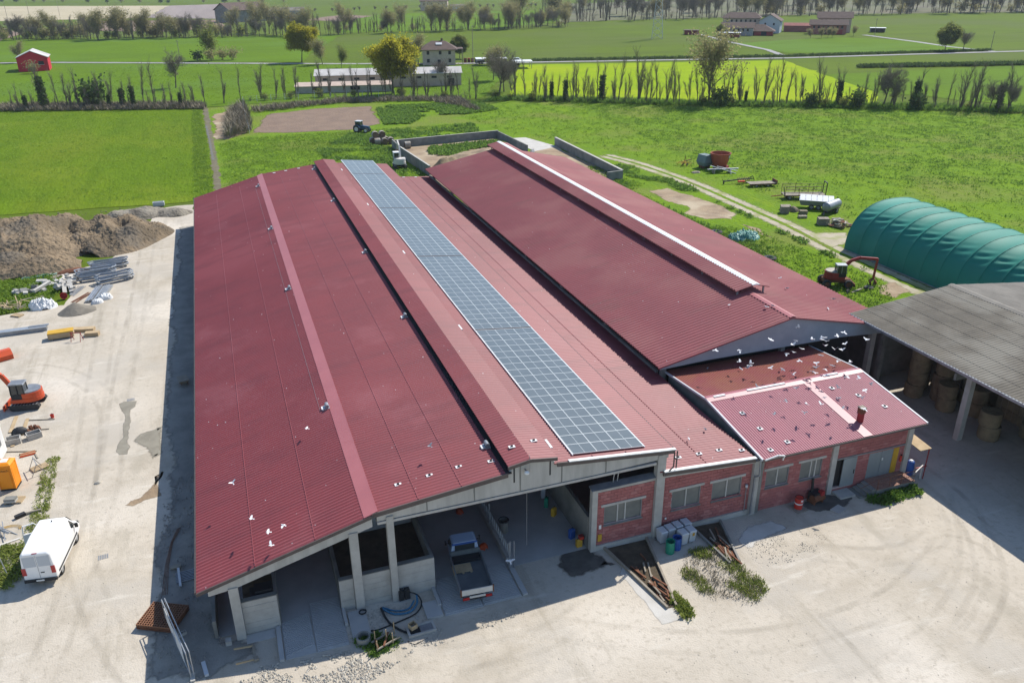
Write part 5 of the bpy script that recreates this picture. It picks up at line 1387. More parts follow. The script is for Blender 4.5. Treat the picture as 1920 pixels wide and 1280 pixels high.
for i, (x, y, a, L, lab) in enumerate(((-19.2, 68.0, 72, 2.6, 'thin brown batten lying below the grey frames'), (-18.4, 73.3, 75, 2.2, 'dark thin batten near the red bucket'), (-19.0, 71.6, 78, 3.0, 'long dark batten right of the pale planks'), (-17.9, 66.9, 20, 1.2, 'short brown board by the orange board stack'))):
    o = MB().box((0, 0, 0.04), (0.10, L, 0.07)).build('batten', M_woodgrey); o.location = (x, y, 0.015); o.rotation_euler = (0, 0, R(a)); tag(o, lab, 'batten')
bs = thing('board_stack', 'orange brown stack of short boards on the site ground', 'board stack', (-18.55, 67.3, 0.012), R(12))
for i in range(6):
    MB().b2(-0.55+rnd.uniform(-.1, .1), 0.55, -0.25+i*0.09, -0.18+i*0.09, 0, 0.12+0.03*(i % 2)).build('board', M_orange if i % 3 == 0 else M_wood, bs)
for k, (x, y, lab) in enumerate(((-20.0, 69.8, 'grey cement formwork box beside the black sack'), (-18.5, 70.2, 'pale formwork box with open top near the brick heap'))):
    bx_ = thing('formwork_box', lab, 'box', (x, y, 0.012), R(15*k+5))
    for s in (-1, 1):
        MB().b2(s*0.5, s*0.56, -0.35, 0.35, 0, 0.5).build('side', M_conc, bx_)
        MB().b2(-0.5, 0.5, s*0.35-0.03, s*0.35+0.03, 0, 0.5).build('side', M_conc, bx_)
    MB().b2(-0.5, 0.5, -0.32, 0.32, 0.0, 0.06).build('bottom', M_conc_dark, bx_)
tag(heap('rubbish_sack', (-19.75, 71.4), 0.7, 0.5, 0.65, M_black, 41, 0.2, 0.6, 0.6, 16), 'black rubbish sack beside the formwork boxes', 'sack')
bh = thing('brick_heap', 'loose heap of reddish brown hollow bricks on the site', 'brick heap', (-18.7, 71.2, 0.012))
for i in range(14):
    o = MB().box((0, 0, 0), (0.3, 0.2, 0.2)).build('brick', M_rusty, bh)
    o.location = (rnd.uniform(-0.4, 0.4), rnd.uniform(-0.4, 0.4), 0.1+0.16*(i % 3)); o.rotation_euler = (rnd.uniform(-.4, .4), rnd.uniform(-.4, .4), rnd.uniform(0, 3))
rb = thing('bucket', 'small red bucket standing alone right of the orange excavator', 'bucket', (-17.55, 73.4, 0.012))
MB().lathe([(0.0, 0.0), (0.13, 0.0), (0.17, 0.34), (0.15, 0.34), (0.12, 0.03), (0.0, 0.03)], n=12).build('pail', M_brightred, rb)
MB().tube([(-0.16, 0, 0.33), (0, 0, 0.46), (0.16, 0, 0.33)], 0.012, 4).build('handle', M_steel, rb)
tag(heap('stone', (-12.7, 60.8), 0.28, 0.2, 0.22, M_gravel2, 43, 0.2, 0.5, 0.6, 10), 'single grey stone on the pale side road', 'stone')
gr = thing('drain_grate', 'small iron drain grate in the pale side road right of the van', 'grate', (-11.5, 51.05, 0.018), R(5))
for i in range(6):
    MB().b2(-0.3+i*0.11, -0.24+i*0.11, -0.25, 0.25, 0, 0.012).build('bar', M_steel, gr)
gr = thing('drain_grate', 'small iron drain grate at the top of the wet stain', 'grate', (-11.2, 74.6, 0.018), R(5))
for i in range(6):
    MB().b2(-0.3+i*0.11, -0.24+i*0.11, -0.25, 0.25, 0, 0.012).build('bar', M_steel, gr)

# wires, tubes and boards heaped left of the van
tb_ = thing('tube_bundle', 'tangled bundle of grey tubes and yellow straps left of the van', 'tube bundle', (-18.6, 56.6, 0.012))
for i in range(9):
    a = rnd.uniform(0.2, 0.9)+math.pi/2
    p = Vector((rnd.uniform(-0.5, 0.4), rnd.uniform(-0.9, 0.7), 0.06+0.05*i)); d_ = Vector((math.cos(a), math.sin(a), rnd.uniform(-.05, .1)))
    MB().cyl(p-d_*1.1, p+d_*1.1, 0.035, 0.035, 6).build('tube', M_gal if i % 3 else M_steel, tb_)
for i in range(3):
    MB().tube([(math.cos(a)*(0.7+0.1*i)+0.5, math.sin(a)*(0.5+0.1*i)-0.2, 0.05) for a in [k*0.5 for k in range(9)]], 0.02, 4).build('strap', M_yellow, tb_)
tl = thing('site_tool', 'dark power tool lying beside the tube bundle', 'tool', (-17.6, 58.0, 0.012), R(30))
MB().box((0, 0, 0.14), (0.7, 0.3, 0.24)).build('casing', M_black, tl)
MB().cyl((0.3, 0, 0.14), (1.3, -0.35, 0.10), 0.09).build('barrel', M_woodgrey, tl)
o = MB().box((0, 0, 0.03), (0.16, 1.5, 0.05)).build('plank', M_offwhite); o.location = (-17.9, 55.0, 0.012); o.rotation_euler = (0, 0, R(-72)); tag(o, 'white board lying on the ground left of the van', 'plank')
o = MB().box((0, 0, 0.03), (0.10, 1.8, 0.07)).build('plank', M_woodgrey); o.location = (-18.2, 53.6, 0.012); o.rotation_euler = (0, 0, R(-65)); tag(o, 'dark board at the edge of the grass patch left of the van', 'plank')
sp = thing('sign_post', 'thin leaning grey sign post in the grass patch by the van', 'post', (-17.25, 51.2, 0.0))
MB().cyl((0, 0, 0), (-0.35, 0.4, 2.0), 0.035).build('pole', M_gal, sp)
MB().box((0.02, -0.02, 0.05), (0.34, 0.26, 0.1)).build('foot', M_offwhite, sp)

# steel and rubble by the earth mounds
sb = thing('steel_beam', 'long grey steel beam lying towards the left frame edge', 'beam', (-24.0, 95.5, 0.012), R(1))
MB().b2(-6, 3.0, -0.4, 0.4, 0.0, 0.05).build('flange', M_gal, sb)
MB().b2(-6, 3.0, -0.4, 0.4, 0.45, 0.5).build('flange', M_gal, sb)
MB().b2(-6, 3.0, -0.32, 0.32, 0.052, 0.448).build('web', M_steel, sb)
MB().b2(1.2, 3.2, 0.0, 0.4, 0.503, 0.56).build('top_plate', M_steel, sb)
ts = thing('timber_stack', 'stack of yellow topped formwork panels on bearers by the steel beam', 'timber stack', (-19.2, 92.6, 0.012), R(4))
for i in range(6):
    MB().b2(-1.25, 1.25, -0.55, 0.55, 0.16+i*0.11, 0.16+i*0.11+0.10).build('panel', M_wood if i < 5 else M_yellow, ts)
for x in (-0.9, 0.9):
    MB().b2(x-0.08, x+0.08, -0.6, 0.6, 0, 0.15).build('bearer', M_woodgrey, ts)
ts = thing('timber_stack', 'low stack of raw boards behind the yellow topped panels', 'timber stack', (-17.4, 93.8, 0.012), R(-12))
for i in range(3):
    MB().b2(-1.4, 1.4, -0.4, 0.4, i*0.12, i*0.12+0.11).build('panel', M_wood, ts)
ts = thing('timber_stack', 'small stack of boards right of the red sawhorse', 'timber stack', (-16.1, 92.0, 0.012), R(-10))
for i in range(4):
    MB().b2(-0.7, 0.7, -0.35, 0.35, i*0.11, i*0.11+0.1).build('panel', M_wood, ts)
sw = thing('sawhorse', 'red steel sawhorse standing beside the timber stacks', 'sawhorse', (-17.5, 91.0, 0.012), R(70))
for y in (-0.5, 0.5):
    MB().bar((-0.35, y, 0), (0, y, 0.95), 0.045).bar((0.35, y, 0), (0, y, 0.95), 0.045).build('leg', M_redpaint, sw)
MB().bar((0, -0.6, 0.95), (0, 0.6, 0.95), 0.06).build('top_rail', M_redpaint, sw)
# galvanised cubicle frames: bent hoops stacked in three bundles
for k, (x, y, rz, n, lab) in enumerate(((-16.2, 115.6, 12, 7, 'upper bundle of bent galvanised cubicle frames by the earth mound'), (-17.3, 111.6, 8, 9, 'lower bundle of bent galvanised cubicle frames beside the rubble'), (-15.0, 109.8, 20, 7, 'rightmost bundle of dark galvanised cubicle frames'))):
    st = thing('frame_bundle', lab, 'steel frames', (x, y, 0.012), R(rz), 'bundles of galvanised cubicle frames')
    for i in range(n):
        z = 0.1+0.16*i; q = rnd.uniform(-0.2, 0.2)
        L = 2.2+rnd.uniform(-0.3, 0.3)
        MB().tube([(-L, -0.5+q, z), (L-0.6, -0.55+q, z+0.05), (L, -0.2+q, z+0.08), (L, 0.3+q, z+0.08), (L-0.6, 0.6+q, z+0.05), (0, 0.55+q, z), (-L+0.5, 0.9+q, z), (-L-0.2, 0.6+q, z), (-L, -0.5+q, z)], 0.075, 6).build('frame', M_gal if i % 3 else M_steel, st)
st = thing('profile_stack', 'stack of long galvanised steel profiles beside the sand pile', 'steel profiles', (-16.6, 105.4, 0.012), R(-8))
for i in range(7):
    MB().b2(-1.0+i*0.3, -0.8+i*0.3, -2.7, 2.6, 0, 0.25+0.06*(i % 3)).build('profile', M_gal if i != 2 else M_steel, st)
for i in range(5):
    MB().b2(0.2+i*0.18, 0.3+i*0.18, -2.2, 2.0, 0.36, 0.46).build('profile', M_gal, st)
tag(heap('white_sack', (-15.71,103.54), 0.8, 0.55, 0.65, M_person_sack, 51, 0.3, 0.5, 0.4, 34, crumple=0.5), 'white bulk bag in front of the steel profiles', 'sack')
tag(heap('white_sack', (-16.55,102.37), 0.7, 0.45, 0.5, M_person_sack, 53, 0.3, 0.5, 0.5, 30, crumple=0.5), 'small white bag left of the bulk bag by the steel profiles', 'sack')
tag(heap('white_sheet', (-22.42,102.95), 1.5, 0.9, 1.0, M_person_sack, 55, 0.1, 0.6, 1.0, 50, crumple=0.6), 'big white plastic sheet heaped over material left of the sand pile', 'sheet')
rp = thing('rubble_pile', 'pile of broken pale concrete slabs and beams by the left grass', 'rubble pile', (-21.6, 110.6, 0.012))
for i in range(34):
    L = rnd.choice((0.5, 0.8, 1.2, 3.2)) if i < 26 else 0.5
    o = MB().box((0, 0, 0), (rnd.uniform(0.3, 0.6), L, rnd.uniform(0.15, 0.35))).build('slab_piece', M_pale if i % 3 else M_conc, rp)
    o.location = (rnd.uniform(-2.2, 1.9), rnd.uniform(-2.2, 2.4), rnd.uniform(0.1, 0.7)); o.rotation_euler = (rnd.uniform(-.35, .35), rnd.uniform(-.35, .35), rnd.uniform(-0.5, 0.2) if L > 2 else rnd.uniform(0, 3))
rp = thing('rubble_pile', 'small pile of broken grey concrete lumps further left in the grass', 'rubble pile', (-25.4, 109.2, 0.012))
for i in range(14):
    o = MB().box((0, 0, 0), (rnd.uniform(0.3, 0.8), rnd.uniform(0.3, 0.8), rnd.uniform(0.25, 0.5))).build('slab_piece', M_conc_dark if i % 2 else M_conc, rp)
    o.location = (rnd.uniform(-1.2, 1.6), rnd.uniform(-1.0, 1.0), rnd.uniform(0.1, 0.5)); o.rotation_euler = (rnd.uniform(-.5, .5), rnd.uniform(-.5, .5), rnd.uniform(0, 3))
wp = thing('waste_timber', 'heap of broken pallets and waste timber at the left edge', 'timber heap', (-26.2, 104.0, 0.012))
for i in range(46):
    o = MB().box((0, 0, 0), (0.10, rnd.uniform(0.9, 2.0), 0.03)).build('slat', M_wood if i % 3 else M_woodgrey, wp)
    o.location = (rnd.uniform(-2.2, 2.0), rnd.uniform(-1.0, 1.0), rnd.uniform(0.05, 0.75)); o.rotation_euler = (rnd.uniform(-.3, .3), rnd.uniform(-.3, .3), rnd.choice((0.3, -1.1, 1.3))+rnd.uniform(-.25, .25))
rt = thing('tub', 'red plastic tub lying in front of the concrete rubble', 'tub', (-20.55, 105.6, 0.3))
rt.rotation_euler = (R(70), 0, R(10))
MB().lathe([(0.0, 0.0), (0.36, 0.0), (0.42, 0.6), (0.38, 0.6), (0.32, 0.05), (0.0, 0.05)], n=14).build('shell', M_brightred, rt)
nt_ = thing('netting', 'strip of torn green netting lying on the grass by the rubble', 'netting', (-24.4, 115.0, 0.012), R(4))
for i in range(8):
    MB().tube([(-2.2+k*0.5, rnd.uniform(-.5, .5), 0.05+0.03*i) for k in range(9)], 0.03, 4).build('strand', M_tarp2, nt_)
tag(heap('brushwood', (-20.6, 116.0), 2.0, 0.9, 0.5, M_rusty, 57, 0.1, 0.7, 1.0, 24), 'dark brushwood heap between the mounds and the steel frames', 'brushwood')
bxx = thing('water_tank', 'small white tank at the far corner of the yard by the field', 'tank', (-11.2, 147.6, 0))
MB().b2(-0.9, 0.9, -0.5, 0.5, 0.1, 0.7).build('body', M_bin, bxx)
MB().b2(-0.8, 0.8, -0.4, 0.4, 0.70, 0.74).build('lid', M_steel, bxx)

# shaded side of the barn
rm = thing('floor_grid', 'rusty stack of square grid panels lying half in the barn shadow', 'floor grid', (-7.45, 43.3, 0.012), R(-28))
for k in range(3):
    z = 0.08+k*0.13
    for i in range(15):
        MB().b2(-1.15+i*0.163, -1.11+i*0.163, -1.0, 1.0, z, z+0.11).build('bar', M_rusty if k < 2 else M_grid, rm)
    for i in range(13):
        MB().b2(-1.15, 1.17, -1.0+i*0.163, -0.965+i*0.163, z, z+0.105).build('bar', M_rusty if k < 2 else M_grid, rm)
fs_ = thing('notice_frame', 'tall galvanised notice frame with white boards by the barn corner', 'frame', (0, 0, 0.012))
pa, pb = Vector((-7.15, 42.9, 0)), Vector((-5.75, 37.9, 0))
dd = (pb-pa).normalized(); sdv = Vector((-dd.y, dd.x, 0))
for s in (-0.09, 0.09):
    for p in (pa, pb):
        MB().cyl(p+sdv*s, p+sdv*s+Vector((0, 0, 1.9)), 0.03, 0.03, 6).build('post', M_gal, fs_)
    MB().cyl(pa+sdv*s+Vector((0, 0, 1.9)), pb+sdv*s+Vector((0, 0, 1.9)), 0.03, 0.03, 6).build('top_rail', M_gal, fs_)
    MB().cyl(pa+sdv*s+Vector((0, 0, 0.3)), pb+sdv*s+Vector((0, 0, 0.3)), 0.02, 0.02, 6).build('bottom_rail', M_gal, fs_)
for a, b_, z0, z1 in ((0.12, 0.34, 0.7, 1.75), (0.34, 0.47, 0.9, 1.6), (0.52, 0.82, 0.5, 1.75)):
    p = pa.lerp(pb, a)+sdv*-0.13; q = pa.lerp(pb, b_)+sdv*-0.13
    MB().bar((p.x, p.y, (z0+z1)/2), (q.x, q.y, (z0+z1)/2), 0.02, z1-z0).build('board', M_white, fs_)
for p in (pa, pb):
    MB().box((p.x, p.y, 0.06), (0.25, 0.6, 0.12)).build('foot', M_conc, fs_)
hb = thing('hollow_block', 'single hollow concrete block lying by the notice frame', 'block', (-6.35, 41.6, 0.012), R(25))
for x in (-0.22, -0.07, 0.08, 0.22):
    MB().b2(x-0.02, x+0.02, -0.1, 0.1, 0, 0.2).build('web', M_conc, hb)
for y in (-0.1, 0.1):
    MB().b2(-0.24, 0.24, y-0.02, y+0.02, 0, 0.2).build('face', M_conc, hb)
kb = MB().box((0, 0, 0.08), (0.22, 1.1, 0.16)).build('kerb_stone', M_bin); kb.location = (-5.1, 38.3, 0.012); kb.rotation_euler = (0, 0, R(10)); tag(kb, 'pale kerb stone lying at the foot of the notice frame', 'kerb stone')
cbk = MB().box((0, 0, 0.16), (0.34, 0.34, 0.32)).build('concrete_cube', M_conc); cbk.location = (-3.75, 39.9, 0.012); tag(cbk, 'small concrete cube at the foot of the front corner column', 'concrete block')
rbar = thing('rusty_bars', 'bundle of long rusty bars bent along the shaded barn side', 'bars', (0, 0, 0.012))
for i in range(4):
    MB().tube([(-7.6+i*0.10, 45.6, 0.05), (-7.5+i*0.07, 48.5, 0.05), (-7.2+i*0.04, 51.0, 0.06), (-6.8+i*0.08, 52.6, 0.05)], 0.014, 5).build('bar', M_rusty, rbar)
sl_ = thing('slat_stack', 'stack of thin grey slats and posts beside the barn eave', 'slats', (-6.1, 47.0, 0.012), R(5))
for i in range(7):
    MB().b2(-0.7, 0.9, -0.5+i*0.16, -0.42+i*0.16, 0, 0.1).build('slat', M_steel, sl_)
MB().b2(-0.55, -0.4, -1.0, 0.9, 0.12, 0.22).build('post', M_bin, sl_)
MB().b2(-0.95, -0.3, 1.0, 1.3, 0.1, 0.2).build('board', M_woodgrey, sl_)
bc = thing('barrow_body', 'brown wheelbarrow lying in the shade half way along the barn', 'wheelbarrow', (-6.6, 76.3, 0.012), R(10))
loft([[(x*0.35, y*0.5, 0.25) for x, y in ((-1, -1), (1, -1), (1, 1), (-1, 1))], [(x*0.48, y*0.7, 0.6) for x, y in ((-1, -1), (1, -1), (1, 1), (-1, 1))]]).build('tray', M_woodgrey, bc)
MB().bar((-0.3, -1.2, 0.45), (-0.2, 0.8, 0.25), 0.05).bar((0.3, -1.2, 0.45), (0.2, 0.8, 0.25), 0.05).build('handle', M_rusty, bc)
wheel(bc, (0, 0.85, 0.2), 0.2, 0.1)
tt = thing('trestle', 'brown wooden trestle lying on its side in front of the barn corner', 'trestle', (-2.9, 38.45, 0.012), R(8))
MB().bar((0.5, -0.6, 0.1), (0.55, 0.75, 0.1), 0.12).build('beam', M_woodgrey, tt)
MB().bar((0.5, -0.5, 0.12), (-0.6, -0.75, 0.5), 0.08).build('leg', M_wood, tt)
MB().bar((0.55, 0.6, 0.12), (-0.5, 0.45, 0.5), 0.08).build('leg', M_wood, tt)
MB().box((0.52, -0.5, 0.12), (0.26, 0.26, 0.2)).build('knot_block', M_woodgrey, tt)

# more site clutter between the timber heap and the steel
for i, (x, y, rz, lab) in enumerate(((-23.4, 106.6, 20, 'grey pallet thrown flat between the timber heap and the rubble'), (-24.9, 101.2, -35, 'pale pallet lying in front of the waste timber heap'), (-22.6, 114.2, 60, 'weathered pallet by the green netting'))):
    pallet(lab, (x, y, 0.03), R(rz), m=M_woodgrey if i != 1 else M_wood)
for k, (x, y, rz, n, m_, lab) in enumerate(((-19.0, 107.6, 72, 6, M_steel, 'thin grey rods spread beside the steel profiles'), (-18.2, 104.8, 60, 5, M_rusty, 'rusty reinforcing rods left of the steel profiles'), (-23.8, 112.4, 15, 5, M_bin, 'white plastic pipes lying in the grass by the rubble'), (-21.0, 78.6, 75, 4, M_wood, 'loose battens behind the orange excavator'))):
    q = thing('rod_bundle', lab, 'rods', (x, y, 0.02), R(rz))
    for i in range(n):
        a = rnd.uniform(-.12, .12)
        MB().cyl((-1.6+rnd.uniform(-.3, .3), i*0.16-a, 0.05), (1.6, i*0.16+a, 0.06+0.02*(i % 2)), 0.035, 0.035, 6).build('rod', m_, q)

# ---------------------------------------------------------------- front of the barn
def grooved(name, x0, x1, y0, y1, z, ribs_from, ribs_to, gap, diag=0.0):
    o = MB().b2(x0, x1, y0, y1, 0.0, z).build(name, M_slab); o['kind'] = 'structure'
    y = ribs_from
    while y < ribs_to:
        MB().add([(x0+0.05, y-diag, z-0.01), (x1-0.05, y+diag, z-0.01), (x1-0.05, y+diag+gap*0.62, z-0.01), (x0+0.05, y-diag+gap*0.62, z-0.01),
                  (x0+0.05, y-diag, z+0.035), (x1-0.05, y+diag, z+0.035), (x1-0.05, y+diag+gap*0.62, z+0.035), (x0+0.05, y-diag+gap*0.62, z+0.035)],
                 [(0, 3, 2, 1), (4, 5, 6, 7), (0, 1, 5, 4), (1, 2, 6, 5), (2, 3, 7, 6), (3, 0, 4, 7)]).build('rib', M_slab, o)
        y += gap
    return o
grooved('ramp', -0.72, 1.02, 37.45, 47.5, 0.04, 37.9, 40.6, 0.15, 0.22)
grooved('ramp', 1.07, 2.93, 37.42, 47.5, 0.04, 37.55, 41.6, 0.15)
grooved('ramp', 8.85, 11.3, 37.7, 47.5, 0.04, 37.85, 41.0, 0.15)
grooved('ramp', 11.35, 13.85, 37.75, 47.5, 0.04, 37.85, 41.0, 0.15)
for nm, x0, x1, y0, y1, z in (('kerb', -1.05, -0.78, 37.4, 40.2, 0.18), ('kerb', 2.93, 3.1, 38.9, 40.3, 0.3), ('kerb', 13.92, 14.25, 37.75, 41.0, 0.14), ('kerb', 8.62, 8.82, 38.6, 40.3, 0.25)):
    o = MB().b2(x0, x1, y0, y1, 0, z).build(nm, M_slab); o['kind'] = 'structure'
for x0, x1, y0, y1 in ((3.2, 4.28, 37.7, 39.92), (7.72, 8.72, 37.75, 39.15)):
    o = MB().b2(x0, x1, y0, y1, 0, 0.16).build('concrete_pad', M_slab); o['kind'] = 'structure'
o = MB().b2(-2.75, -1.1, 39.5, 40.2, 0, 0.06).build('concrete_pad', M_slab); o['kind'] = 'structure'
st = thing('drain_pipe', 'round concrete pipe end below the left ramp pad', 'pipe', (3.75, 37.35, 0.012))
MB().lathe([(0.42, 0.0), (0.42, 0.45), (0.34, 0.45), (0.34, 0.0)], n=18).build('ring', M_conc_dark, st)

mh = thing('manhole', 'square concrete manhole frame with a steel lid in front of the barn', 'manhole', (7.15, 37.05, 0.012), R(2))
for s in (-1, 1):
    MB().b2(s*0.78-0.07, s*0.78+0.07, -0.4, 0.4, 0, 0.2).build('rim', M_conc, mh)
    MB().b2(-0.71, 0.71, s*0.36-0.06, s*0.36+0.06, 0, 0.2).build('rim', M_conc, mh)
MB().b2(-0.05, 0.7, -0.3, 0.3, 0.1, 0.14).build('lid', M_steel, mh)
MB().b2(-0.7, -0.05, -0.3, 0.3, 0.02, 0.05).build('opening', M_black, mh)
cc = thing('cardboard_box', 'small open brown cardboard box standing on the manhole rim', 'box', (6.7, 37.25, 0.21), R(20))
for s in (-1, 1):
    MB().b2(s*0.2-0.01, s*0.2+0.01, -0.2, 0.2, 0, 0.3).build('side', M_wood, cc)
    MB().b2(-0.2, 0.2, s*0.2-0.01, s*0.2+0.01, 0, 0.3).build('side', M_wood, cc)
bk = thing('battery_box', 'black twin box standing against the board marked wall', 'box', (6.8, 40.02, 0.012), R(3))
for s in (-1, 1):
    MB().b2(s*0.19-0.16, s*0.19+0.16, -0.15, 0.15, 0.05, 0.8).build('case', M_black, bk)
MB().b2(-0.4, 0.4, -0.2, 0.2, 0, 0.045).build('base', M_conc, bk)
def hose(label, pts, r, m):
    cu = []
    for i in range(len(pts)-1):
        p0 = Vector(pts[max(i-1, 0)]); p1 = Vector(pts[i]); p2 = Vector(pts[i+1]); p3 = Vector(pts[min(i+2, len(pts)-1)])
        for k in range(6):
            t_ = k/6
            cu.append(0.5*((2*p1)+(-p0+p2)*t_+(2*p0-5*p1+4*p2-p3)*t_*t_+(-p0+3*p1-3*p2+p3)*t_**3))
    cu.append(Vector(pts[-1]))
    return tag(MB().tube(cu, r, 7).build('hose', m, None, True), label, 'hose')
hose('wide blue hose lying in a curve in front of the board marked wall', [(5.3, 39.6, 0.1), (5.9, 38.9, 0.1), (6.8, 38.7, 0.12), (7.4, 39.2, 0.15), (7.55, 39.9, 0.3)], 0.07, M_hose)
hose('second blue hose lying just behind the wide one', [(5.35, 39.7, 0.1), (6.0, 39.15, 0.1), (6.8, 39.0, 0.12), (7.3, 39.5, 0.2)], 0.055, M_hose)
hose('thick black hose running from the boxes to the manhole', [(7.0, 40.0, 0.6), (7.6, 39.8, 0.3), (7.7, 39.2, 0.1), (7.2, 38.5, 0.1), (6.2, 38.2, 0.08), (4.8, 37.95, 0.08), (4.3, 38.0, 0.08)], 0.045, M_black)
hose('black drain hose going down from the blue hoses', [(5.25, 39.65, 0.12), (5.3, 39.0, 0.1), (5.5, 38.2, 0.1), (6.0, 37.4, 0.1), (6.6, 36.9, 0.08), (7.4, 36.8, 0.06)], 0.07, M_black)
hose('thin black cable on the ground right of the wooden rack', [(6.2, 36.5, 0.04), (6.5, 36.1, 0.04), (7.0, 36.2, 0.04), (7.4, 36.35, 0.04)], 0.02, M_black)
hose('black cable coil at the foot of the second column', [(4.1+0.22*math.cos(a), 39.55+0.2*math.sin(a), 0.2+0.01*a) for a in [k*0.7 for k in range(20)]], 0.025, M_black)
wr_ = thing('wooden_rack', 'broken brown wooden rack with upright pins in front of the ramp', 'rack', (4.95, 36.75, 0.012), R(14))
for y in (-0.4, 0.3):
    MB().bar((-0.75, y, 0.25), (0.8, y+0.15, 0.32), 0.09).build('rail', M_woodgrey, wr_)
MB().bar((-0.3, -0.4, 0.3), (0.35, 0.4, 0.35), 0.1).bar((-0.65, -0.35, 0.3), (-0.5, 0.35, 0.3), 0.1).build('brace', M_rusty, wr_)
for x, y in ((-0.72, -0.42), (-0.5, 0.38), (0.1, 0.1), (0.75, 0.42), (0.3, -0.35)):
    MB().bar((x, y, 0), (x, y, 0.95), 0.05).build('pin', M_wood, wr_)

# feed barrier beside the truck
fb = thing('feed_barrier', 'row of galvanised feed barrier bars right of the flatbed truck', 'feed barrier', (0, 0, 0.03))
MB().b2(13.95, 14.2, 41.0, 58, 0, 0.45).build('kerb_wall', M_conc, fb)
for y in (40.6, 45, 49.4, 53.8, 58):
    MB().cyl((14.08, y, 0), (14.08, y, 2.1), 0.06).build('post', M_gal, fb)
for z in (0.75, 1.55):
    MB().cyl((14.08, 40.6, z), (14.08, 58, z), 0.035).build('rail', M_gal, fb)
y = 41.0
while y < 58:
    MB().cyl((14.08, y, 0.75), (14.08, y+0.28, 1.55), 0.03, 0.03, 6).build('bar', M_gal, fb)
    y += 0.45
for x in (13.92, 14.26):
    MB().cyl((x, 40.35, 0), (x, 40.35, 2.25), 0.05).build('gate_post', M_steel, fb)
tb2 = thing('waste_bin', 'black topped grey waste drum standing behind the feed barrier', 'drum', (14.9, 44.3, 0.03))
MB().lathe([(0.0, 0.0), (0.28, 0.0), (0.36, 0.95), (0.32, 0.95), (0.25, 0.05), (0.0, 0.05)], n=16).build('drum', M_conc_dark, tb2)
MB().lathe([(0.37, 0.90), (0.39, 0.96), (0.37, 1.02), (0.31, 1.0)], n=16).build('rim', M_black, tb2)
tag(MB().cyl((15.2, 40.5, 6.1), (15.2, 40.5, 1.6), 0.012, 0.012, 5).build('hanging_wire', M_gal), 'thin wire hanging from the barn gable beam', 'wire')
for i, (x, y, m_, lab) in enumerate(((13.0, 43.1, M_orange, 'small orange sack on the ramp by the feed barrier'), (12.6, 47.5, M_orange, 'orange sack further inside, against the feed barrier'))):
    tag(heap('sack', (x, y), 0.3, 0.35, 0.4, m_, 60+i, 0.2, 0.5, 0.4, 14), lab, 'sack')
bs_ = thing('mineral_drum', 'blue drum standing deep inside behind the feed barrier', 'drum', (14.7, 49.5, 0.03))
MB().lathe([(0.0, 0.0), (0.27, 0.0), (0.29, 0.4), (0.27, 0.85), (0.0, 0.85)], n=14).build('drum', M_blue, bs_)
MB().lathe([(0.0, 0.86), (0.2, 0.9), (0.28, 0.86)], n=14).build('lid', M_steel, bs_)
# things against the inner wall right of the alley
for i, (x, y, h, m_, lab) in enumerate(((19.2, 41.0, 0.5, M_yellow, 'yellow canister at the foot of the block wall corner'), (19.1, 42.0, 0.7, M_blue, 'blue canister behind the yellow one inside the alley'), (18.9, 44.8, 0.6, M_yellow, 'yellow green tool deeper along the inner wall'), (18.8, 46.0, 0.7, M_green, 'green canister against the inner wall'), (19.0, 47.2, 0.9, M_bin, 'pale bucket hanging high on the inner wall'))):
    q = thing('canister', lab, 'canister', (x, y, 0.03), R(20*i))
    loft([[(a*0.2, b_*0.14, z) for a, b_ in ((-1, -1), (1, -1), (1, 1), (-1, 1))] for z in (0, h)]+[[(a*0.08, b_*0.06, h+0.1) for a, b_ in ((-1, -1), (1, -1), (1, 1), (-1, 1))]]).build('can', m_, q)
    MB().tube([(-0.12, 0, h), (-0.1, 0, h+0.16), (0.1, 0, h+0.16), (0.12, 0, h)], 0.02, 5).build('handle', M_black, q)
q = thing('red_box', 'small red box above the yellow canister by the alley corner', 'box', (19.35, 41.0, 0.62))
MB().box((0, 0, 0.12), (0.3, 0.3, 0.22)).build('box', M_brightred, q)
MB().box((0, 0, 0.24), (0.32, 0.32, 0.03)).build('lid', M_redpaint, q)

# pits with conveyor troughs in front of the red block wall
def pit(name, label, p0, p1, w0, w1, seed):
    o = thing(name, label, 'pit', (0, 0, 0))
    a, b_ = Vector((*p0, 0)), Vector((*p1, 0)); d_ = (b_-a).normalized(); s_d = Vector((-d_.y, d_.x, 0))
    A, B, C, D = a-s_d*w0/2, a+s_d*w0/2, b_+s_d*w1/2, b_-s_d*w1/2
    MB().add([(p.x, p.y, 0.024) for p in (A, B, C, D)], [(0, 1, 2, 3)]).build('floor', M_bed, o)
    for p, q_ in ((A, D), (B, C)):
        MB().bar((p.x, p.y, 0.12), (q_.x, q_.y, 0.07), 0.14, 0.24).build('rim', M_woodgrey if seed % 2 else M_conc_dark, o)
    rr = random.Random(seed)
    for i in range(16):
        t_ = rr.uniform(0.25, 0.95); c_ = a.lerp(b_, t_)+s_d*rr.uniform(-.28, .28)*(w0+(w1-w0)*t_)
        o2 = MB().box((0, 0, 0), (0.10, rr.uniform(0.5, 1.6), 0.08)).build('scrap', M_rusty if i % 3 else M_woodgrey, o)
        o2.location = (c_.x, c_.y, rr.uniform(0.06, 0.2)); o2.rotation_euler = (rr.uniform(-.1, .1), 0, math.atan2(d_.y, d_.x)-math.pi/2+rr.uniform(-.35, .35))
    return o
pit('feed_pit', 'dark slanting pit with scrap bars below the first block wall window', (22.3, 40.1), (22.2, 33.6), 3.2, 0.6, 3)
pit('feed_pit', 'dark slanting pit with scrap bars below the second block wall window', (28.6, 40.1), (28.2, 35.8), 2.3, 0.7, 6)

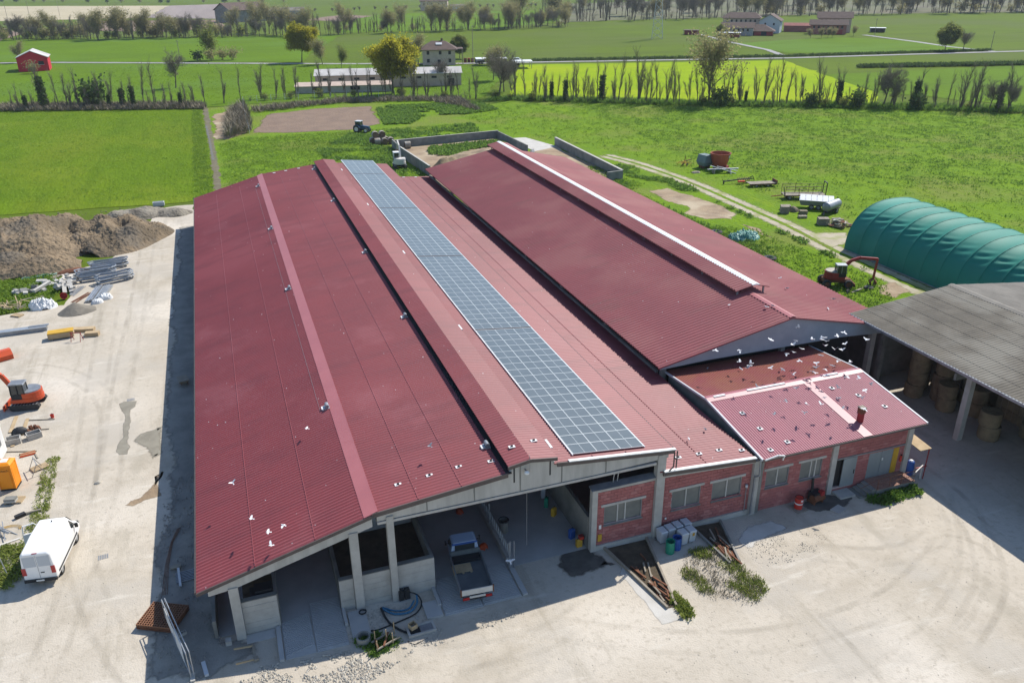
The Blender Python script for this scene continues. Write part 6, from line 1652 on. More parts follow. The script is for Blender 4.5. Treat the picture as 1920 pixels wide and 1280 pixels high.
# bins and drums against the wall
def bin_(label, loc, rz, sticker=False):
    o = thing('waste_bin', label, 'bin', loc, rz, 'pale waste bins by the block wall')
    loft([[(a*0.22, b_*0.27, 0.08) for a, b_ in ((-1, -1), (1, -1), (1, 1), (-1, 1))], [(a*0.27, b_*0.34, 0.95) for a, b_ in ((-1, -1), (1, -1), (1, 1), (-1, 1))]]).build('body', M_bin, o)
    loft([[(a*0.285, b_*0.36, 0.953) for a, b_ in ((-1, -1), (1, -1), (1, 1), (-1, 1))], [(a*0.25, b_*0.31, 1.03) for a, b_ in ((-1, -1), (1, -1), (1, 1), (-1, 1))]]).build('lid', M_bin, o)
    MB().tube([(-0.24, 0.40, 0.96), (0.24, 0.40, 0.96)], 0.02, 5).build('handle', M_black, o)
    for s in (-1, 1):
        wheel(o, (s*0.27, 0.3, 0.1), 0.1, 0.06)
    if sticker:
        MB().b2(-0.05, 0.12, -0.35, -0.33, 0.62, 0.85).build('sticker', M_yellow, o)
    return o
for i, (x, y, lab) in enumerate(((24.75, 39.5, 'leftmost pale waste bin beside the concrete column'), (25.4, 39.62, 'second pale waste bin from the concrete column'), (26.05, 39.72, 'third pale waste bin from the concrete column'), (26.75, 39.78, 'pale waste bin furthest back and right in the cluster'), (26.0, 38.85, 'front pale waste bin behind the blue drum'), (26.65, 38.95, 'front right pale waste bin with a yellow sticker'))):
    bin_(lab, (x, y, 0.012), R(4), i == 5)
def drum(label, loc, m, h=0.92, r=0.3, closed=False, name='drum'):
    o = thing(name, label, 'drum', loc)
    prof = [(0.0, 0.0), (r, 0.0), (r*1.02, h*0.3), (r*1.05, h*0.33), (r*1.02, h*0.36), (r*1.02, h*0.64), (r*1.05, h*0.67), (r*1.02, h*0.7), (r, h)]
    prof += [(0.0, h-0.02)] if closed else [(r*0.92, h), (r*0.9, 0.1), (0.0, 0.1)]
    MB().lathe(prof, n=20).build('shell', m, o)
    MB().lathe([(r*0.98, h), (r*1.06, h+0.005), (r*1.06, h+0.035), (r*0.94, h+0.035), (r*0.94, h)], n=20).build('rim', m if not closed else M_black, o)
    return o
drum('open green plastic drum in front of the pale bins', (24.72, 38.3, 0.012), M_green)
drum('open blue plastic drum right of the green one', (25.35, 38.5, 0.012), M_blue)
rdr = drum('red oil drum with white band on a wooden board by the annex', (36.0, 39.45, 0.07), M_brightred, 0.9, 0.29, True)
MB().lathe([(0.300, 0.40), (0.303, 0.40), (0.303, 0.50), (0.300, 0.50)], n=20).build('band', M_white, rdr)
MB().box((0, -0.31, 0.75), (0.16, 0.02, 0.14)).build('label', M_white, rdr)
tag(MB().box((36.0, 39.4, 0.04), (1.0, 1.0, 0.05), 0.1).build('board', M_woodgrey), 'square wooden board under the red oil drum', 'board')
gn = thing('generator', 'sooty black machine with red tank and tall exhaust by the annex wall', 'machine', (37.7, 39.75, 0.012), R(8))
MB().b2(-0.45, 0.45, -0.3, 0.3, 0.2, 0.85).build('engine', M_black, gn)
MB().b2(0.1, 0.45, -0.42, -0.1, 0.55, 1.0).build('tank', M_redpaint, gn)
MB().cyl((-0.2, 0.2, 0.8), (-0.25, 0.25, 1.9), 0.1, 0.1, 8).build('exhaust', M_black, gn)
MB().cyl((-0.5, -0.2, 0.45), (0.5, -0.2, 0.45), 0.3, 0.3, 12).build('pulley', M_rusty, gn)
for s in (-1, 1):
    MB().b2(s*0.4-0.05, s*0.4+0.05, -0.4, 0.35, 0, 0.22).build('skid', M_rusty, gn)
o = MB().box((0, 0, 0.05), (1.0, 0.7, 0.08)).build('paving_slab', M_conc); o.location = (38.6, 38.25, 0.012); o.rotation_euler = (0, 0, R(18)); tag(o, 'grey concrete slab lying in front of the annex steps', 'slab')
gt = thing('floor_grate', 'pale slotted grate lying at the corner of the platform', 'grate', (44.3, 38.05, 0.02), R(5))
for i in range(9):
    MB().b2(-0.6+i*0.14, -0.52+i*0.14, -0.28, 0.28, 0, 0.05).build('slat', M_bin, gt)
wt = thing('water_butt', 'blue water butt under the small canopy at the annex corner', 'water butt', (46.9, 40.2, 0.012))
MB().lathe([(0.0, 0.0), (0.27, 0.0), (0.3, 0.5), (0.27, 1.1), (0.2, 1.2), (0.0, 1.2)], n=16).build('barrel', M_blue, wt)
MB().lathe([(0.0, 1.2), (0.12, 1.2), (0.12, 1.26), (0.0, 1.26)], n=12).build('cap', M_white, wt)
fe = thing('fire_extinguisher', 'red fire extinguisher on the annex corner wall', 'extinguisher', (45.65, 40.12, 1.5))
MB().cyl((0, 0, 0), (0, 0, 0.5), 0.09, 0.08, 10).build('cylinder', M_brightred, fe)
MB().box((0, 0, 0.55), (0.06, 0.1, 0.08)).build('valve', M_black, fe)
cp_ = thing('coping_timber', 'white painted timber rail leaning by the canopy', 'timber', (46.4, 39.2, 0.012))
MB().bar((-0.5, -0.3, 1.0), (0.9, 0.2, 1.25), 0.07).build('rail', M_offwhite, cp_)
MB().bar((0.8, 0.2, 0), (0.8, 0.2, 1.24), 0.07).build('leg', M_offwhite, cp_)

# hay in the open shed
bale_m = {}
def round_bale(label, c, r, L, axis, m, group, end=None, name='hay_bale'):
    o = thing(name, label, 'hay bale', c, 0, group)
    key = (round(r, 2), round(L, 2), axis, m.name)
    if key not in bale_m:
        rr = random.Random(int(r*100)+len(bale_m)); n = 26; k = 7
        mb = MB(); vs = []; fs = []
        for j in range(k+1):
            h = -L/2+L*j/k
            for i in range(n):
                a = 2*math.pi*i/n; q = r*(1-0.06*(abs(2*j/k-1)**6))*(1+rr.uniform(-.025, .025))
                x, y_, z = q*math.cos(a), q*math.sin(a), h+rr.uniform(-.015, .015)
                vs.append((x, y_, z) if axis == 'z' else ((z, x, y_) if axis == 'x' else (x, z, y_)))
        for j in range(k):
            fs += [(j*n+i, j*n+(i+1) % n, (j+1)*n+(i+1) % n, (j+1)*n+i) for i in range(n)]
        mb.add(vs, fs)
        ends = []
        for sgn in (-1, 1):
            e = MB(); cv = []
            for q, hh in ((r*0.95, 0.5), (r*0.6, 0.52), (r*0.2, 0.50)):
                for i in range(n):
                    a = 2*math.pi*i/n; x, y_, z = q*math.cos(a), q*math.sin(a), sgn*L*hh+rr.uniform(-.02, .02)
                    cv.append((x, y_, z) if axis == 'z' else ((z, x, y_) if axis == 'x' else (x, z, y_)))
            e.add(cv, [(j*n+i, j*n+(i+1) % n, (j+1)*n+(i+1) % n, (j+1)*n+i) for j in range(2) for i in range(n)]+[tuple(range(2*n, 3*n))])
            ends.append(e.mesh('roll_end', end or m))
        bale_m[key] = (mb.mesh('roll', m, True), ends)
    link('roll', bale_m[key][0], o)
    for e in bale_m[key][1]:
        link('roll_end', e, o)
    return o
hs = [(57.0, 50.3, 4, 'outermost stack behind the far shed post'), (58.6, 48.9, 3, 'second stack from the far shed post'), (58.9, 51.6, 4, 'stack against the shed end wall behind the outermost one'), (60.4, 50.2, 4, 'tall stack in the middle of the shed'),
      (57.6, 47.2, 2, 'lowest stack facing the yard'), (60.6, 47.6, 3, 'three high stack behind the lowest one'), (62.2, 49.0, 4, 'inner stack right of the middle one'), (62.4, 51.8, 4, 'innermost stack in the far shed corner'), (62.6, 46.4, 3, 'right hand stack deep in the shed'), (59.4, 45.6, 2, 'two high stack nearest the front post')]
for i, (x, y, n, where) in enumerate(hs):
    for k in range(n):
        lv = 'top' if k == n-1 else ('bottom', 'second', 'third')[k]
        round_bale('%s hay bale of the %s' % (lv, where), (x+rnd.uniform(-.1, .1), y+rnd.uniform(-.1, .1), 0.65+k*1.26), 0.82, 1.24, 'z', M_hay, 'hay bales stacked in the open shed')
for x, y, k, lab in ((57.1, 42.2, 0, 'lower of two hay bales stacked right beside the shed post'), (57.0, 42.3, 1, 'upper of two hay bales stacked right beside the shed post'), (60.4, 41.0, 0, 'hay bale standing alone deeper in the shed')):
    round_bale(lab, (x, y, 0.65+k*1.26), 0.85, 1.24, 'z', M_hay, None)
round_bale('round bale lying on its side at the front of the shed', (58.4, 38.6, 0.8), 0.8, 1.2, 'y', M_haydark, None, M_baleend)
for i in range(3):
    for k in range(2):
        sb_ = thing('straw_bale', 'big square straw bale stacked deep in the open shed', 'straw bale', (61.5+i*0.1, 39.5+i*2.3, 0.012+k*0.92), 0, 'square straw bales in the shed')
        MB().box((0, 0, 0.45), (1.2, 2.2, 0.88)).build('straw', M_hay, sb_)
        for y in (-0.6, 0, 0.6):
            MB().box((0, y, 0.45), (1.22, 0.03, 0.9)).build('twine', M_woodgrey, sb_)

# weathered bales behind the barn
for i, (x, y, z, ax) in enumerate(((33.0, 188.2, 0.75, 'y'), (34.5, 188.6, 0.75, 'y'), (36.0, 188.4, 0.75, 'y'), (33.8, 186.6, 0.75, 'x'), (35.4, 186.4, 0.75, 'y'), (36.9, 186.8, 0.75, 'y'), (33.7, 188.4, 2.0, 'y'), (35.3, 188.6, 2.0, 'y'))):
    round_bale('weathered grey round bale in the pile beside the manure pit', (x, y, z), 0.76, 1.3, ax, M_wrap, 'weathered bales beside the manure pit', M_baleend)
round_bale('single grey round bale inside the corner of the manure pit', (39.3, 180.2, 0.75), 0.75, 1.3, 'x', M_wrap, None, M_baleend)

# ---- machinery parked along the track
rk = thing('hay_rake', 'yellow rotary hay rake furthest up the track', 'hay rake', (87.0, 142.4, 0), R(20))
MB().cyl((0, 0, 0.5), (0, 0, 0.9), 0.4, 0.3, 10).build('hub', M_yellow, rk)
for i in range(9):
    a = i*0.698
    MB().bar((0, 0, 0.7), (1.5*math.cos(a), 1.5*math.sin(a), 0.6), 0.06).bar((1.5*math.cos(a), 1.5*math.sin(a), 0.6), (1.55*math.cos(a), 1.55*math.sin(a), 0.1), 0.05).build('tine_arm', M_yellow, rk)
MB().bar((0, 0, 0.9), (2.4, 0.2, 0.9), 0.14).bar((0.2, 0, 0.9), (0.4, 0, 1.9), 0.1).build('drawbar', M_rusty, rk)
for s in (-1, 1):
    wheel(rk, (0.4, s*0.5, 0.28), 0.28, 0.18, axis='y')
tk = thing('fodder_tank', 'grey teal sheet hopper left of the orange mixer tub', 'hopper', (89.9, 139.4, 0), R(12))
loft([[(a*0.9, b_*0.9, 0.5) for a, b_ in ((-1, -1), (1, -1), (1, 1), (-1, 1))], [(a*1.15, b_*1.2, 1.2) for a, b_ in ((-1, -1), (1, -1), (1, 1), (-1, 1))], [(a*0.8, b_*1.1, 2.6) for a, b_ in ((-1, -1), (1, -1), (1, 1), (-1, 1))]]).build('body', M_teal, tk)
for s in (-1, 1):
    MB().b2(s*0.8-0.06, s*0.8+0.06, -0.7, 0.7, 0, 0.5).build('leg', M_rusty, tk)
ld = MB()
for s in (-0.2, 0.2):
    ld.bar((1.3, -1.0+s, 0.3), (1.05, -1.0+s, 2.7), 0.05)
for i in range(8):
    ld.bar((1.27-i*0.03, -1.2, 0.5+i*0.28), (1.27-i*0.03, -0.8, 0.5+i*0.28), 0.04)
ld.build('ladder', M_gal, tk)
mx = thing('feed_mixer', 'rusty orange feed mixer tub with blue and green decal', 'feed mixer', (92.2, 137.6, 0), R(10))
MB().lathe([(0.0, 0.75), (1.35, 0.75), (1.65, 1.6), (1.95, 2.95), (2.02, 2.95), (2.02, 3.1), (1.9, 3.1), (1.85, 2.95), (1.3, 0.85), (0.0, 0.85)], n=28).build('tub', M_tubred, mx)
MB().b2(-1.0, 1.0, -1.6, 1.2, 0.5, 0.75).build('chassis', M_redpaint, mx)
for s in (-1, 1):
    wheel(mx, (s*1.0, 0.3, 0.45), 0.45, 0.35)
MB().bar((0, -1.6, 0.6), (0, -3.0, 0.5), 0.2).build('drawbar', M_redpaint, mx)
a0 = R(-68)
for z0, z1, m_ in ((2.35, 2.8, M_bin), (1.95, 2.3, M_tractor), (1.45, 1.9, M_green)):
    dq = []
    for z in (z0, z1):
        r_ = 1.35+(z-0.75)/2.2*0.62+0.03
        for a in (a0-0.13, a0+0.13):
            dq.append((r_*math.cos(a), r_*math.sin(a), z))
    MB().add(dq, [(0, 1, 3, 2)]).build('decal', m_, mx)
MB().cyl((0, 0, 0.8), (0, 0, 2.4), 0.5, 0.12, 10).build('auger', M_steel, mx)
pl_ = thing('pipe_stack', 'stack of pale aluminium irrigation pipes in front of the mixer tub', 'pipe stack', (90.7, 134.2, 0), R(-12))
for i in range(8):
    MB().cyl((-3.0, -0.35+0.12*(i % 6), 0.75+0.13*(i//6)), (3.0, -0.4+0.12*(i % 6), 0.75+0.13*(i//6)), 0.055, 0.055, 7).build('pipe', M_gal, pl_)
for x in (-1.8, 1.4):
    MB().b2(x-0.1, x+0.1, -0.6, 0.6, 0, 0.68).build('trestle', M_woodgrey, pl_)
MB().cyl((-2.4, 0.4, 1.4), (2.2, -1.4, 0.1), 0.06).build('pipe', M_white, pl_)
MB().cyl((-1.0, 0.5, 1.2), (2.6, -1.0, 0.5), 0.06).build('pipe', M_white, pl_)
MB().cyl((1.2, -1.4, 0), (1.4, -0.4, 1.0), 0.05).build('pipe', M_white, pl_)
o = heap('wood_heap', (86.0, 136.0), 1.0, 0.6, 0.4, M_woodgrey, 71, 0.2, 0.6, 0.9, 18); tag(o, 'low heap of grey wood on the grass below the rake', 'wood heap')
hr = thing('harrow', 'dark harrow with bent drawbar beside the flatbed trailer', 'harrow', (89.2, 125.8, 0), R(-8))
MB().bar((-3.4, 0, 0.5), (-0.6, 0, 0.7), 0.18).bar((-3.4, 0, 0.05), (-3.4, 0, 0.7), 0.2).build('drawbar', M_black, hr)
for i in range(7):
    MB().bar((-0.6+i*0.35, -0.6, 0.5), (-0.4+i*0.35, 0.7, 0.9), 0.09).bar((-0.5+i*0.35, 0.1, 0.7), (-0.4+i*0.35, 0.2, 0.1), 0.06).build('tine', M_rusty, hr)
MB().bar((-0.7, 0, 0.75), (2.2, 0, 0.75), 0.14).bar((1.4, 0.2, 0.8), (2.3, 0.1, 1.2), 0.1).bar((2.3, 0.1, 1.2), (2.6, 0, 0.4), 0.1).build('frame', M_black, hr)
MB().b2(-0.9, 0.4, -0.9, -0.4, 0.35, 0.6).build('guard', M_orange, hr)
ft = thing('flatbed_trailer', 'low flatbed farm trailer with bare wooden deck', 'trailer', (91.4, 122.6, 0), R(-12))
for i in range(8):
    MB().b2(-2.6, 2.4, -1.0+i*0.25, -0.77+i*0.25, 0.62, 0.68).build('deck_plank', M_woodgrey, ft)
MB().b2(-2.6, 2.4, -0.9, -0.75, 0.42, 0.615).b2(-2.6, 2.4, 0.75, 0.9, 0.42, 0.615).build('chassis', M_rusty, ft)
MB().b2(2.42, 2.54, -1.05, 1.05, 0.5, 1.15).build('headboard', M_rusty, ft)
for s in (-1, 1):
    for x in (-1.3, 0.9):
        wheel(ft, (x, s*0.8, 0.32), 0.32, 0.2, axis='y')
def hay_wagon(label, loc, rz):
    o = thing('hay_wagon', label, 'wagon', loc, rz)
    for i in range(8):
        MB().b2(-3.6, 3.4, -1.1+i*0.28, -0.84+i*0.28, 0.78, 0.84).build('deck_plank', M_woodgrey, o)
    MB().b2(-3.6, 3.4, -0.8, -0.65, 0.55, 0.775).b2(-3.6, 3.4, 0.65, 0.8, 0.55, 0.775).build('chassis', M_rusty, o)
    for s in (-1, 1):
        for x in (-3.5, -1.2, 1.1, 3.3):
            MB().bar((x, s*1.1, 0.84), (x, s*1.1, 2.3), 0.06).build('stake', M_rusty, o)
        for z in (1.3, 1.8, 2.3):
            MB().bar((-3.5, s*1.1, z), (3.3, s*1.1, z), 0.05).build('side_rail', M_dry, o)
        for x in (-2.6, 2.4):
            wheel(o, (x, s*0.85, 0.38), 0.38, 0.24, axis='y')
    MB().bar((-3.6, 0, 0.6), (-5.6, 0, 0.4), 0.12).build('drawbar', M_redpaint, o)
    MB().bar((3.4, -0.8, 0.8), (3.5, -0.8, 2.8), 0.12).bar((3.4, 0.8, 0.8), (3.5, 0.8, 2.8), 0.12).bar((3.5, -0.8, 2.8), (3.5, 0.8, 2.8), 0.14).build('end_frame', M_black, o)
    MB().bar((-3.5, -0.8, 0.8), (-3.8, -0.8, 2.2), 0.12).build('end_frame', M_black, o)
    return o
hay_wagon('railed hay wagon with thin yellow rails on rusty stakes', (92.8, 112.6, 0), R(-20))
gtz = thing('box_trailer', 'grey steel trailer with ribbed pale roof beside the cylinder tank', 'trailer', (90.6, 106.6, 0), R(-38))
loft([[(a*2.4, b_*0.9, 0.6) for a, b_ in ((-1, -1), (1, -1), (1, 1), (-1, 1))], [(a*2.7, b_*1.25, 1.5) for a, b_ in ((-1, -1), (1, -1), (1, 1), (-1, 1))]]).build('hull', M_gal, gtz)
for i in range(6):
    MB().add([(-2.6+i*0.88, -1.3, 1.55), (-1.78+i*0.88, -1.3, 1.55), (-1.78+i*0.88, 1.2, 1.95), (-2.6+i*0.88, 1.2, 1.95), (-2.6+i*0.88, -1.3, 1.50), (-1.78+i*0.88, -1.3, 1.50), (-1.78+i*0.88, 1.2, 1.90), (-2.6+i*0.88, 1.2, 1.90)],
             [(0, 1, 2, 3), (4, 7, 6, 5), (0, 4, 5, 1), (1, 5, 6, 2), (2, 6, 7, 3), (3, 7, 4, 0)]).build('roof_panel', M_bin, gtz)
for s in (-1, 1):
    wheel(gtz, (0.4, s*0.95, 0.4), 0.4, 0.25, axis='y')
    wheel(gtz, (-0.7, s*0.95, 0.4), 0.4, 0.25, axis='y')
ct_ = thing('slurry_tank', 'blue grey cylinder tank on a wheeled frame near the green tunnel', 'tank', (91.2, 103.6, 0), R(24))
MB().cyl((-1.9, 0, 1.25), (1.9, 0, 1.25), 0.72, 0.72, 22).build('vessel', M_steel, ct_)
for s in (-1, 1):
    e_ = MB().lathe([(0.72, 0.0), (0.55, 0.16), (0.25, 0.24), (0.0, 0.26)], n=22).build('dished_end', M_steel, ct_)
    e_.rotation_euler = (0, R(90*s), 0); e_.location = (s*1.9, 0, 1.25)
    wheel(ct_, (0.3, s*0.8, 0.42), 0.42, 0.26, axis='y')
MB().b2(-2.0, 2.2, -0.4, 0.4, 0.40, 0.55).build('frame', M_black, ct_)
MB().bar((-2.0, 0, 0.5), (-3.2, 0, 0.4), 0.12).build('drawbar', M_black, ct_)
wheel(ct_, (-2.5, 0.0, 0.3), 0.3, 0.2, axis='y')
def crate(label, loc, rz, sx, sy, sz, m=None):
    o = thing('wooden_crate', label, 'crate', loc, rz)
    m = m or M_woodgrey
    n = max(3, int(sz/0.22))
    for i in range(n):
        z = i*sz/n
        for s in (-1, 1):
            MB().b2(-sx/2, sx/2, s*sy/2-0.02, s*sy/2+0.02, z+0.02, z+sz/n-0.03).build('slat', m, o)
            MB().b2(s*sx/2-0.02, s*sx/2+0.02, -sy/2+0.03, sy/2-0.03, z+0.02, z+sz/n-0.03).build('slat', m, o)
    for i in range(6):
        MB().b2(-sx/2+i*sx/6+0.015, -sx/2+(i+1)*sx/6-0.015, -sy/2-0.02, sy/2+0.02, sz, sz+0.03).build('lid_board', m, o)
    return o
crate('tall wooden crate at the left of the scrap group by the track', (84.2, 106.2, 0), R(-30), 1.3, 1.1, 1.1)
crate('flat wooden crate behind the tall crate by the track', (85.6, 107.8, 0), R(-20), 1.5, 1.0, 0.7)
crate('small pale crate in front of the grey trailer', (86.6, 104.6, 0), R(-25), 1.2, 0.9, 0.55, M_dry)
crate('low brown crate nearest the track before the trailers', (85.0, 102.7, 0), R(-15), 1.3, 0.7, 0.35)
crate('dark wooden crate beside the junk heap near the green tunnel', (85.6, 98.6, 0), R(-25), 1.6, 1.2, 1.0)
o = heap('scrap_heap', (86.3, 106.4), 0.8, 0.7, 0.8, M_dry, 73, 0.2, 0.5, 1.1, 20); tag(o, 'small heap of bent wire between the crates', 'scrap heap')
jk = thing('junk_heap', 'heap of broken pallets, boards and white frames beside the tunnel end', 'junk heap', (87.6, 97.4, 0))
for i in range(60):
    o = MB().box((0, 0, 0), (rnd.choice((0.1, 0.14, 0.5)), rnd.uniform(0.6, 1.7), 0.05)).build('board', (M_woodgrey, M_wood, M_offwhite, M_rusty, M_dry)[i % 5], jk)
    x = rnd.uniform(-1.8, 1.6); y = rnd.uniform(-1.6, 1.6)
    o.location = (x, y, rnd.uniform(0.05, 1.5*max(0.1, 1-math.hypot(x, y)/2.4))); o.rotation_euler = (rnd.uniform(-.6, .6), rnd.uniform(-.6, .6), rnd.uniform(0, 3.1))
tag(heap('tarpaulin_heap', (70.39,97.01), 2.6, 1.9, 0.8, M_tarp2, 75, 0.3, 0.5, 1.3, 60, crumple=0.8), 'crumpled green tarpaulin heap beside the far barn', 'tarpaulin')
def tyre(label, loc, r, tilt=0.0):
    o = thing('tyre', label, 'tyre', loc)
    o.rotation_euler = (tilt, 0, 0.4)
    mb = MB(); vs = []; fs = []; n, k = 24, 10
    for i in range(n):
        a = 2*math.pi*i/n
        for j in range(k):
            b_ = 2*math.pi*j/k; q = r*0.74+r*0.26*math.cos(b_)
            vs.append((q*math.cos(a), q*math.sin(a), r*0.22+r*0.22*math.sin(b_)))
    for i in range(n):
        for j in range(k):
            fs.append((i*k+j, ((i+1) % n)*k+j, ((i+1) % n)*k+(j+1) % k, i*k+(j+1) % k))
    mb.add(vs, fs).build('carcass', M_tyre, o, True)
    MB().lathe([(r*0.46, r*0.2), (r*0.52, r*0.3), (r*0.55, r*0.42)], n=24).build('bead', M_bin, o)
    return o
tyre('big tyre lying in the weeds behind the far barn eave, upper one', (67.8, 100.4, 0.0), 0.95)
tyre('big tyre lying in the weeds by the far barn eave, lower one', (67.9, 87.4, 0.0), 0.95)
tyre('tyre lying by the grab of the red excavator', (72.6, 73.9, 0.0), 0.6)
tyre('pale tyre under the red excavator', (69.2, 73.6, 0.0), 0.45, 1.2)
o = MB().box((0, 0, 0.06), (0.25, 3.4, 0.1)).build('timber_beam', M_woodgrey); o.location = (71.3, 73.9, 0.01); o.rotation_euler = (0, 0, R(-72)); tag(o, 'grey timber beam lying beside the red excavator', 'beam')
tr_ = thing('white_stack', 'white stone slab stood up beside the concrete slab beyond the far barn', 'slab', (61.4, 160.5, 0), R(15))
MB().prism([(-0.5, 0), (0.5, 0), (0.4, 1.4), (-0.2, 1.9), (-0.5, 1.3)], 'x', -0.3, 0.3).build('slab', M_offwhite, tr_)

# ---------------------------------------------------------------- far buildings
def house(name, label, loc, rz, w, d, h, rh, wallm, roofm, win=(), over=0.6, hip=0.0, cat='house', gable_m=None, doors=(), chim=None, roof_parts=None):
    """gabled or hipped building; ridge along local x; win = (face, x0, x1, z0, z1)"""
    o = thing(name, label, cat, loc, rz)
    wl_ = MB().b2(-w/2, w/2, -d/2, d/2, 0, h)
    wl_.build('wall', wallm, o)
    if not hip:
        for s in (-1, 1):
            MB().prism([(-d/2, h), (d/2, h), (0, h+rh)], 'x', s*(w/2-0.3)-0.0 if s < 0 else w/2-0.3, s*w/2 if s > 0 else -w/2).build('gable', gable_m or wallm, o)
    k = rh/(d/2)
    rx = w/2+over-hip
    for s in (-1, 1):
        a = [(-w/2-over, s*(d/2+over), h-k*over+0.08), (w/2+over, s*(d/2+over), h-k*over+0.08), (rx, 0, h+rh+0.08), (-rx, 0, h+rh+0.08)]
        mb = MB(); mb.add(a+[(p[0], p[1], p[2]-0.18) for p in a], [(0, 1, 2, 3), (7, 6, 5, 4), (0, 4, 5, 1), (1, 5, 6, 2), (2, 6, 7, 3), (3, 7, 4, 0)])
        mb.build('roof_slope', roofm, o)
    if hip:
        for s in (-1, 1):
            a = [(s*(w/2+over), -d/2-over, h-k*over+0.08), (s*(w/2+over), d/2+over, h-k*over+0.08), (s*rx, 0, h+rh+0.08)]
            mb = MB(); mb.add(a+[(p[0], p[1], p[2]-0.18) for p in a], [(0, 1, 2), (5, 4, 3), (0, 3, 4, 1), (1, 4, 5, 2), (2, 5, 3, 0)])
            mb.build('roof_slope', roofm, o)
    for f, a, b, z0, z1 in win:
        q = thing_part('window', o)
        if f == 'f':
            MB().b2(a, b, -d/2-0.06, -d/2-0.003, z0, z1).build('pane', M_darkwin, q)
            MB().b2(a-0.1, b+0.1, -d/2-0.12, -d/2-0.002, z0-0.14, z0-0.01).build('sill', M_conc, q)
        else:
            s = -1 if f == 'l' else 1
            MB().b2(s*(w/2+0.003), s*(w/2+0.06), a, b, z0, z1).build('pane', M_darkwin, q)
            MB().b2(s*(w/2+0.002), s*(w/2+0.12), a-0.1, b+0.1, z0-0.14, z0-0.01).build('sill', M_conc, q)
    for a, b, z1, m_ in doors:
        MB().b2(a, b, -d/2-0.08, -d/2-0.003, 0.05, z1).build('door', m_, o)
    if chim:
        MB().b2(chim[0]-0.4, chim[0]+0.4, chim[1]-0.4, chim[1]+0.4, h, h+rh+1.0).build('chimney', M_tile, o)
    return o

house('red_barn', 'bright red barn with pale roof standing alone at the left', (-66.6, 396.0, 0), R(94), 12.5, 11.0, 5.4, 2.4, M_barnred, M_farroof, [('l', -4, -2, 2.5, 3.8)], 0.5, cat='barn')
ls = house('poultry_shed', 'long low pink shed with bright white roof behind the hedge', (58.2, 290.0, 0), R(-12), 49, 9.5, 4.2, 1.5, M_plaster, M_farroof, [('f', -22+i*5.2, -20.3+i*5.2, 2.6, 3.3) for i in range(9)], 0.4, cat='shed', doors=[(20, 22, 2.4, M_darkwin)])
house('lean_to_shed', 'low weathered lean-to shed in front of the long white roof', (41.5, 281.0, 0), R(-12), 31, 7.5, 2.2, 0.8, M_conc, M_plaster, [('f', -10, -8, 1.0, 1.9), ('f', 2, 5, 0.8, 2.0)], 0.3, cat='shed')
fh = house('farmhouse', 'square pale farmhouse with hipped brown roof beside the yellow oak', (92.0, 350.5, 0), R(-14), 13.5, 11, 6.6, 2.6, M_plaster, M_tile, [('f', -5, -3.9, 1.2, 2.6), ('f', 3.9, 5, 1.2, 2.6), ('f', -5, -3.9, 4.3, 5.7), ('f', 0, 1.1, 4.3, 5.7), ('f', 3.9, 5, 4.3, 5.7), ('r', -2, -0.9, 4.3, 5.7)], 1.0, 5.0, doors=[(-0.6, 0.7, 2.3, M_darkwin)], chim=(1.5, 0.5))
MB().box((0.2, -2.6, 8.35), (2.6, 1.6, 0.1), m=Matrix.Rotation(R(25), 3, 'X')).build('solar_collector', M_bin, fh)
MB().b2(6.76, 10.2, -3, 5.4, 6.0, 6.2).build('porch_roof', M_tile, fh)
for y in (-2.8, 5.2):
    MB().b2(9.9, 10.1, y-0.1, y+0.1, 0, 6.0).build('porch_post', M_woodgrey, fh)
for i, (x, y, w, lab) in enumerate(((111, 338, 13, 'pale flat canopy roof right of the farmhouse'), (119, 323, 8, 'second pale canopy roof nearer the grey tree'))):
    cn = thing('canopy', lab, 'canopy', (x, y, 0), R(-14))
    MB().b2(-w/2, w/2, -3.5, 3.5, 2.6, 2.8).build('roof', M_white, cn)
    for a in (-1, 1):
        for b in (-1, 1):
            MB().b2(a*(w/2-0.4)-0.1, a*(w/2-0.4)+0.1, b*3.2-0.1, b*3.2+0.1, 0, 2.6).build('post', M_steel, cn)
for i in range(7):
    cr = thing('crate_stack', 'stack of orange brown crates beside the farmhouse porch', 'crates', (104+i*1.5, 352-i*0.35, 0), R(-14), 'crate stacks beside the farmhouse')
    for k in range(3):
        MB().b2(-0.6, 0.6, -0.6, 0.6, k*0.62, k*0.62+0.56).build('crate', M_rusty if (i+k) % 3 else M_tubred, cr)
for x, y, lab in ((108, 344, 'dark farm implement parked right of the farmhouse'), (117, 326, 'dark machine under the trees near the pale canopies')):
    im = thing('implement', lab, 'implement', (x, y, 0), R(20))
    MB().b2(-2.0, 2.0, -0.8, 0.8, 0.5, 1.5).build('body', M_black, im)
    MB().bar((2, 0, 0.8), (3.5, 0, 0.6), 0.2).build('drawbar', M_steel, im)
    for s in (-1, 1):
        wheel(im, (0.5, s*0.9, 0.5), 0.5, 0.3, axis='y')
cv = thing('white_van', 'small white van driving on the far road', 'van', (125.10,345.05), R(-108))
loft([ring(-1.6, 0.8, 0.7, 0.35, 1.0, 1.75), ring(0.6, 0.85, 0.74, 0.3, 1.0, 1.85), ring(1.4, 0.82, 0.7, 0.3, 0.95, 1.15, 0.08), ring(2.1, 0.75, 0.65, 0.35, 0.75, 0.95, 0.06)]).build('body', M_vanw, cv)
for s in (-1, 1):
    MB().b2(s*0.84, s*0.87, -0.9, 0.9, 1.05, 1.5).build('window', M_car_glass, cv)
    for y in (-1.0, 1.4):
        wheel(cv, (s*0.72, y, 0.3), 0.3, 0.2)

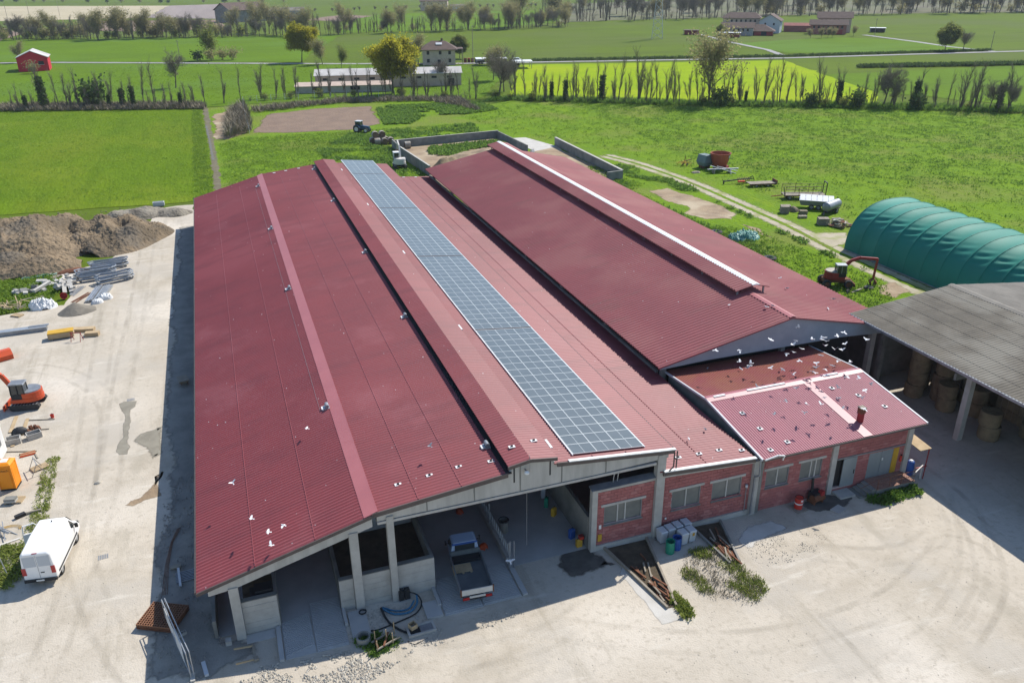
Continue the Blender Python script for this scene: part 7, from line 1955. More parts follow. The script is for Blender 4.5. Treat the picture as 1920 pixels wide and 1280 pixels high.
# the two farmsteads on the right
fwin = lambda x0, n, s, z0, z1: [('f', x0+i*s, x0+i*s+1.1, z0, z1) for i in range(n)]
house('farm_wing', 'low grey roofed farm wing at the left of the far farmstead', (296, 437, 0), R(-38), 18, 9, 4.6, 2.4, M_steel, M_tile, fwin(-7.5, 6, 2.6, 2.4, 3.8), 0.8)
house('farm_porch', 'low open pavilion with pyramid roof in front of the far farm wing', (308, 432, 0), R(-38), 15, 10, 3.0, 2.8, M_redpaint, M_tile, [], 1.2, 6.5, doors=[(-5, -3, 2.4, M_darkwin), (1, 4, 2.4, M_darkwin)])
house('farm_gable_house', 'tall farmhouse with pale blue gable wall in the far farmstead', (326, 447, 0), R(48), 15, 12, 7.2, 3.4, M_plaster2, M_tile, [('l', -3, -2, 4.5, 5.8), ('l', 2, 3, 4.5, 5.8)], 0.8, gable_m=M_plaster2)
house('farm_back_house', 'wide brown roofed house at the back of the far farmstead', (318, 466, 0), R(-38), 22, 10, 8.2, 2.6, M_plaster, M_tile, fwin(-9, 7, 2.8, 5.5, 6.9), 1.0, 4.0)
house('farm_link', 'low red wall building between the two far farmsteads', (345, 446, 0), R(-38), 16, 6, 3.6, 1.4, M_brick_far, M_brick_far, [], 0.3)
house('red_house_wing', 'red plastered lower wing of the right far farmhouse', (349, 423, 0), R(-38), 20, 8, 5.6, 2.2, M_brick_far, M_tile, fwin(-8.5, 7, 2.6, 3.2, 4.6), 0.9, doors=[(5, 8, 2.6, M_redpaint), (-3, -1, 2.4, M_darkwin)])
house('red_house', 'taller pale pink block of the right far farmhouse', (362, 434, 0), R(-38), 19, 10, 8.6, 2.8, M_plaster, M_tile, fwin(-8, 5, 2.4, 6.2, 7.4)+[('r', -0.7, 0.7, 8.0, 9.2)], 0.9)
for x, y, w, lab in ((283, 425, 12, 'white flat shelter left of the far farmstead'), (274, 452, 9, 'small dark shelter by the lane left of the far farmstead'), (384, 421, 9, 'white carport right of the red far farmhouse')):
    cn = thing('shelter', lab, 'shelter', (x, y, 0), R(-38))
    MB().b2(-w/2, w/2, -3, 3, 2.4, 2.6).build('roof', M_white if w != 9 or x > 300 else M_tile, cn)
    MB().b2(-w/2+0.3, w/2-0.3, 1.5, 2.8, 0, 2.2).build('contents', M_redpaint if x < 300 else M_black, cn)
    for a in (-1, 1):
        for b in (-1, 1):
            MB().b2(a*(w/2-0.4)-0.1, a*(w/2-0.4)+0.1, b*2.8-0.1, b*2.8+0.1, 0, 2.4).build('post', M_steel, cn)
house('dark_barn', 'large dark brick barn at the far left skyline hedge', (31.62,731.04), R(30), 34, 22, 9, 5, M_conc_dark, M_tile, [], 1.0, cat='barn')
house('grey_barn', 'long grey barn right of the dark brick barn', (65.96,765.94), R(-4), 36, 14, 6, 2.4, M_steel, M_fibre, [('f', -14+i*5, -12+i*5, 2, 4) for i in range(6)], 0.6, cat='barn')
house('far_house', 'pale farmhouse with red roof near the top of the picture', (217.70,837.72), R(-20), 26, 14, 9, 3, M_plaster, M_tile, fwin(-10, 6, 3.6, 5, 7), 1.0)
house('far_shed', 'small low shed beside the pale farmhouse near the top', (237.82,826.46), R(-10), 14, 8, 4, 1.6, M_plaster2, M_fibre, [], 0.5, cat='shed')
house('far_brick_house', 'small brick house at the very top edge', (375.45,1006.10), R(-8), 20, 12, 7, 3, M_brick_far, M_tile, [], 0.6) if False else None

# poles and the pylon
def pole(label, p, h):
    o = thing('utility_pole', label, 'pole', (p[0], p[1], 0))
    MB().cyl((0, 0, 0), (0, 0, h), 0.16, 0.10, 7).build('shaft', M_woodgrey, o)
    MB().b2(-0.7, 0.7, -0.06, 0.06, h-0.7, h-0.55).build('crossarm', M_woodgrey, o)
for px, h, lab in (((-11.13,408.91), 9, 'utility pole by the road above the bare spreading tree'), ((106.69,349.57), 15, 'utility pole right of the pale farmhouse'), ((352.35,310.52), 8, 'utility pole by the lane at the far right'), ((-107.83,663.21), 22, 'utility pole in the beige field, third from the left'), ((-144.13,788.68), 20, 'utility pole nearest the left frame edge'), ((-122.28,905.87), 18, 'utility pole standing far out in the beige field'), ((366.34,403.40), 9, 'utility pole beside the far carport')):
    pole(lab, px, h)
py = thing('pylon', 'steel lattice pylon in the green field right of centre', 'pylon', (*(240.29,432.11), 0), R(-30))
for sx in (-1, 1):
    for sy in (-1, 1):
        MB().bar((sx*3.0, sy*3.0, 0), (sx*0.7, sy*0.7, 36), 0.22).build('leg', M_gal, py)
for k in range(9):
    z0 = k*3.6; z1 = z0+3.6; w0 = 3.0-2.3*z0/36; w1 = 3.0-2.3*z1/36
    mb = MB()
    for a in range(4):
        c0 = [(-1, -1), (1, -1), (1, 1), (-1, 1)][a]; c1 = [(-1, -1), (1, -1), (1, 1), (-1, 1)][(a+1) % 4]
        mb.bar((c0[0]*w0, c0[1]*w0, z0), (c1[0]*w1, c1[1]*w1, z1), 0.12).bar((c1[0]*w0, c1[1]*w0, z0), (c0[0]*w1, c0[1]*w1, z1), 0.12)
    mb.build('lattice', M_gal, py)
for z in (26, 30, 34):
    MB().bar((-5, 0, z), (5, 0, z), 0.25).build('crossarm', M_gal, py)
wf = thing('wire_fence', 'thin wire fence round the back of the ploughed plot', 'fence', (0, 0, 0))
fpts = [(7.30,212.72), (7.77,246.02), (8.51,266.35), (25.07,267.90), (44.39,264.88), (63.63,259.43)]
for (a, b) in zip(fpts[:-1], fpts[1:]):
    n = max(1, int(math.hypot(b[0]-a[0], b[1]-a[1])/4))
    for i in range(n):
        x = a[0]+(b[0]-a[0])*i/n; y = a[1]+(b[1]-a[1])*i/n
        MB().cyl((x, y, 0), (x, y, 1.9), 0.06, 0.06, 5).build('post', M_bin, wf)
    for z in (0.6, 1.2, 1.8):
        MB().bar((a[0], a[1], z), (b[0], b[1], z), 0.025).build('wire', M_gal, wf)
scatter_blades('dry_reeds', [(1.71,206.06), (3.44,244.79), (7.97,258.61), (8.72,242.63), (7.63,214.14)], 900, 1.0, 3.0, 1.0, M_dry, 41, 'grey dry reed thicket at the corner of the ploughed plot', 7, 0, cat='reeds', wide=0.05)
scatter_blades('dry_reeds', [(9.86,252.40), (37.06,260.48), (71.67,251.01), (69.74,220.66), (67.12,229.94), (60.80,248.23), (36.02,253.81), (10.85,244.75)], 2200, 0.6, 1.7, 1.2, M_dry, 42, 'strip of grey dry grass along the wire fence', 7, 0, cat='reeds', wide=0.06)
scatter_blades('hedge_bottom', [(-57.88,274.93), (-59.97,286.58), (-3.06,267.65), (-2.43,257.45)], 3000, 0.6, 1.8, 1.4, M_dry, 43, 'dry undergrowth along the left hedgerow', 7, 0, cat='undergrowth', wide=0.08)
scatter_blades('hedge_bottom', [(75.82,239.67), (87.30,245.76), (133.42,215.83), (178.25,191.71), (214.53,167.34), (208.20,162.09), (172.74,185.51), (129.65,209.57), (85.02,239.38)], 4200, 0.5, 1.6, 1.6, M_weed, 44, 'green brown undergrowth along the right hedgerow', 7, 0, cat='undergrowth', wide=0.1)
scatter_blades('hedge_bottom', [(133.78,348.58), (244.95,319.82), (347.14,305.18), (343.82,302.17), (241.98,315.84), (132.16,344.36)], 2500, 0.5, 1.4, 1.6, M_leaf_d, 45, 'low dark verge behind the far road', 7, 0, cat='undergrowth', wide=0.15)
scatter_blades('hedge_bottom', [(243.37,273.86), (311.28,257.21), (304.51,251.39), (239.44,269.29)], 1500, 0.5, 1.6, 1.6, M_leaf_d, 46, 'dark ditch growth across the far right field', 7, 0.0, 0.08, cat='undergrowth', wide=0.2)

# ---------------------------------------------------------------- trees
def tree_meshes(seed, h, kind):
    """returns a trunk-and-limb mesh and a crown mesh (fine twigs and leaves)"""
    rr = random.Random(seed); tk = MB(); cr = MB(); tips = []
    spec = dict(slim=(0.15, 0.5, 22, 2), wide=(0.2, 0.85, 16, 4), oak=(0.22, 0.95, 18, 4), bud=(0.15, 0.65, 20, 3), shrub=(0.05, 0.9, 12, 2))[kind.split('_')[0]]
    lean = Vector((rr.uniform(-0.13, 0.13), rr.uniform(-0.13, 0.13), 1)).normalized()
    def seg(p, d, L, r, lev):
        n = 3 if lev else (10 if kind.startswith('slim') else 6)
        q = p; cur = d.copy()
        for i in range(n):
            nd = (cur+Vector((rr.uniform(-1, 1), rr.uniform(-1, 1), rr.uniform(-0.5, 0.9)))*(0.16 if lev else 0.06)).normalized()
            e = q+nd*L/n
            r0 = r*(1-0.75*i/n); r1 = r*(1-0.75*(i+1)/n)
            if r0 > 0.035:
                tk.cyl(q, e, r0, r1, 6 if lev == 0 else 4, False)
            else:
                twig(q, e, max(r0, 0.022))
            q = e; cur = nd
            if lev < spec[3]:
                k = {0: 4 if i >= 1 else 0, 1: 3, 2: 3, 3: 2}[lev]
                if kind.startswith('slim') and lev == 0:
                    k = rr.choice((2, 3, 4, 5))
                if lev == 0 and i/n < spec[0]:
                    k = 0
                for _ in range(k):
                    a = rr.uniform(0, 6.283); t = rr.uniform(0.35, 0.9)*(spec[1] if lev < 2 else 0.8)
                    sd = cur.orthogonal(); sd.rotate(Matrix.Rotation(a, 3, cur))
                    bd = (cur*(1-0.5*t)+sd*t).normalized()
                    bd.z += 0.15
                    seg(q, bd.normalized(), L*(rr.uniform(0.10, 0.26) if lev == 0 and kind.startswith('slim') else rr.uniform(0.38, 0.62)), r1*0.6 if lev else r*0.42*(1-0.4*i/n), lev+1)
        tips.append((q, cur, lev))
    def twig(a, b, w):
        d = (b-a).normalized(); s = d.orthogonal(); s.rotate(Matrix.Rotation(rr.uniform(0, 3.14), 3, d)); s *= w
        cr.add([a-s, a+s, b+s*0.4, b-s*0.4], [(0, 1, 2, 3)])
    if kind.startswith('shrub'):
        for _ in range(9):
            a = rr.uniform(0, 6.283)
            seg(Vector((rr.uniform(-.5, .5), rr.uniform(-.5, .5), 0)), Vector((math.cos(a)*0.5, math.sin(a)*0.5, 1)).normalized(), h*rr.uniform(0.6, 1.0), 0.05, 1)
    else:
        tl_ = {'slim': 0.95, 'wide': 0.62, 'oak': 0.62, 'bud': 0.85}[kind.split('_')[0]]
        for st_ in range(rr.choice((0, 1, 2)) if kind.startswith('slim') else 0):
            seg(Vector((rr.uniform(-.5, .5), rr.uniform(-.5, .5), 0)), (lean+Vector((rr.uniform(-.22, .22), rr.uniform(-.22, .22), 0))).normalized(), h*tl_*rr.uniform(0.5, 0.85), h*0.012+0.03, 0)
        seg(Vector((0, 0, 0)), lean, h*tl_, h*(0.017 if kind.startswith('slim') else 0.021)+0.05, 0)
    top = max(v[2] for v in tk.v+cr.v); k = h/top; kw = k*(0.8 if kind.startswith('slim') else 1.0)
    tk.v = [(v[0]*kw, v[1]*kw, v[2]*k) for v in tk.v]; cr.v = [(v[0]*kw, v[1]*kw, v[2]*k) for v in cr.v]
    tips = [(Vector((q.x*kw, q.y*kw, q.z*k)), d, l) for q, d, l in tips]
    return tk, cr, tips, rr

def add_leaves(mb, tips, rr, n, size, spread, minlev=2, zmin=0.0):
    for q, d, lev in tips:
        if lev < minlev:
            continue
        for _ in range(n):
            c = q+Vector((rr.gauss(0, spread), rr.gauss(0, spread), rr.gauss(0, spread*0.8)))
            if c.z < zmin:
                continue
            a = Vector((rr.gauss(0, 1), rr.gauss(0, 1), rr.gauss(0, 1))).normalized()
            b = a.orthogonal(); s = size*rr.uniform(0.6, 1.3)
            cr2 = a.cross(b)
            mb.add([c-b*s*0.5, c+cr2*s*0.35, c+b*s*0.5, c-cr2*s*0.35], [(0, 1, 2, 3)])

KIND = {}
def make_kind(key, seed, h, kind, bark=None, twm=None, leafm=None, n=0, size=0.3, spread=0.5, ivy=False):
    tk, cr, tips, rr = tree_meshes(seed, h, kind)
    parts = [('trunk', tk.mesh('trunk', bark or M_bark, False, False))] if tk.v else []
    if cr.v:
        parts.append(('twigs' if leafm else 'crown', cr.mesh('twigs', twm or M_twig, False, False)))
    if leafm:
        lf = MB(); add_leaves(lf, tips, rr, n, size, spread)
        parts.append(('crown', lf.mesh('leaves', leafm, False, False)))
    if ivy:
        lf = MB()
        for _ in range(900):
            z = rr.uniform(0, h*0.62); a = rr.uniform(0, 6.28); r_ = 0.35+0.5*(1-z/h)*rr.random()
            add_leaves(lf, [(Vector((r_*math.cos(a), r_*math.sin(a), z)), None, 9)], rr, 1, 0.4, 0.2)
        parts.append(('ivy', lf.mesh('ivy', M_leaf_d, False, False)))
    KIND[key] = parts

for i in range(10):
    make_kind('slim%d' % i, 100+i, (11.5, 10.5, 12.5, 10, 12, 9, 13, 8, 11, 12)[i], 'slim', twm=M_twig if i % 2 else M_twig2)
for i in range(3):
    make_kind('ivy%d' % i, 120+i, (10, 9, 11)[i], 'slim', ivy=True)
for i in range(3):
    make_kind('wide%d' % i, 140+i, (13, 15, 12)[i], 'wide')
for i in range(4):
    make_kind('bud%d' % i, 160+i, (15, 17, 14, 18)[i], 'bud', twm=M_twig2, leafm=M_leaf_p if i else M_leaf_g, n=2, size=0.36, spread=0.75)
for i in range(2):
    make_kind('oak%d' % i, 180+i, 18, 'oak', leafm=M_leaf_y, n=9, size=0.42, spread=0.75)
make_kind('green0', 190, 13, 'oak', leafm=M_leaf_g, n=8, size=0.4, spread=0.7)
for i in range(3):
    make_kind('shrub%d' % i, 200+i, (3.0, 2.4, 3.6)[i], 'shrub', twm=M_dry if i == 1 else M_twig)
make_kind('gshrub0', 210, 3.0, 'shrub', leafm=M_leaf_g, n=5, size=0.35, spread=0.45)
make_kind('gshrub1', 211, 3.4, 'shrub', leafm=M_leaf_d, n=7, size=0.4, spread=0.5)
make_kind('bush', 212, 4.5, 'shrub', leafm=M_leaf_p, n=6, size=0.4, spread=0.55)

def plant(key, p, s, rz, name, label, cat='tree', group=None):
    o = thing(name, label, cat, (p[0], p[1], 0), rz, group)
    o.scale = (s, s, s*random.uniform(0.95, 1.08))
    for nm, me in KIND[key]:
        link(nm, me, o)
    return o

rnd = random.Random(77)
def along(pts, n, jit):
    seg_ = [math.hypot(b[0]-a[0], b[1]-a[1]) for a, b in zip(pts[:-1], pts[1:])]; T = sum(seg_); out = []
    for i in range(n):
        t = (i+rnd.uniform(0.1, 0.9))/n*T
        for (a, b), L in zip(zip(pts[:-1], pts[1:]), seg_):
            if t <= L:
                out.append((a[0]+(b[0]-a[0])*t/L+rnd.uniform(-jit, jit), a[1]+(b[1]-a[1])*t/L+rnd.uniform(-jit, jit))); break
            t -= L
    return out
# right hedgerow
for i, p in enumerate(along([(86.15,242.53), (131.24,212.21), (175.45,188.57), (212.32,162.32)], 112, 1.5)):
    k = rnd.choice(['slim0', 'slim1', 'slim2', 'slim3', 'slim4', 'slim5', 'slim6', 'slim7', 'slim8', 'slim9', 'slim2', 'slim0', 'slim4', 'slim6', 'wide0', 'ivy2'])
    sz = rnd.choice((0.55, 0.7, 0.85, 0.95, 1.05, 1.2))*rnd.uniform(0.9, 1.1)
    look = ('ivy clad' if k == 'ivy2' else 'spreading bare' if k == 'wide0' else ('short bare' if sz < 0.72 else ('tall bare' if sz > 0.98 else 'bare')))
    where = 'before the left part of the yellow crop' if p[0] < 118 else ('before the right part of the yellow crop' if p[0] < 172 else 'near the right frame edge')
    plant(k, p, sz, rnd.uniform(0, 6.3), 'hedge_tree', '%s tree of the right hedgerow, %s' % (look, where), 'tree', '%s trees of the right hedgerow %s' % (look, where))
for i, p in enumerate(along([(79.76,243.97), (130.71,211.33), (174.77,187.79), (212.32,162.32)], 46, 1.2)):
    k = rnd.choice(['shrub0', 'shrub1', 'shrub2', 'gshrub0'])
    look = 'leafy green' if k == 'gshrub0' else 'bare twiggy'
    where = 'before the yellow crop' if p[0] < 172 else 'near the right frame edge'
    plant(k, p, rnd.uniform(0.6, 1.1), rnd.uniform(0, 6.3), 'hedge_shrub', '%s shrub at the foot of the right hedgerow, %s' % (look, where), 'shrub', '%s shrubs of the right hedgerow %s' % (look, where))
for px, s in (((159.66,196.13), 1.1), ((170.29,188.59), 1.3), ((183.43,180.10), 1.2), ((136.50,207.84), 1.4)):
    plant('gshrub1', px, s, rnd.uniform(0, 6), 'evergreen_bush', 'dark evergreen bush among the right hedgerow trees', 'bush', 'dark bushes of the right hedgerow')
# left hedgerow, trees picked out one by one
for px, k, s, lab in (((-46.48,276.62), 'ivy0', 1.2, 'ivy clad leaning tree, thickest of the left hedgerow'), ((-42.48,274.98), 'slim0', 0.85, 'bare forked tree right of the ivy clad one'), ((-40.25,275.15), 'slim3', 0.9, 'slender bare tree between the forked tree and the evergreen'), ((-36.98,273.81), 'slim1', 0.95, 'bare tree directly left of the dark evergreen'), ((-31.16,272.51), 'slim5', 1.0, 'bare tree directly right of the dark evergreen'), ((-27.90,271.16), 'slim4', 0.7, 'crooked bare tree midway along the left hedgerow'), ((-24.93,269.94), 'ivy1', 0.8, 'short ivy clad stump in the left hedgerow'), ((-21.97,268.73), 'ivy2', 0.75, 'broken ivy clad trunk near the spreading tree'), ((-19.31,267.63), 'slim6', 0.85, 'forked bare tree below the lone spreading tree'), ((-16.40,267.53), 'slim2', 0.9, 'tall bare tree right of the lone spreading tree'), ((-7.83,264.00), 'slim3', 0.6, 'small bare tree near the end of the left hedgerow'), ((-2.21,262.80), 'slim5', 0.85, 'leaning bare tree above the ditch end'), ((3.02,267.45), 'slim1', 0.85, 'thin bare tree right of the ditch'), ((8.07,270.08), 'slim0', 0.8, 'bare tree at the corner of the wire fence'), ((-51.31,276.45), 'ivy1', 0.6, 'short ivy clad post near the left frame edge')):
    plant(k, px, s*1.2, rnd.uniform(0, 6.3), 'hedge_tree', lab)
for p in along([(-55.93,279.42), (-3.10,263.16)], 22, 1.0):
    plant(rnd.choice(['slim1', 'slim3', 'slim5', 'slim7', 'slim8', 'ivy1']), p, rnd.uniform(0.45, 0.8), rnd.uniform(0, 6.3), 'hedge_tree', 'short bare tree filling the left hedgerow', 'tree', 'short trees of the left hedgerow')
plant('gshrub1', (-33.39,273.42), 2.1, 0.4, 'evergreen_bush', 'dark evergreen tree in the left hedgerow', 'bush')
for p in along([(-58.90,280.64), (-3.10,263.16)], 26, 0.8):
    plant(rnd.choice(['shrub0', 'shrub1', 'shrub2']), p, rnd.uniform(0.6, 1.1), rnd.uniform(0, 6.3), 'hedge_shrub', 'bare twiggy shrub along the left hedgerow', 'shrub', 'shrubs of the left hedgerow')
for p in along([(12.66,273.05), (25.59,272.71), (51.11,264.65), (77.78,248.47)], 36, 1.8):
    plant(rnd.choice(['slim0', 'slim1', 'slim3', 'slim4', 'slim5', 'slim6']), p, rnd.uniform(0.65, 1.0), rnd.uniform(0, 6.3), 'hedge_tree', 'bare slender tree in front of the long white roofed shed', 'tree', 'bare trees before the white roofed shed')
for p in along([(9.30,269.57), (25.33,270.28), (50.87,263.46), (77.09,246.30)], 20, 1.5):
    plant(rnd.choice(['shrub0', 'shrub1', 'shrub2', 'gshrub0']), p, rnd.uniform(0.6, 1.0), rnd.uniform(0, 6.3), 'hedge_shrub', 'twiggy shrub in front of the long white roofed shed', 'shrub', 'shrubs before the white roofed shed')
# single trees
plant('oak0', (54.81,268.36), 0.98, 1.0, 'oak_tree', 'large round yellow green oak in front of the farmhouse')
plant('oak1', (38.83,381.88), 0.84, 2.0, 'oak_tree', 'yellow green oak by the road, left of the white roofed shed')
plant('bud0', (2.86,410.43), 1.05, 0.5, 'budding_tree', 'yellow green tree above a round bush in the left field')
for dx in (-5, 0, 5, 9):
    q = (1.86,405.71)
    plant('bush' if dx != -5 else 'gshrub1', (q[0]+dx, q[1]+rnd.uniform(-2, 2)), 1.15, dx, 'bush', 'dense pale bush around the foot of the yellow green tree', 'bush', 'bushes at the foot of the left field tree')
plant('wide0', (-11.27,311.67), 1.0, 0.7, 'bare_tree', 'lone spreading bare tree in the left field')
plant('bud3', (135.76,211.46), 1.2, 0.2, 'budding_tree', 'tallest budding tree of the right hedgerow')
plant('wide1', (83.48,247.35), 1.05, 1.2, 'bare_tree', 'wide grey bare tree at the corner of the yellow field')
plant('wide2', (89.37,259.32), 1.0, 2.2, 'bare_tree', 'second grey bare tree just behind the corner tree')
plant('bud2', (95.97,290.07), 0.9, 2.0, 'budding_tree', 'pale green tree behind the grey bare trees')
plant('green0', (324.72,310.83), 1.0, 0.3, 'round_tree', 'round green tree by the lane at the far right, left of a pair', 'tree')
plant('wide2', (334.26,309.51), 0.85, 0.9, 'bare_tree', 'smaller round bare tree, right of the pair by the lane')
plant('bud1', (83.21,350.57), 0.8, 0.9, 'budding_tree', 'pale tree directly behind the yellow oak and the farmhouse')
plant('green0', (106.62,369.58), 0.0001+0.75, 1.9, 'round_tree', 'light green tree behind the farmhouse roof')
plant('bud2', (46.05,369.17), 0.75, 0.9, 'budding_tree', 'grey budding tree right of the yellow oak by the road')
plant('bud0', (51.15,351.29), 0.6, 2.9, 'budding_tree', 'low budding tree at the left end of the white roofed shed')
plant('wide0', (75.17,282.77), 0.8, 2.9, 'bare_tree', 'bare tree standing before the right end of the white roofed shed')
plant('bud1', (-77.49,430.68), 0.55, 1.9, 'budding_tree', 'small budding tree behind the red barn')
plant('bush', (-65.41,381.20), 1.0, 1.9, 'bush', 'pale bush in front of the red barn wall', 'bush')
for i, px in enumerate(((318.62,399.38), (323.83,396.91), (329.46,398.54), (331.55,397.54), (350.02,402.03))):
    plant('bud2', px, 0.4, i, 'garden_tree', 'small budding garden tree in front of the red far farmhouse', 'tree', 'garden trees of the far farmhouse')
plant('green0', (282.56,434.20), 0.5, 1.0, 'round_tree', 'round pale tree left of the far farmstead')
# far hedgerows and the far wood
M_woodfloor = mat('leaf litter', (0.13, 0.115, 0.075), 1.0, 0, (0.10, 0.115, 0.04), 0.02, 8, 0.2)
for p in along([(-119.77,588.52), (-54.22,566.59), (30.32,549.69), (80.49,540.34)], 58, 5):
    plant(rnd.choice(['slim0', 'slim2', 'slim4', 'slim9', 'slim6', 'slim8', 'wide0', 'wide2', 'bud2', 'bud1']), p, rnd.uniform(0.7, 1.3), rnd.uniform(0, 6.3), 'far_tree', 'tree in the far hedgerow on the left', 'tree', 'trees of the far left hedgerow')
for p in along([(-121.62,598.34), (-55.01,576.07), (30.92,559.11)], 30, 6):
    plant(rnd.choice(['bush', 'gshrub0', 'shrub2']), p, rnd.uniform(1.2, 2.2), rnd.uniform(0, 6.3), 'far_shrub', 'shrub under the far hedgerow on the left', 'shrub', 'shrubs of the far left hedgerow')
for px, s in (((32.52,584.09), 1.2), ((39.76,570.04), 1.3), ((46.74,556.51), 1.1), ((51.34,544.48), 1.0), ((58.46,531.59), 1.0), ((19.61,590.33), 1.0)):
    plant(rnd.choice(['bud1', 'bud3']), px, s, rnd.uniform(0, 6), 'far_tree', 'pale budding tree in the clump below the dark barn', 'tree', 'budding clump below the dark barn')
for p in along([(81.95,549.74), (135.71,544.90), (182.55,544.50), (236.35,554.48)], 48, 6):
    plant(rnd.choice(['slim0', 'slim2', 'slim4', 'slim6', 'slim9', 'wide0', 'wide2', 'bud1', 'bud3']), p, rnd.uniform(0.65, 1.15), rnd.uniform(0, 6.3), 'far_tree', 'tree in the far hedgerow at the centre', 'tree', 'trees of the far centre hedgerow')
plant('bud3', (208.20,568.52), 1.6, 1.0, 'far_tree', 'tallest pale tree of the far centre hedgerow')
for p in along([(246.17,597.72), (353.63,597.42), (453.22,598.27), (674.29,548.69)], 76, 10):
    plant(rnd.choice(['slim0', 'slim2', 'slim4', 'slim6', 'slim8', 'slim9', 'wide0', 'bud1', 'bud3', 'slim2']), p, rnd.uniform(1.1, 1.8), rnd.uniform(0, 6.3), 'wood_tree', 'tree at the front of the far wood on the right', 'tree', 'front trees of the far wood')
def wood_mass(name, label, places):
    """a far belt of trees that reads as one mass"""
    V = []; Fq = []; MI = []; ms = []; off = 0
    for key, p, sc, rz in places:
        for nm, me in KIND[key]:
            n = len(me.vertices); co = np.empty(n*3, np.float32); me.vertices.foreach_get('co', co); co = co.reshape(-1, 3)*sc
            c, q = math.cos(rz), math.sin(rz)
            co = co@np.array([[c, q, 0], [-q, c, 0], [0, 0, 1]], np.float32)+np.array([p[0], p[1], 0], np.float32)
            li = np.empty(len(me.loops), np.int32); me.loops.foreach_get('vertex_index', li)
            if len(li) != 4*len(me.polygons):
                continue
            if me.materials[0] not in ms:
                ms.append(me.materials[0])
            V.append(co); Fq.append(li.reshape(-1, 4)+off); MI.append(np.full(len(me.polygons), ms.index(me.materials[0]), np.int32)); off += n
    me = fast_mesh(name, np.concatenate(V), np.concatenate(Fq), None)
    for m_ in ms:
        me.materials.append(m_)
    me.polygons.foreach_set('material_index', np.concatenate(MI)); me.update()
    return tag(link(name, me), label, 'wood', None, 'stuff')
pl = []
for line, n, jit in (([(256.63,623.16), (474.35,626.52), (706.80,575.65)], 90, 16), ([(277.17,673.15), (516.42,682.77), (771.85,629.61)], 80, 22), ([(312.80,759.86), (582.72,771.41), (862.43,704.74)], 70, 30)):
    for p in along(line, n, jit):
        pl.append((rnd.choice(['slim0', 'slim2', 'slim4', 'slim6', 'slim9', 'bud1', 'bud2', 'shrub2', 'wide0']), p, rnd.uniform(1.1, 1.8), rnd.uniform(0, 6.3)))
wood_mass('far_wood', 'grey brown mass of bare trees behind the front row of the far wood', pl)
pl = []
for line, n, jit in (([(-123.54,608.48), (-55.82,585.86), (31.23,563.93), (82.70,554.56)], 70, 9), ([(84.23,564.45), (139.48,559.84), (187.70,559.83), (243.29,570.83)], 60, 10), ([(-121.62,598.34), (30.62,554.36), (81.95,549.74), (236.35,554.48)], 60, 5)):
    for p in along(line, n, jit):
        pl.append((rnd.choice(['slim1', 'slim3', 'slim5', 'slim8', 'shrub0', 'shrub1', 'shrub2', 'bud2', 'bush']), p, rnd.uniform(0.7, 1.3), rnd.uniform(0, 6.3)))
wood_mass('far_thicket', 'grey brown thicket filling the far hedgerows left and centre', pl)
for p in along([(248.71,603.89), (458.33,605.10), (682.14,555.20)], 40, 10):
    plant(rnd.choice(['bush', 'shrub0', 'shrub2', 'shrub1']), p, rnd.uniform(1.4, 2.4), rnd.uniform(0, 6.3), 'far_shrub', 'shrub at the edge of the far wood on the right', 'shrub', 'shrubs of the far wood edge')
sheet('wood_floor', [(252.26,602.08), (458.33,605.10), (682.14,555.20), (1046.25,857.21), (754.27,1000.77), (386.21,922.64)], M_woodfloor, 0.06, 20, 3)
for j, (y0, y1, n) in enumerate(((26, 22, 11), (20, 17, 12))):
    for i in range(n):
        q = along([((87.01,837.16), (211.69,867.73)), ((263.27,852.29), (363.29,853.27))][j], n, 2)[i]
        plant('wide0' if i % 2 else 'wide2', q, 0.42, i, 'orchard_tree', 'small round orchard tree near the top of the picture', 'tree', 'orchard trees near the top')
for p in along([(-267.13,1403.76), (-45.99,1223.22), (120.24,1142.58)], 16, 6):
    plant(rnd.choice(['gshrub1', 'bush']), p, rnd.uniform(1.2, 2.0), rnd.uniform(0, 6), 'far_shrub', 'dark shrub along the beige field edge at the top', 'shrub', 'shrubs at the top left')

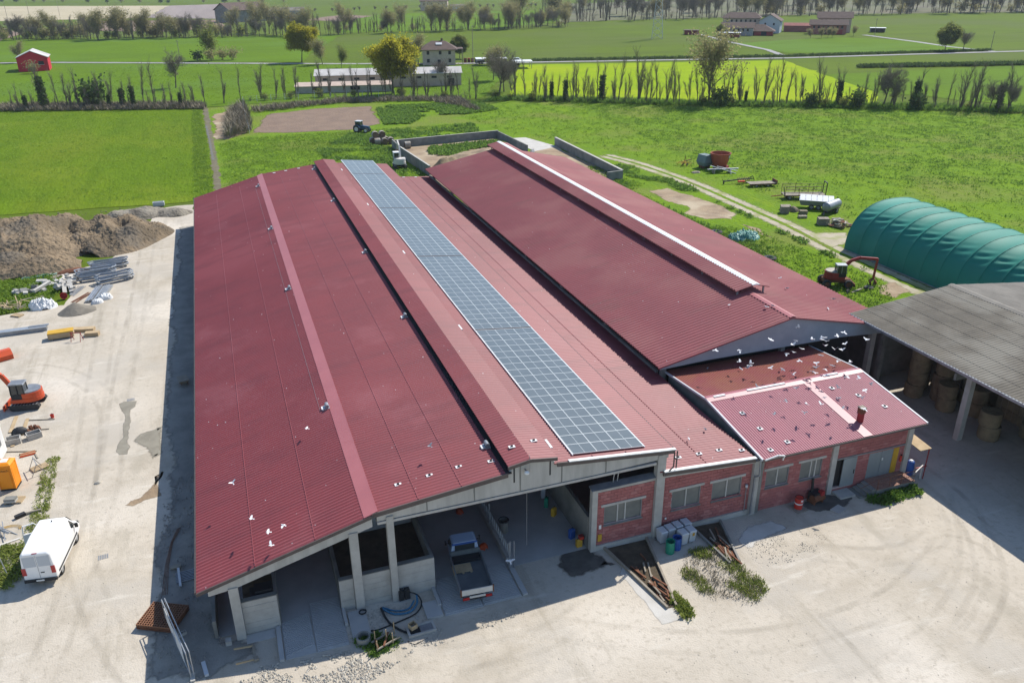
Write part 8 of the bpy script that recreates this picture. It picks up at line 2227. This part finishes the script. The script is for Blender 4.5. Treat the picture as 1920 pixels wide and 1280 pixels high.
# ---------------------------------------------------------------- pigeons
def pigeon_mesh(up, m, sit=False):
    rr = []
    for y, r, z in ((-0.17, 0.02, 0.0), (-0.10, 0.055, 0.0), (0.0, 0.075, 0.0), (0.09, 0.062, 0.015), (0.14, 0.04, 0.035), (0.18, 0.04, 0.05), (0.215, 0.02, 0.045), (0.235, 0.006, 0.04)):
        rr.append([(r*math.cos(a), y, z+r*math.sin(a)) for a in [k*math.pi/4 for k in range(8)]])
    mb = loft(rr)
    mb.add([(-0.03, -0.14, 0.01), (0.03, -0.14, 0.01), (0.075, -0.30, 0.0), (-0.075, -0.30, 0.0), (-0.03, -0.14, 0.0), (0.03, -0.14, 0.0), (0.075, -0.30, -0.01), (-0.075, -0.30, -0.01)], [(0, 1, 2, 3), (7, 6, 5, 4), (0, 4, 5, 1), (1, 5, 6, 2), (2, 6, 7, 3), (3, 7, 4, 0)])
    if not sit:
        for s in (-1, 1):
            pr = [(0.05, 0.0), (0.20, 0.6), (0.36, 0.8)]
            top = []
            for (d_, k) in ((0.04, 0.0), (0.19, 0.55), (0.37, 1.0)):
                z = 0.03+up*d_*(0.9 if d_ < 0.3 else 0.75)
                ch = (0.10, -0.10) if d_ < 0.1 else ((0.13, -0.09) if d_ < 0.3 else (0.03, -0.06))
                top += [(s*d_, ch[0], z), (s*d_, ch[1], z)]
            n = len(mb.v)
            mb.v += top+[(x, y, z-0.012) for x, y, z in top]
            mb.f += [tuple(n+i for i in f) for f in ((0, 1, 3, 2), (2, 3, 5, 4), (6, 8, 9, 7), (8, 10, 11, 9), (0, 2, 8, 6), (2, 4, 10, 8), (1, 7, 9, 3), (3, 9, 11, 5), (4, 5, 11, 10))]
    else:
        for s in (-1, 1):
            mb.add([(s*0.07, 0.08, 0.04), (s*0.085, -0.02, 0.03), (s*0.03, -0.26, 0.02), (s*0.03, -0.02, 0.075)], [(0, 1, 2), (0, 2, 3)])
            mb.cyl((s*0.025, 0.0, -0.05), (s*0.025, 0.01, -0.11), 0.008, 0.006, 5)
    return mb.mesh('pigeon', m, False)
PG = [pigeon_mesh(u, M_pigeon) for u in (0.9, 0.25, -0.5, 0.55)]
PGD = [pigeon_mesh(u, M_pigeon2) for u in (0.7, 0.1)]
PGS = [pigeon_mesh(0, M_pigeon, True), pigeon_mesh(0, M_pigeon2, True)]
fly = [(41.79,49.07,9.60), (39.71,49.65,8.60), (37.80,50.93,7.40), (37.10,49.82,7.00), (38.04,49.59,6.80), (37.93,49.54,6.60), (34.97,50.27,8.20), (41.77,49.13,8.40), (41.71,49.30,8.00), (41.69,49.14,7.40), (41.58,49.76,7.00), (43.22,48.92,8.40), (44.55,49.37,8.00), (43.68,48.14,8.80),
       (45.27,49.58,7.60), (45.26,49.60,7.20), (45.83,49.06,7.00), (45.22,48.37,8.60), (45.76,48.26,8.90), (46.69,48.95,7.40), (46.65,49.09,6.80), (44.00,48.53,7.00), (45.25,47.87,6.60), (45.71,46.94,6.80), (48.26,48.33,7.80), (43.03,49.76,7.20), (41.63,48.12,7.10), (42.66,47.43,7.00),
       (42.34,46.94,6.90), (41.75,46.36,6.80), (42.64,46.31,7.00), (38.73,47.97,7.00), (39.96,46.73,6.80), (42.73,42.03,7.20), (41.07,40.07,7.00), (40.71,42.32,6.80), (38.71,41.82,6.90), (38.00,42.55,6.70), (43.36,44.65,7.00), (43.76,43.79,7.20)]
random.seed(12)
for i, p in enumerate(fly):
    o = link('pigeon', PG[i % 4] if i % 7 else PGD[i % 2]); o.location = p
    o.scale = (0.7,)*3
    o.rotation_euler = (random.uniform(-.3, .3), random.uniform(-.35, .35), random.uniform(0, 6.3))
    tag(o, 'white pigeon flying in the flock above the red block annex' if i % 7 else 'grey pigeon flying in the flock above the red block annex', 'pigeon', 'white pigeons in flight over the annex' if i % 7 else 'grey pigeons in flight over the annex')
shadow_birds = [(35.5, 45.2, 7.3), (36.5, 43.0, 7.0), (38.2, 44.1, 7.2), (39.6, 42.6, 6.9), (37.0, 41.5, 6.7), (40.6, 45.4, 7.6), (41.5, 43.4, 7.0), (43.0, 46.0, 7.4), (44.2, 43.0, 7.0), (38.8, 46.6, 7.5), (36.0, 47.3, 7.8), (40.0, 41.0, 6.8), (42.2, 41.6, 6.9), (34.8, 42.0, 6.8)]  # added dark birds standing in for the flock's shadows and silhouettes
for i, p in enumerate(shadow_birds):
    o = link('pigeon', PGD[i % 2]); o.location = p; o.scale = (0.62,)*3
    o.rotation_euler = (random.uniform(-.3, .3), random.uniform(-.3, .3), random.uniform(0, 6.3))
    tag(o, 'dark pigeon standing for a bird shadow over the pink annex roof', 'pigeon', 'dark pigeons standing for bird shadows over the annex roof')
for i, (p, lab) in enumerate((((-2.34,46.72,6.60), 'white pigeon gliding over the left roof, highest of the group there'), ((-1.47,42.75,6.40), 'white pigeon with raised wings over the left roof'), ((0.26,40.90,6.80), 'small white pigeon over the left roof nearest the ridge band'), ((-0.61,40.82,6.60), 'white pigeon over the left roof just above the lowest one'), ((-0.57,39.93,6.30), 'lowest white pigeon over the left roof near its front edge'), ((13.24,38.17,2.60), 'white pigeon with spread wings flying in front of the feed barrier'), ((9.83,43.80,8.40), 'grey pigeon over the middle roof near the ridge gap'), ((2.85,51.43,6.90), 'tiny white pigeon above the left roof beside the fan motor'))):
    o = link('pigeon', PG[(i*3) % 4] if i != 6 else PGD[0]); o.location = p; o.scale = (0.8,)*3
    o.rotation_euler = (0.1, random.uniform(-.3, .3), R((20, 75, 60, 80, 95, -10, 40, 70)[i]))
    tag(o, lab, 'pigeon'); o.scale = (0.62,)*3 if i != 5 else (0.8,)*3
for i, (x, y, zz) in enumerate(((43.2, 55.2, 8.75), (43.7, 55.0, 8.86), (41.0, 57.6, 8.32), (49.6, 60.6, 7.72), (51.5, 64.2, 7.3), (53.4, 58.4, 6.9), (50.0, 55.2, 7.6), (35.6, 52.0, 5.52), (38.0, 50.8, 5.64), (30.5, 44.0, 5.15), (28.5, 43.0, 5.3))):
    o = link('pigeon', PGS[i % 2]); o.location = (x, y, zz+0.14); o.scale = (0.8,)*3; o.rotation_euler = (0, 0, random.uniform(0, 6.3))
    tag(o, 'white pigeon perched on one of the red roofs' if i % 2 == 0 else 'grey pigeon perched on one of the red roofs', 'pigeon', 'perched white pigeons' if i % 2 == 0 else 'perched grey pigeons')

# ---------------------------------------------------------------- the air
hz = MB().b2(-2600, 2600, -60, 3600, -1.2, 75).build('haze', None)
hz['kind'] = 'stuff'
hm = bpy.data.materials.new('thin haze'); hm.use_nodes = True
hn = hm.node_tree.nodes; hn.clear()
ho = hn.new('ShaderNodeOutputMaterial'); hv_ = hn.new('ShaderNodeVolumePrincipled')
hv_.inputs['Color'].default_value = (0.80, 0.88, 1.0, 1)
hv_.inputs['Density'].default_value = 0.00009
hm.node_tree.links.new(hv_.outputs[0], ho.inputs['Volume'])
hz.data.materials.append(hm)
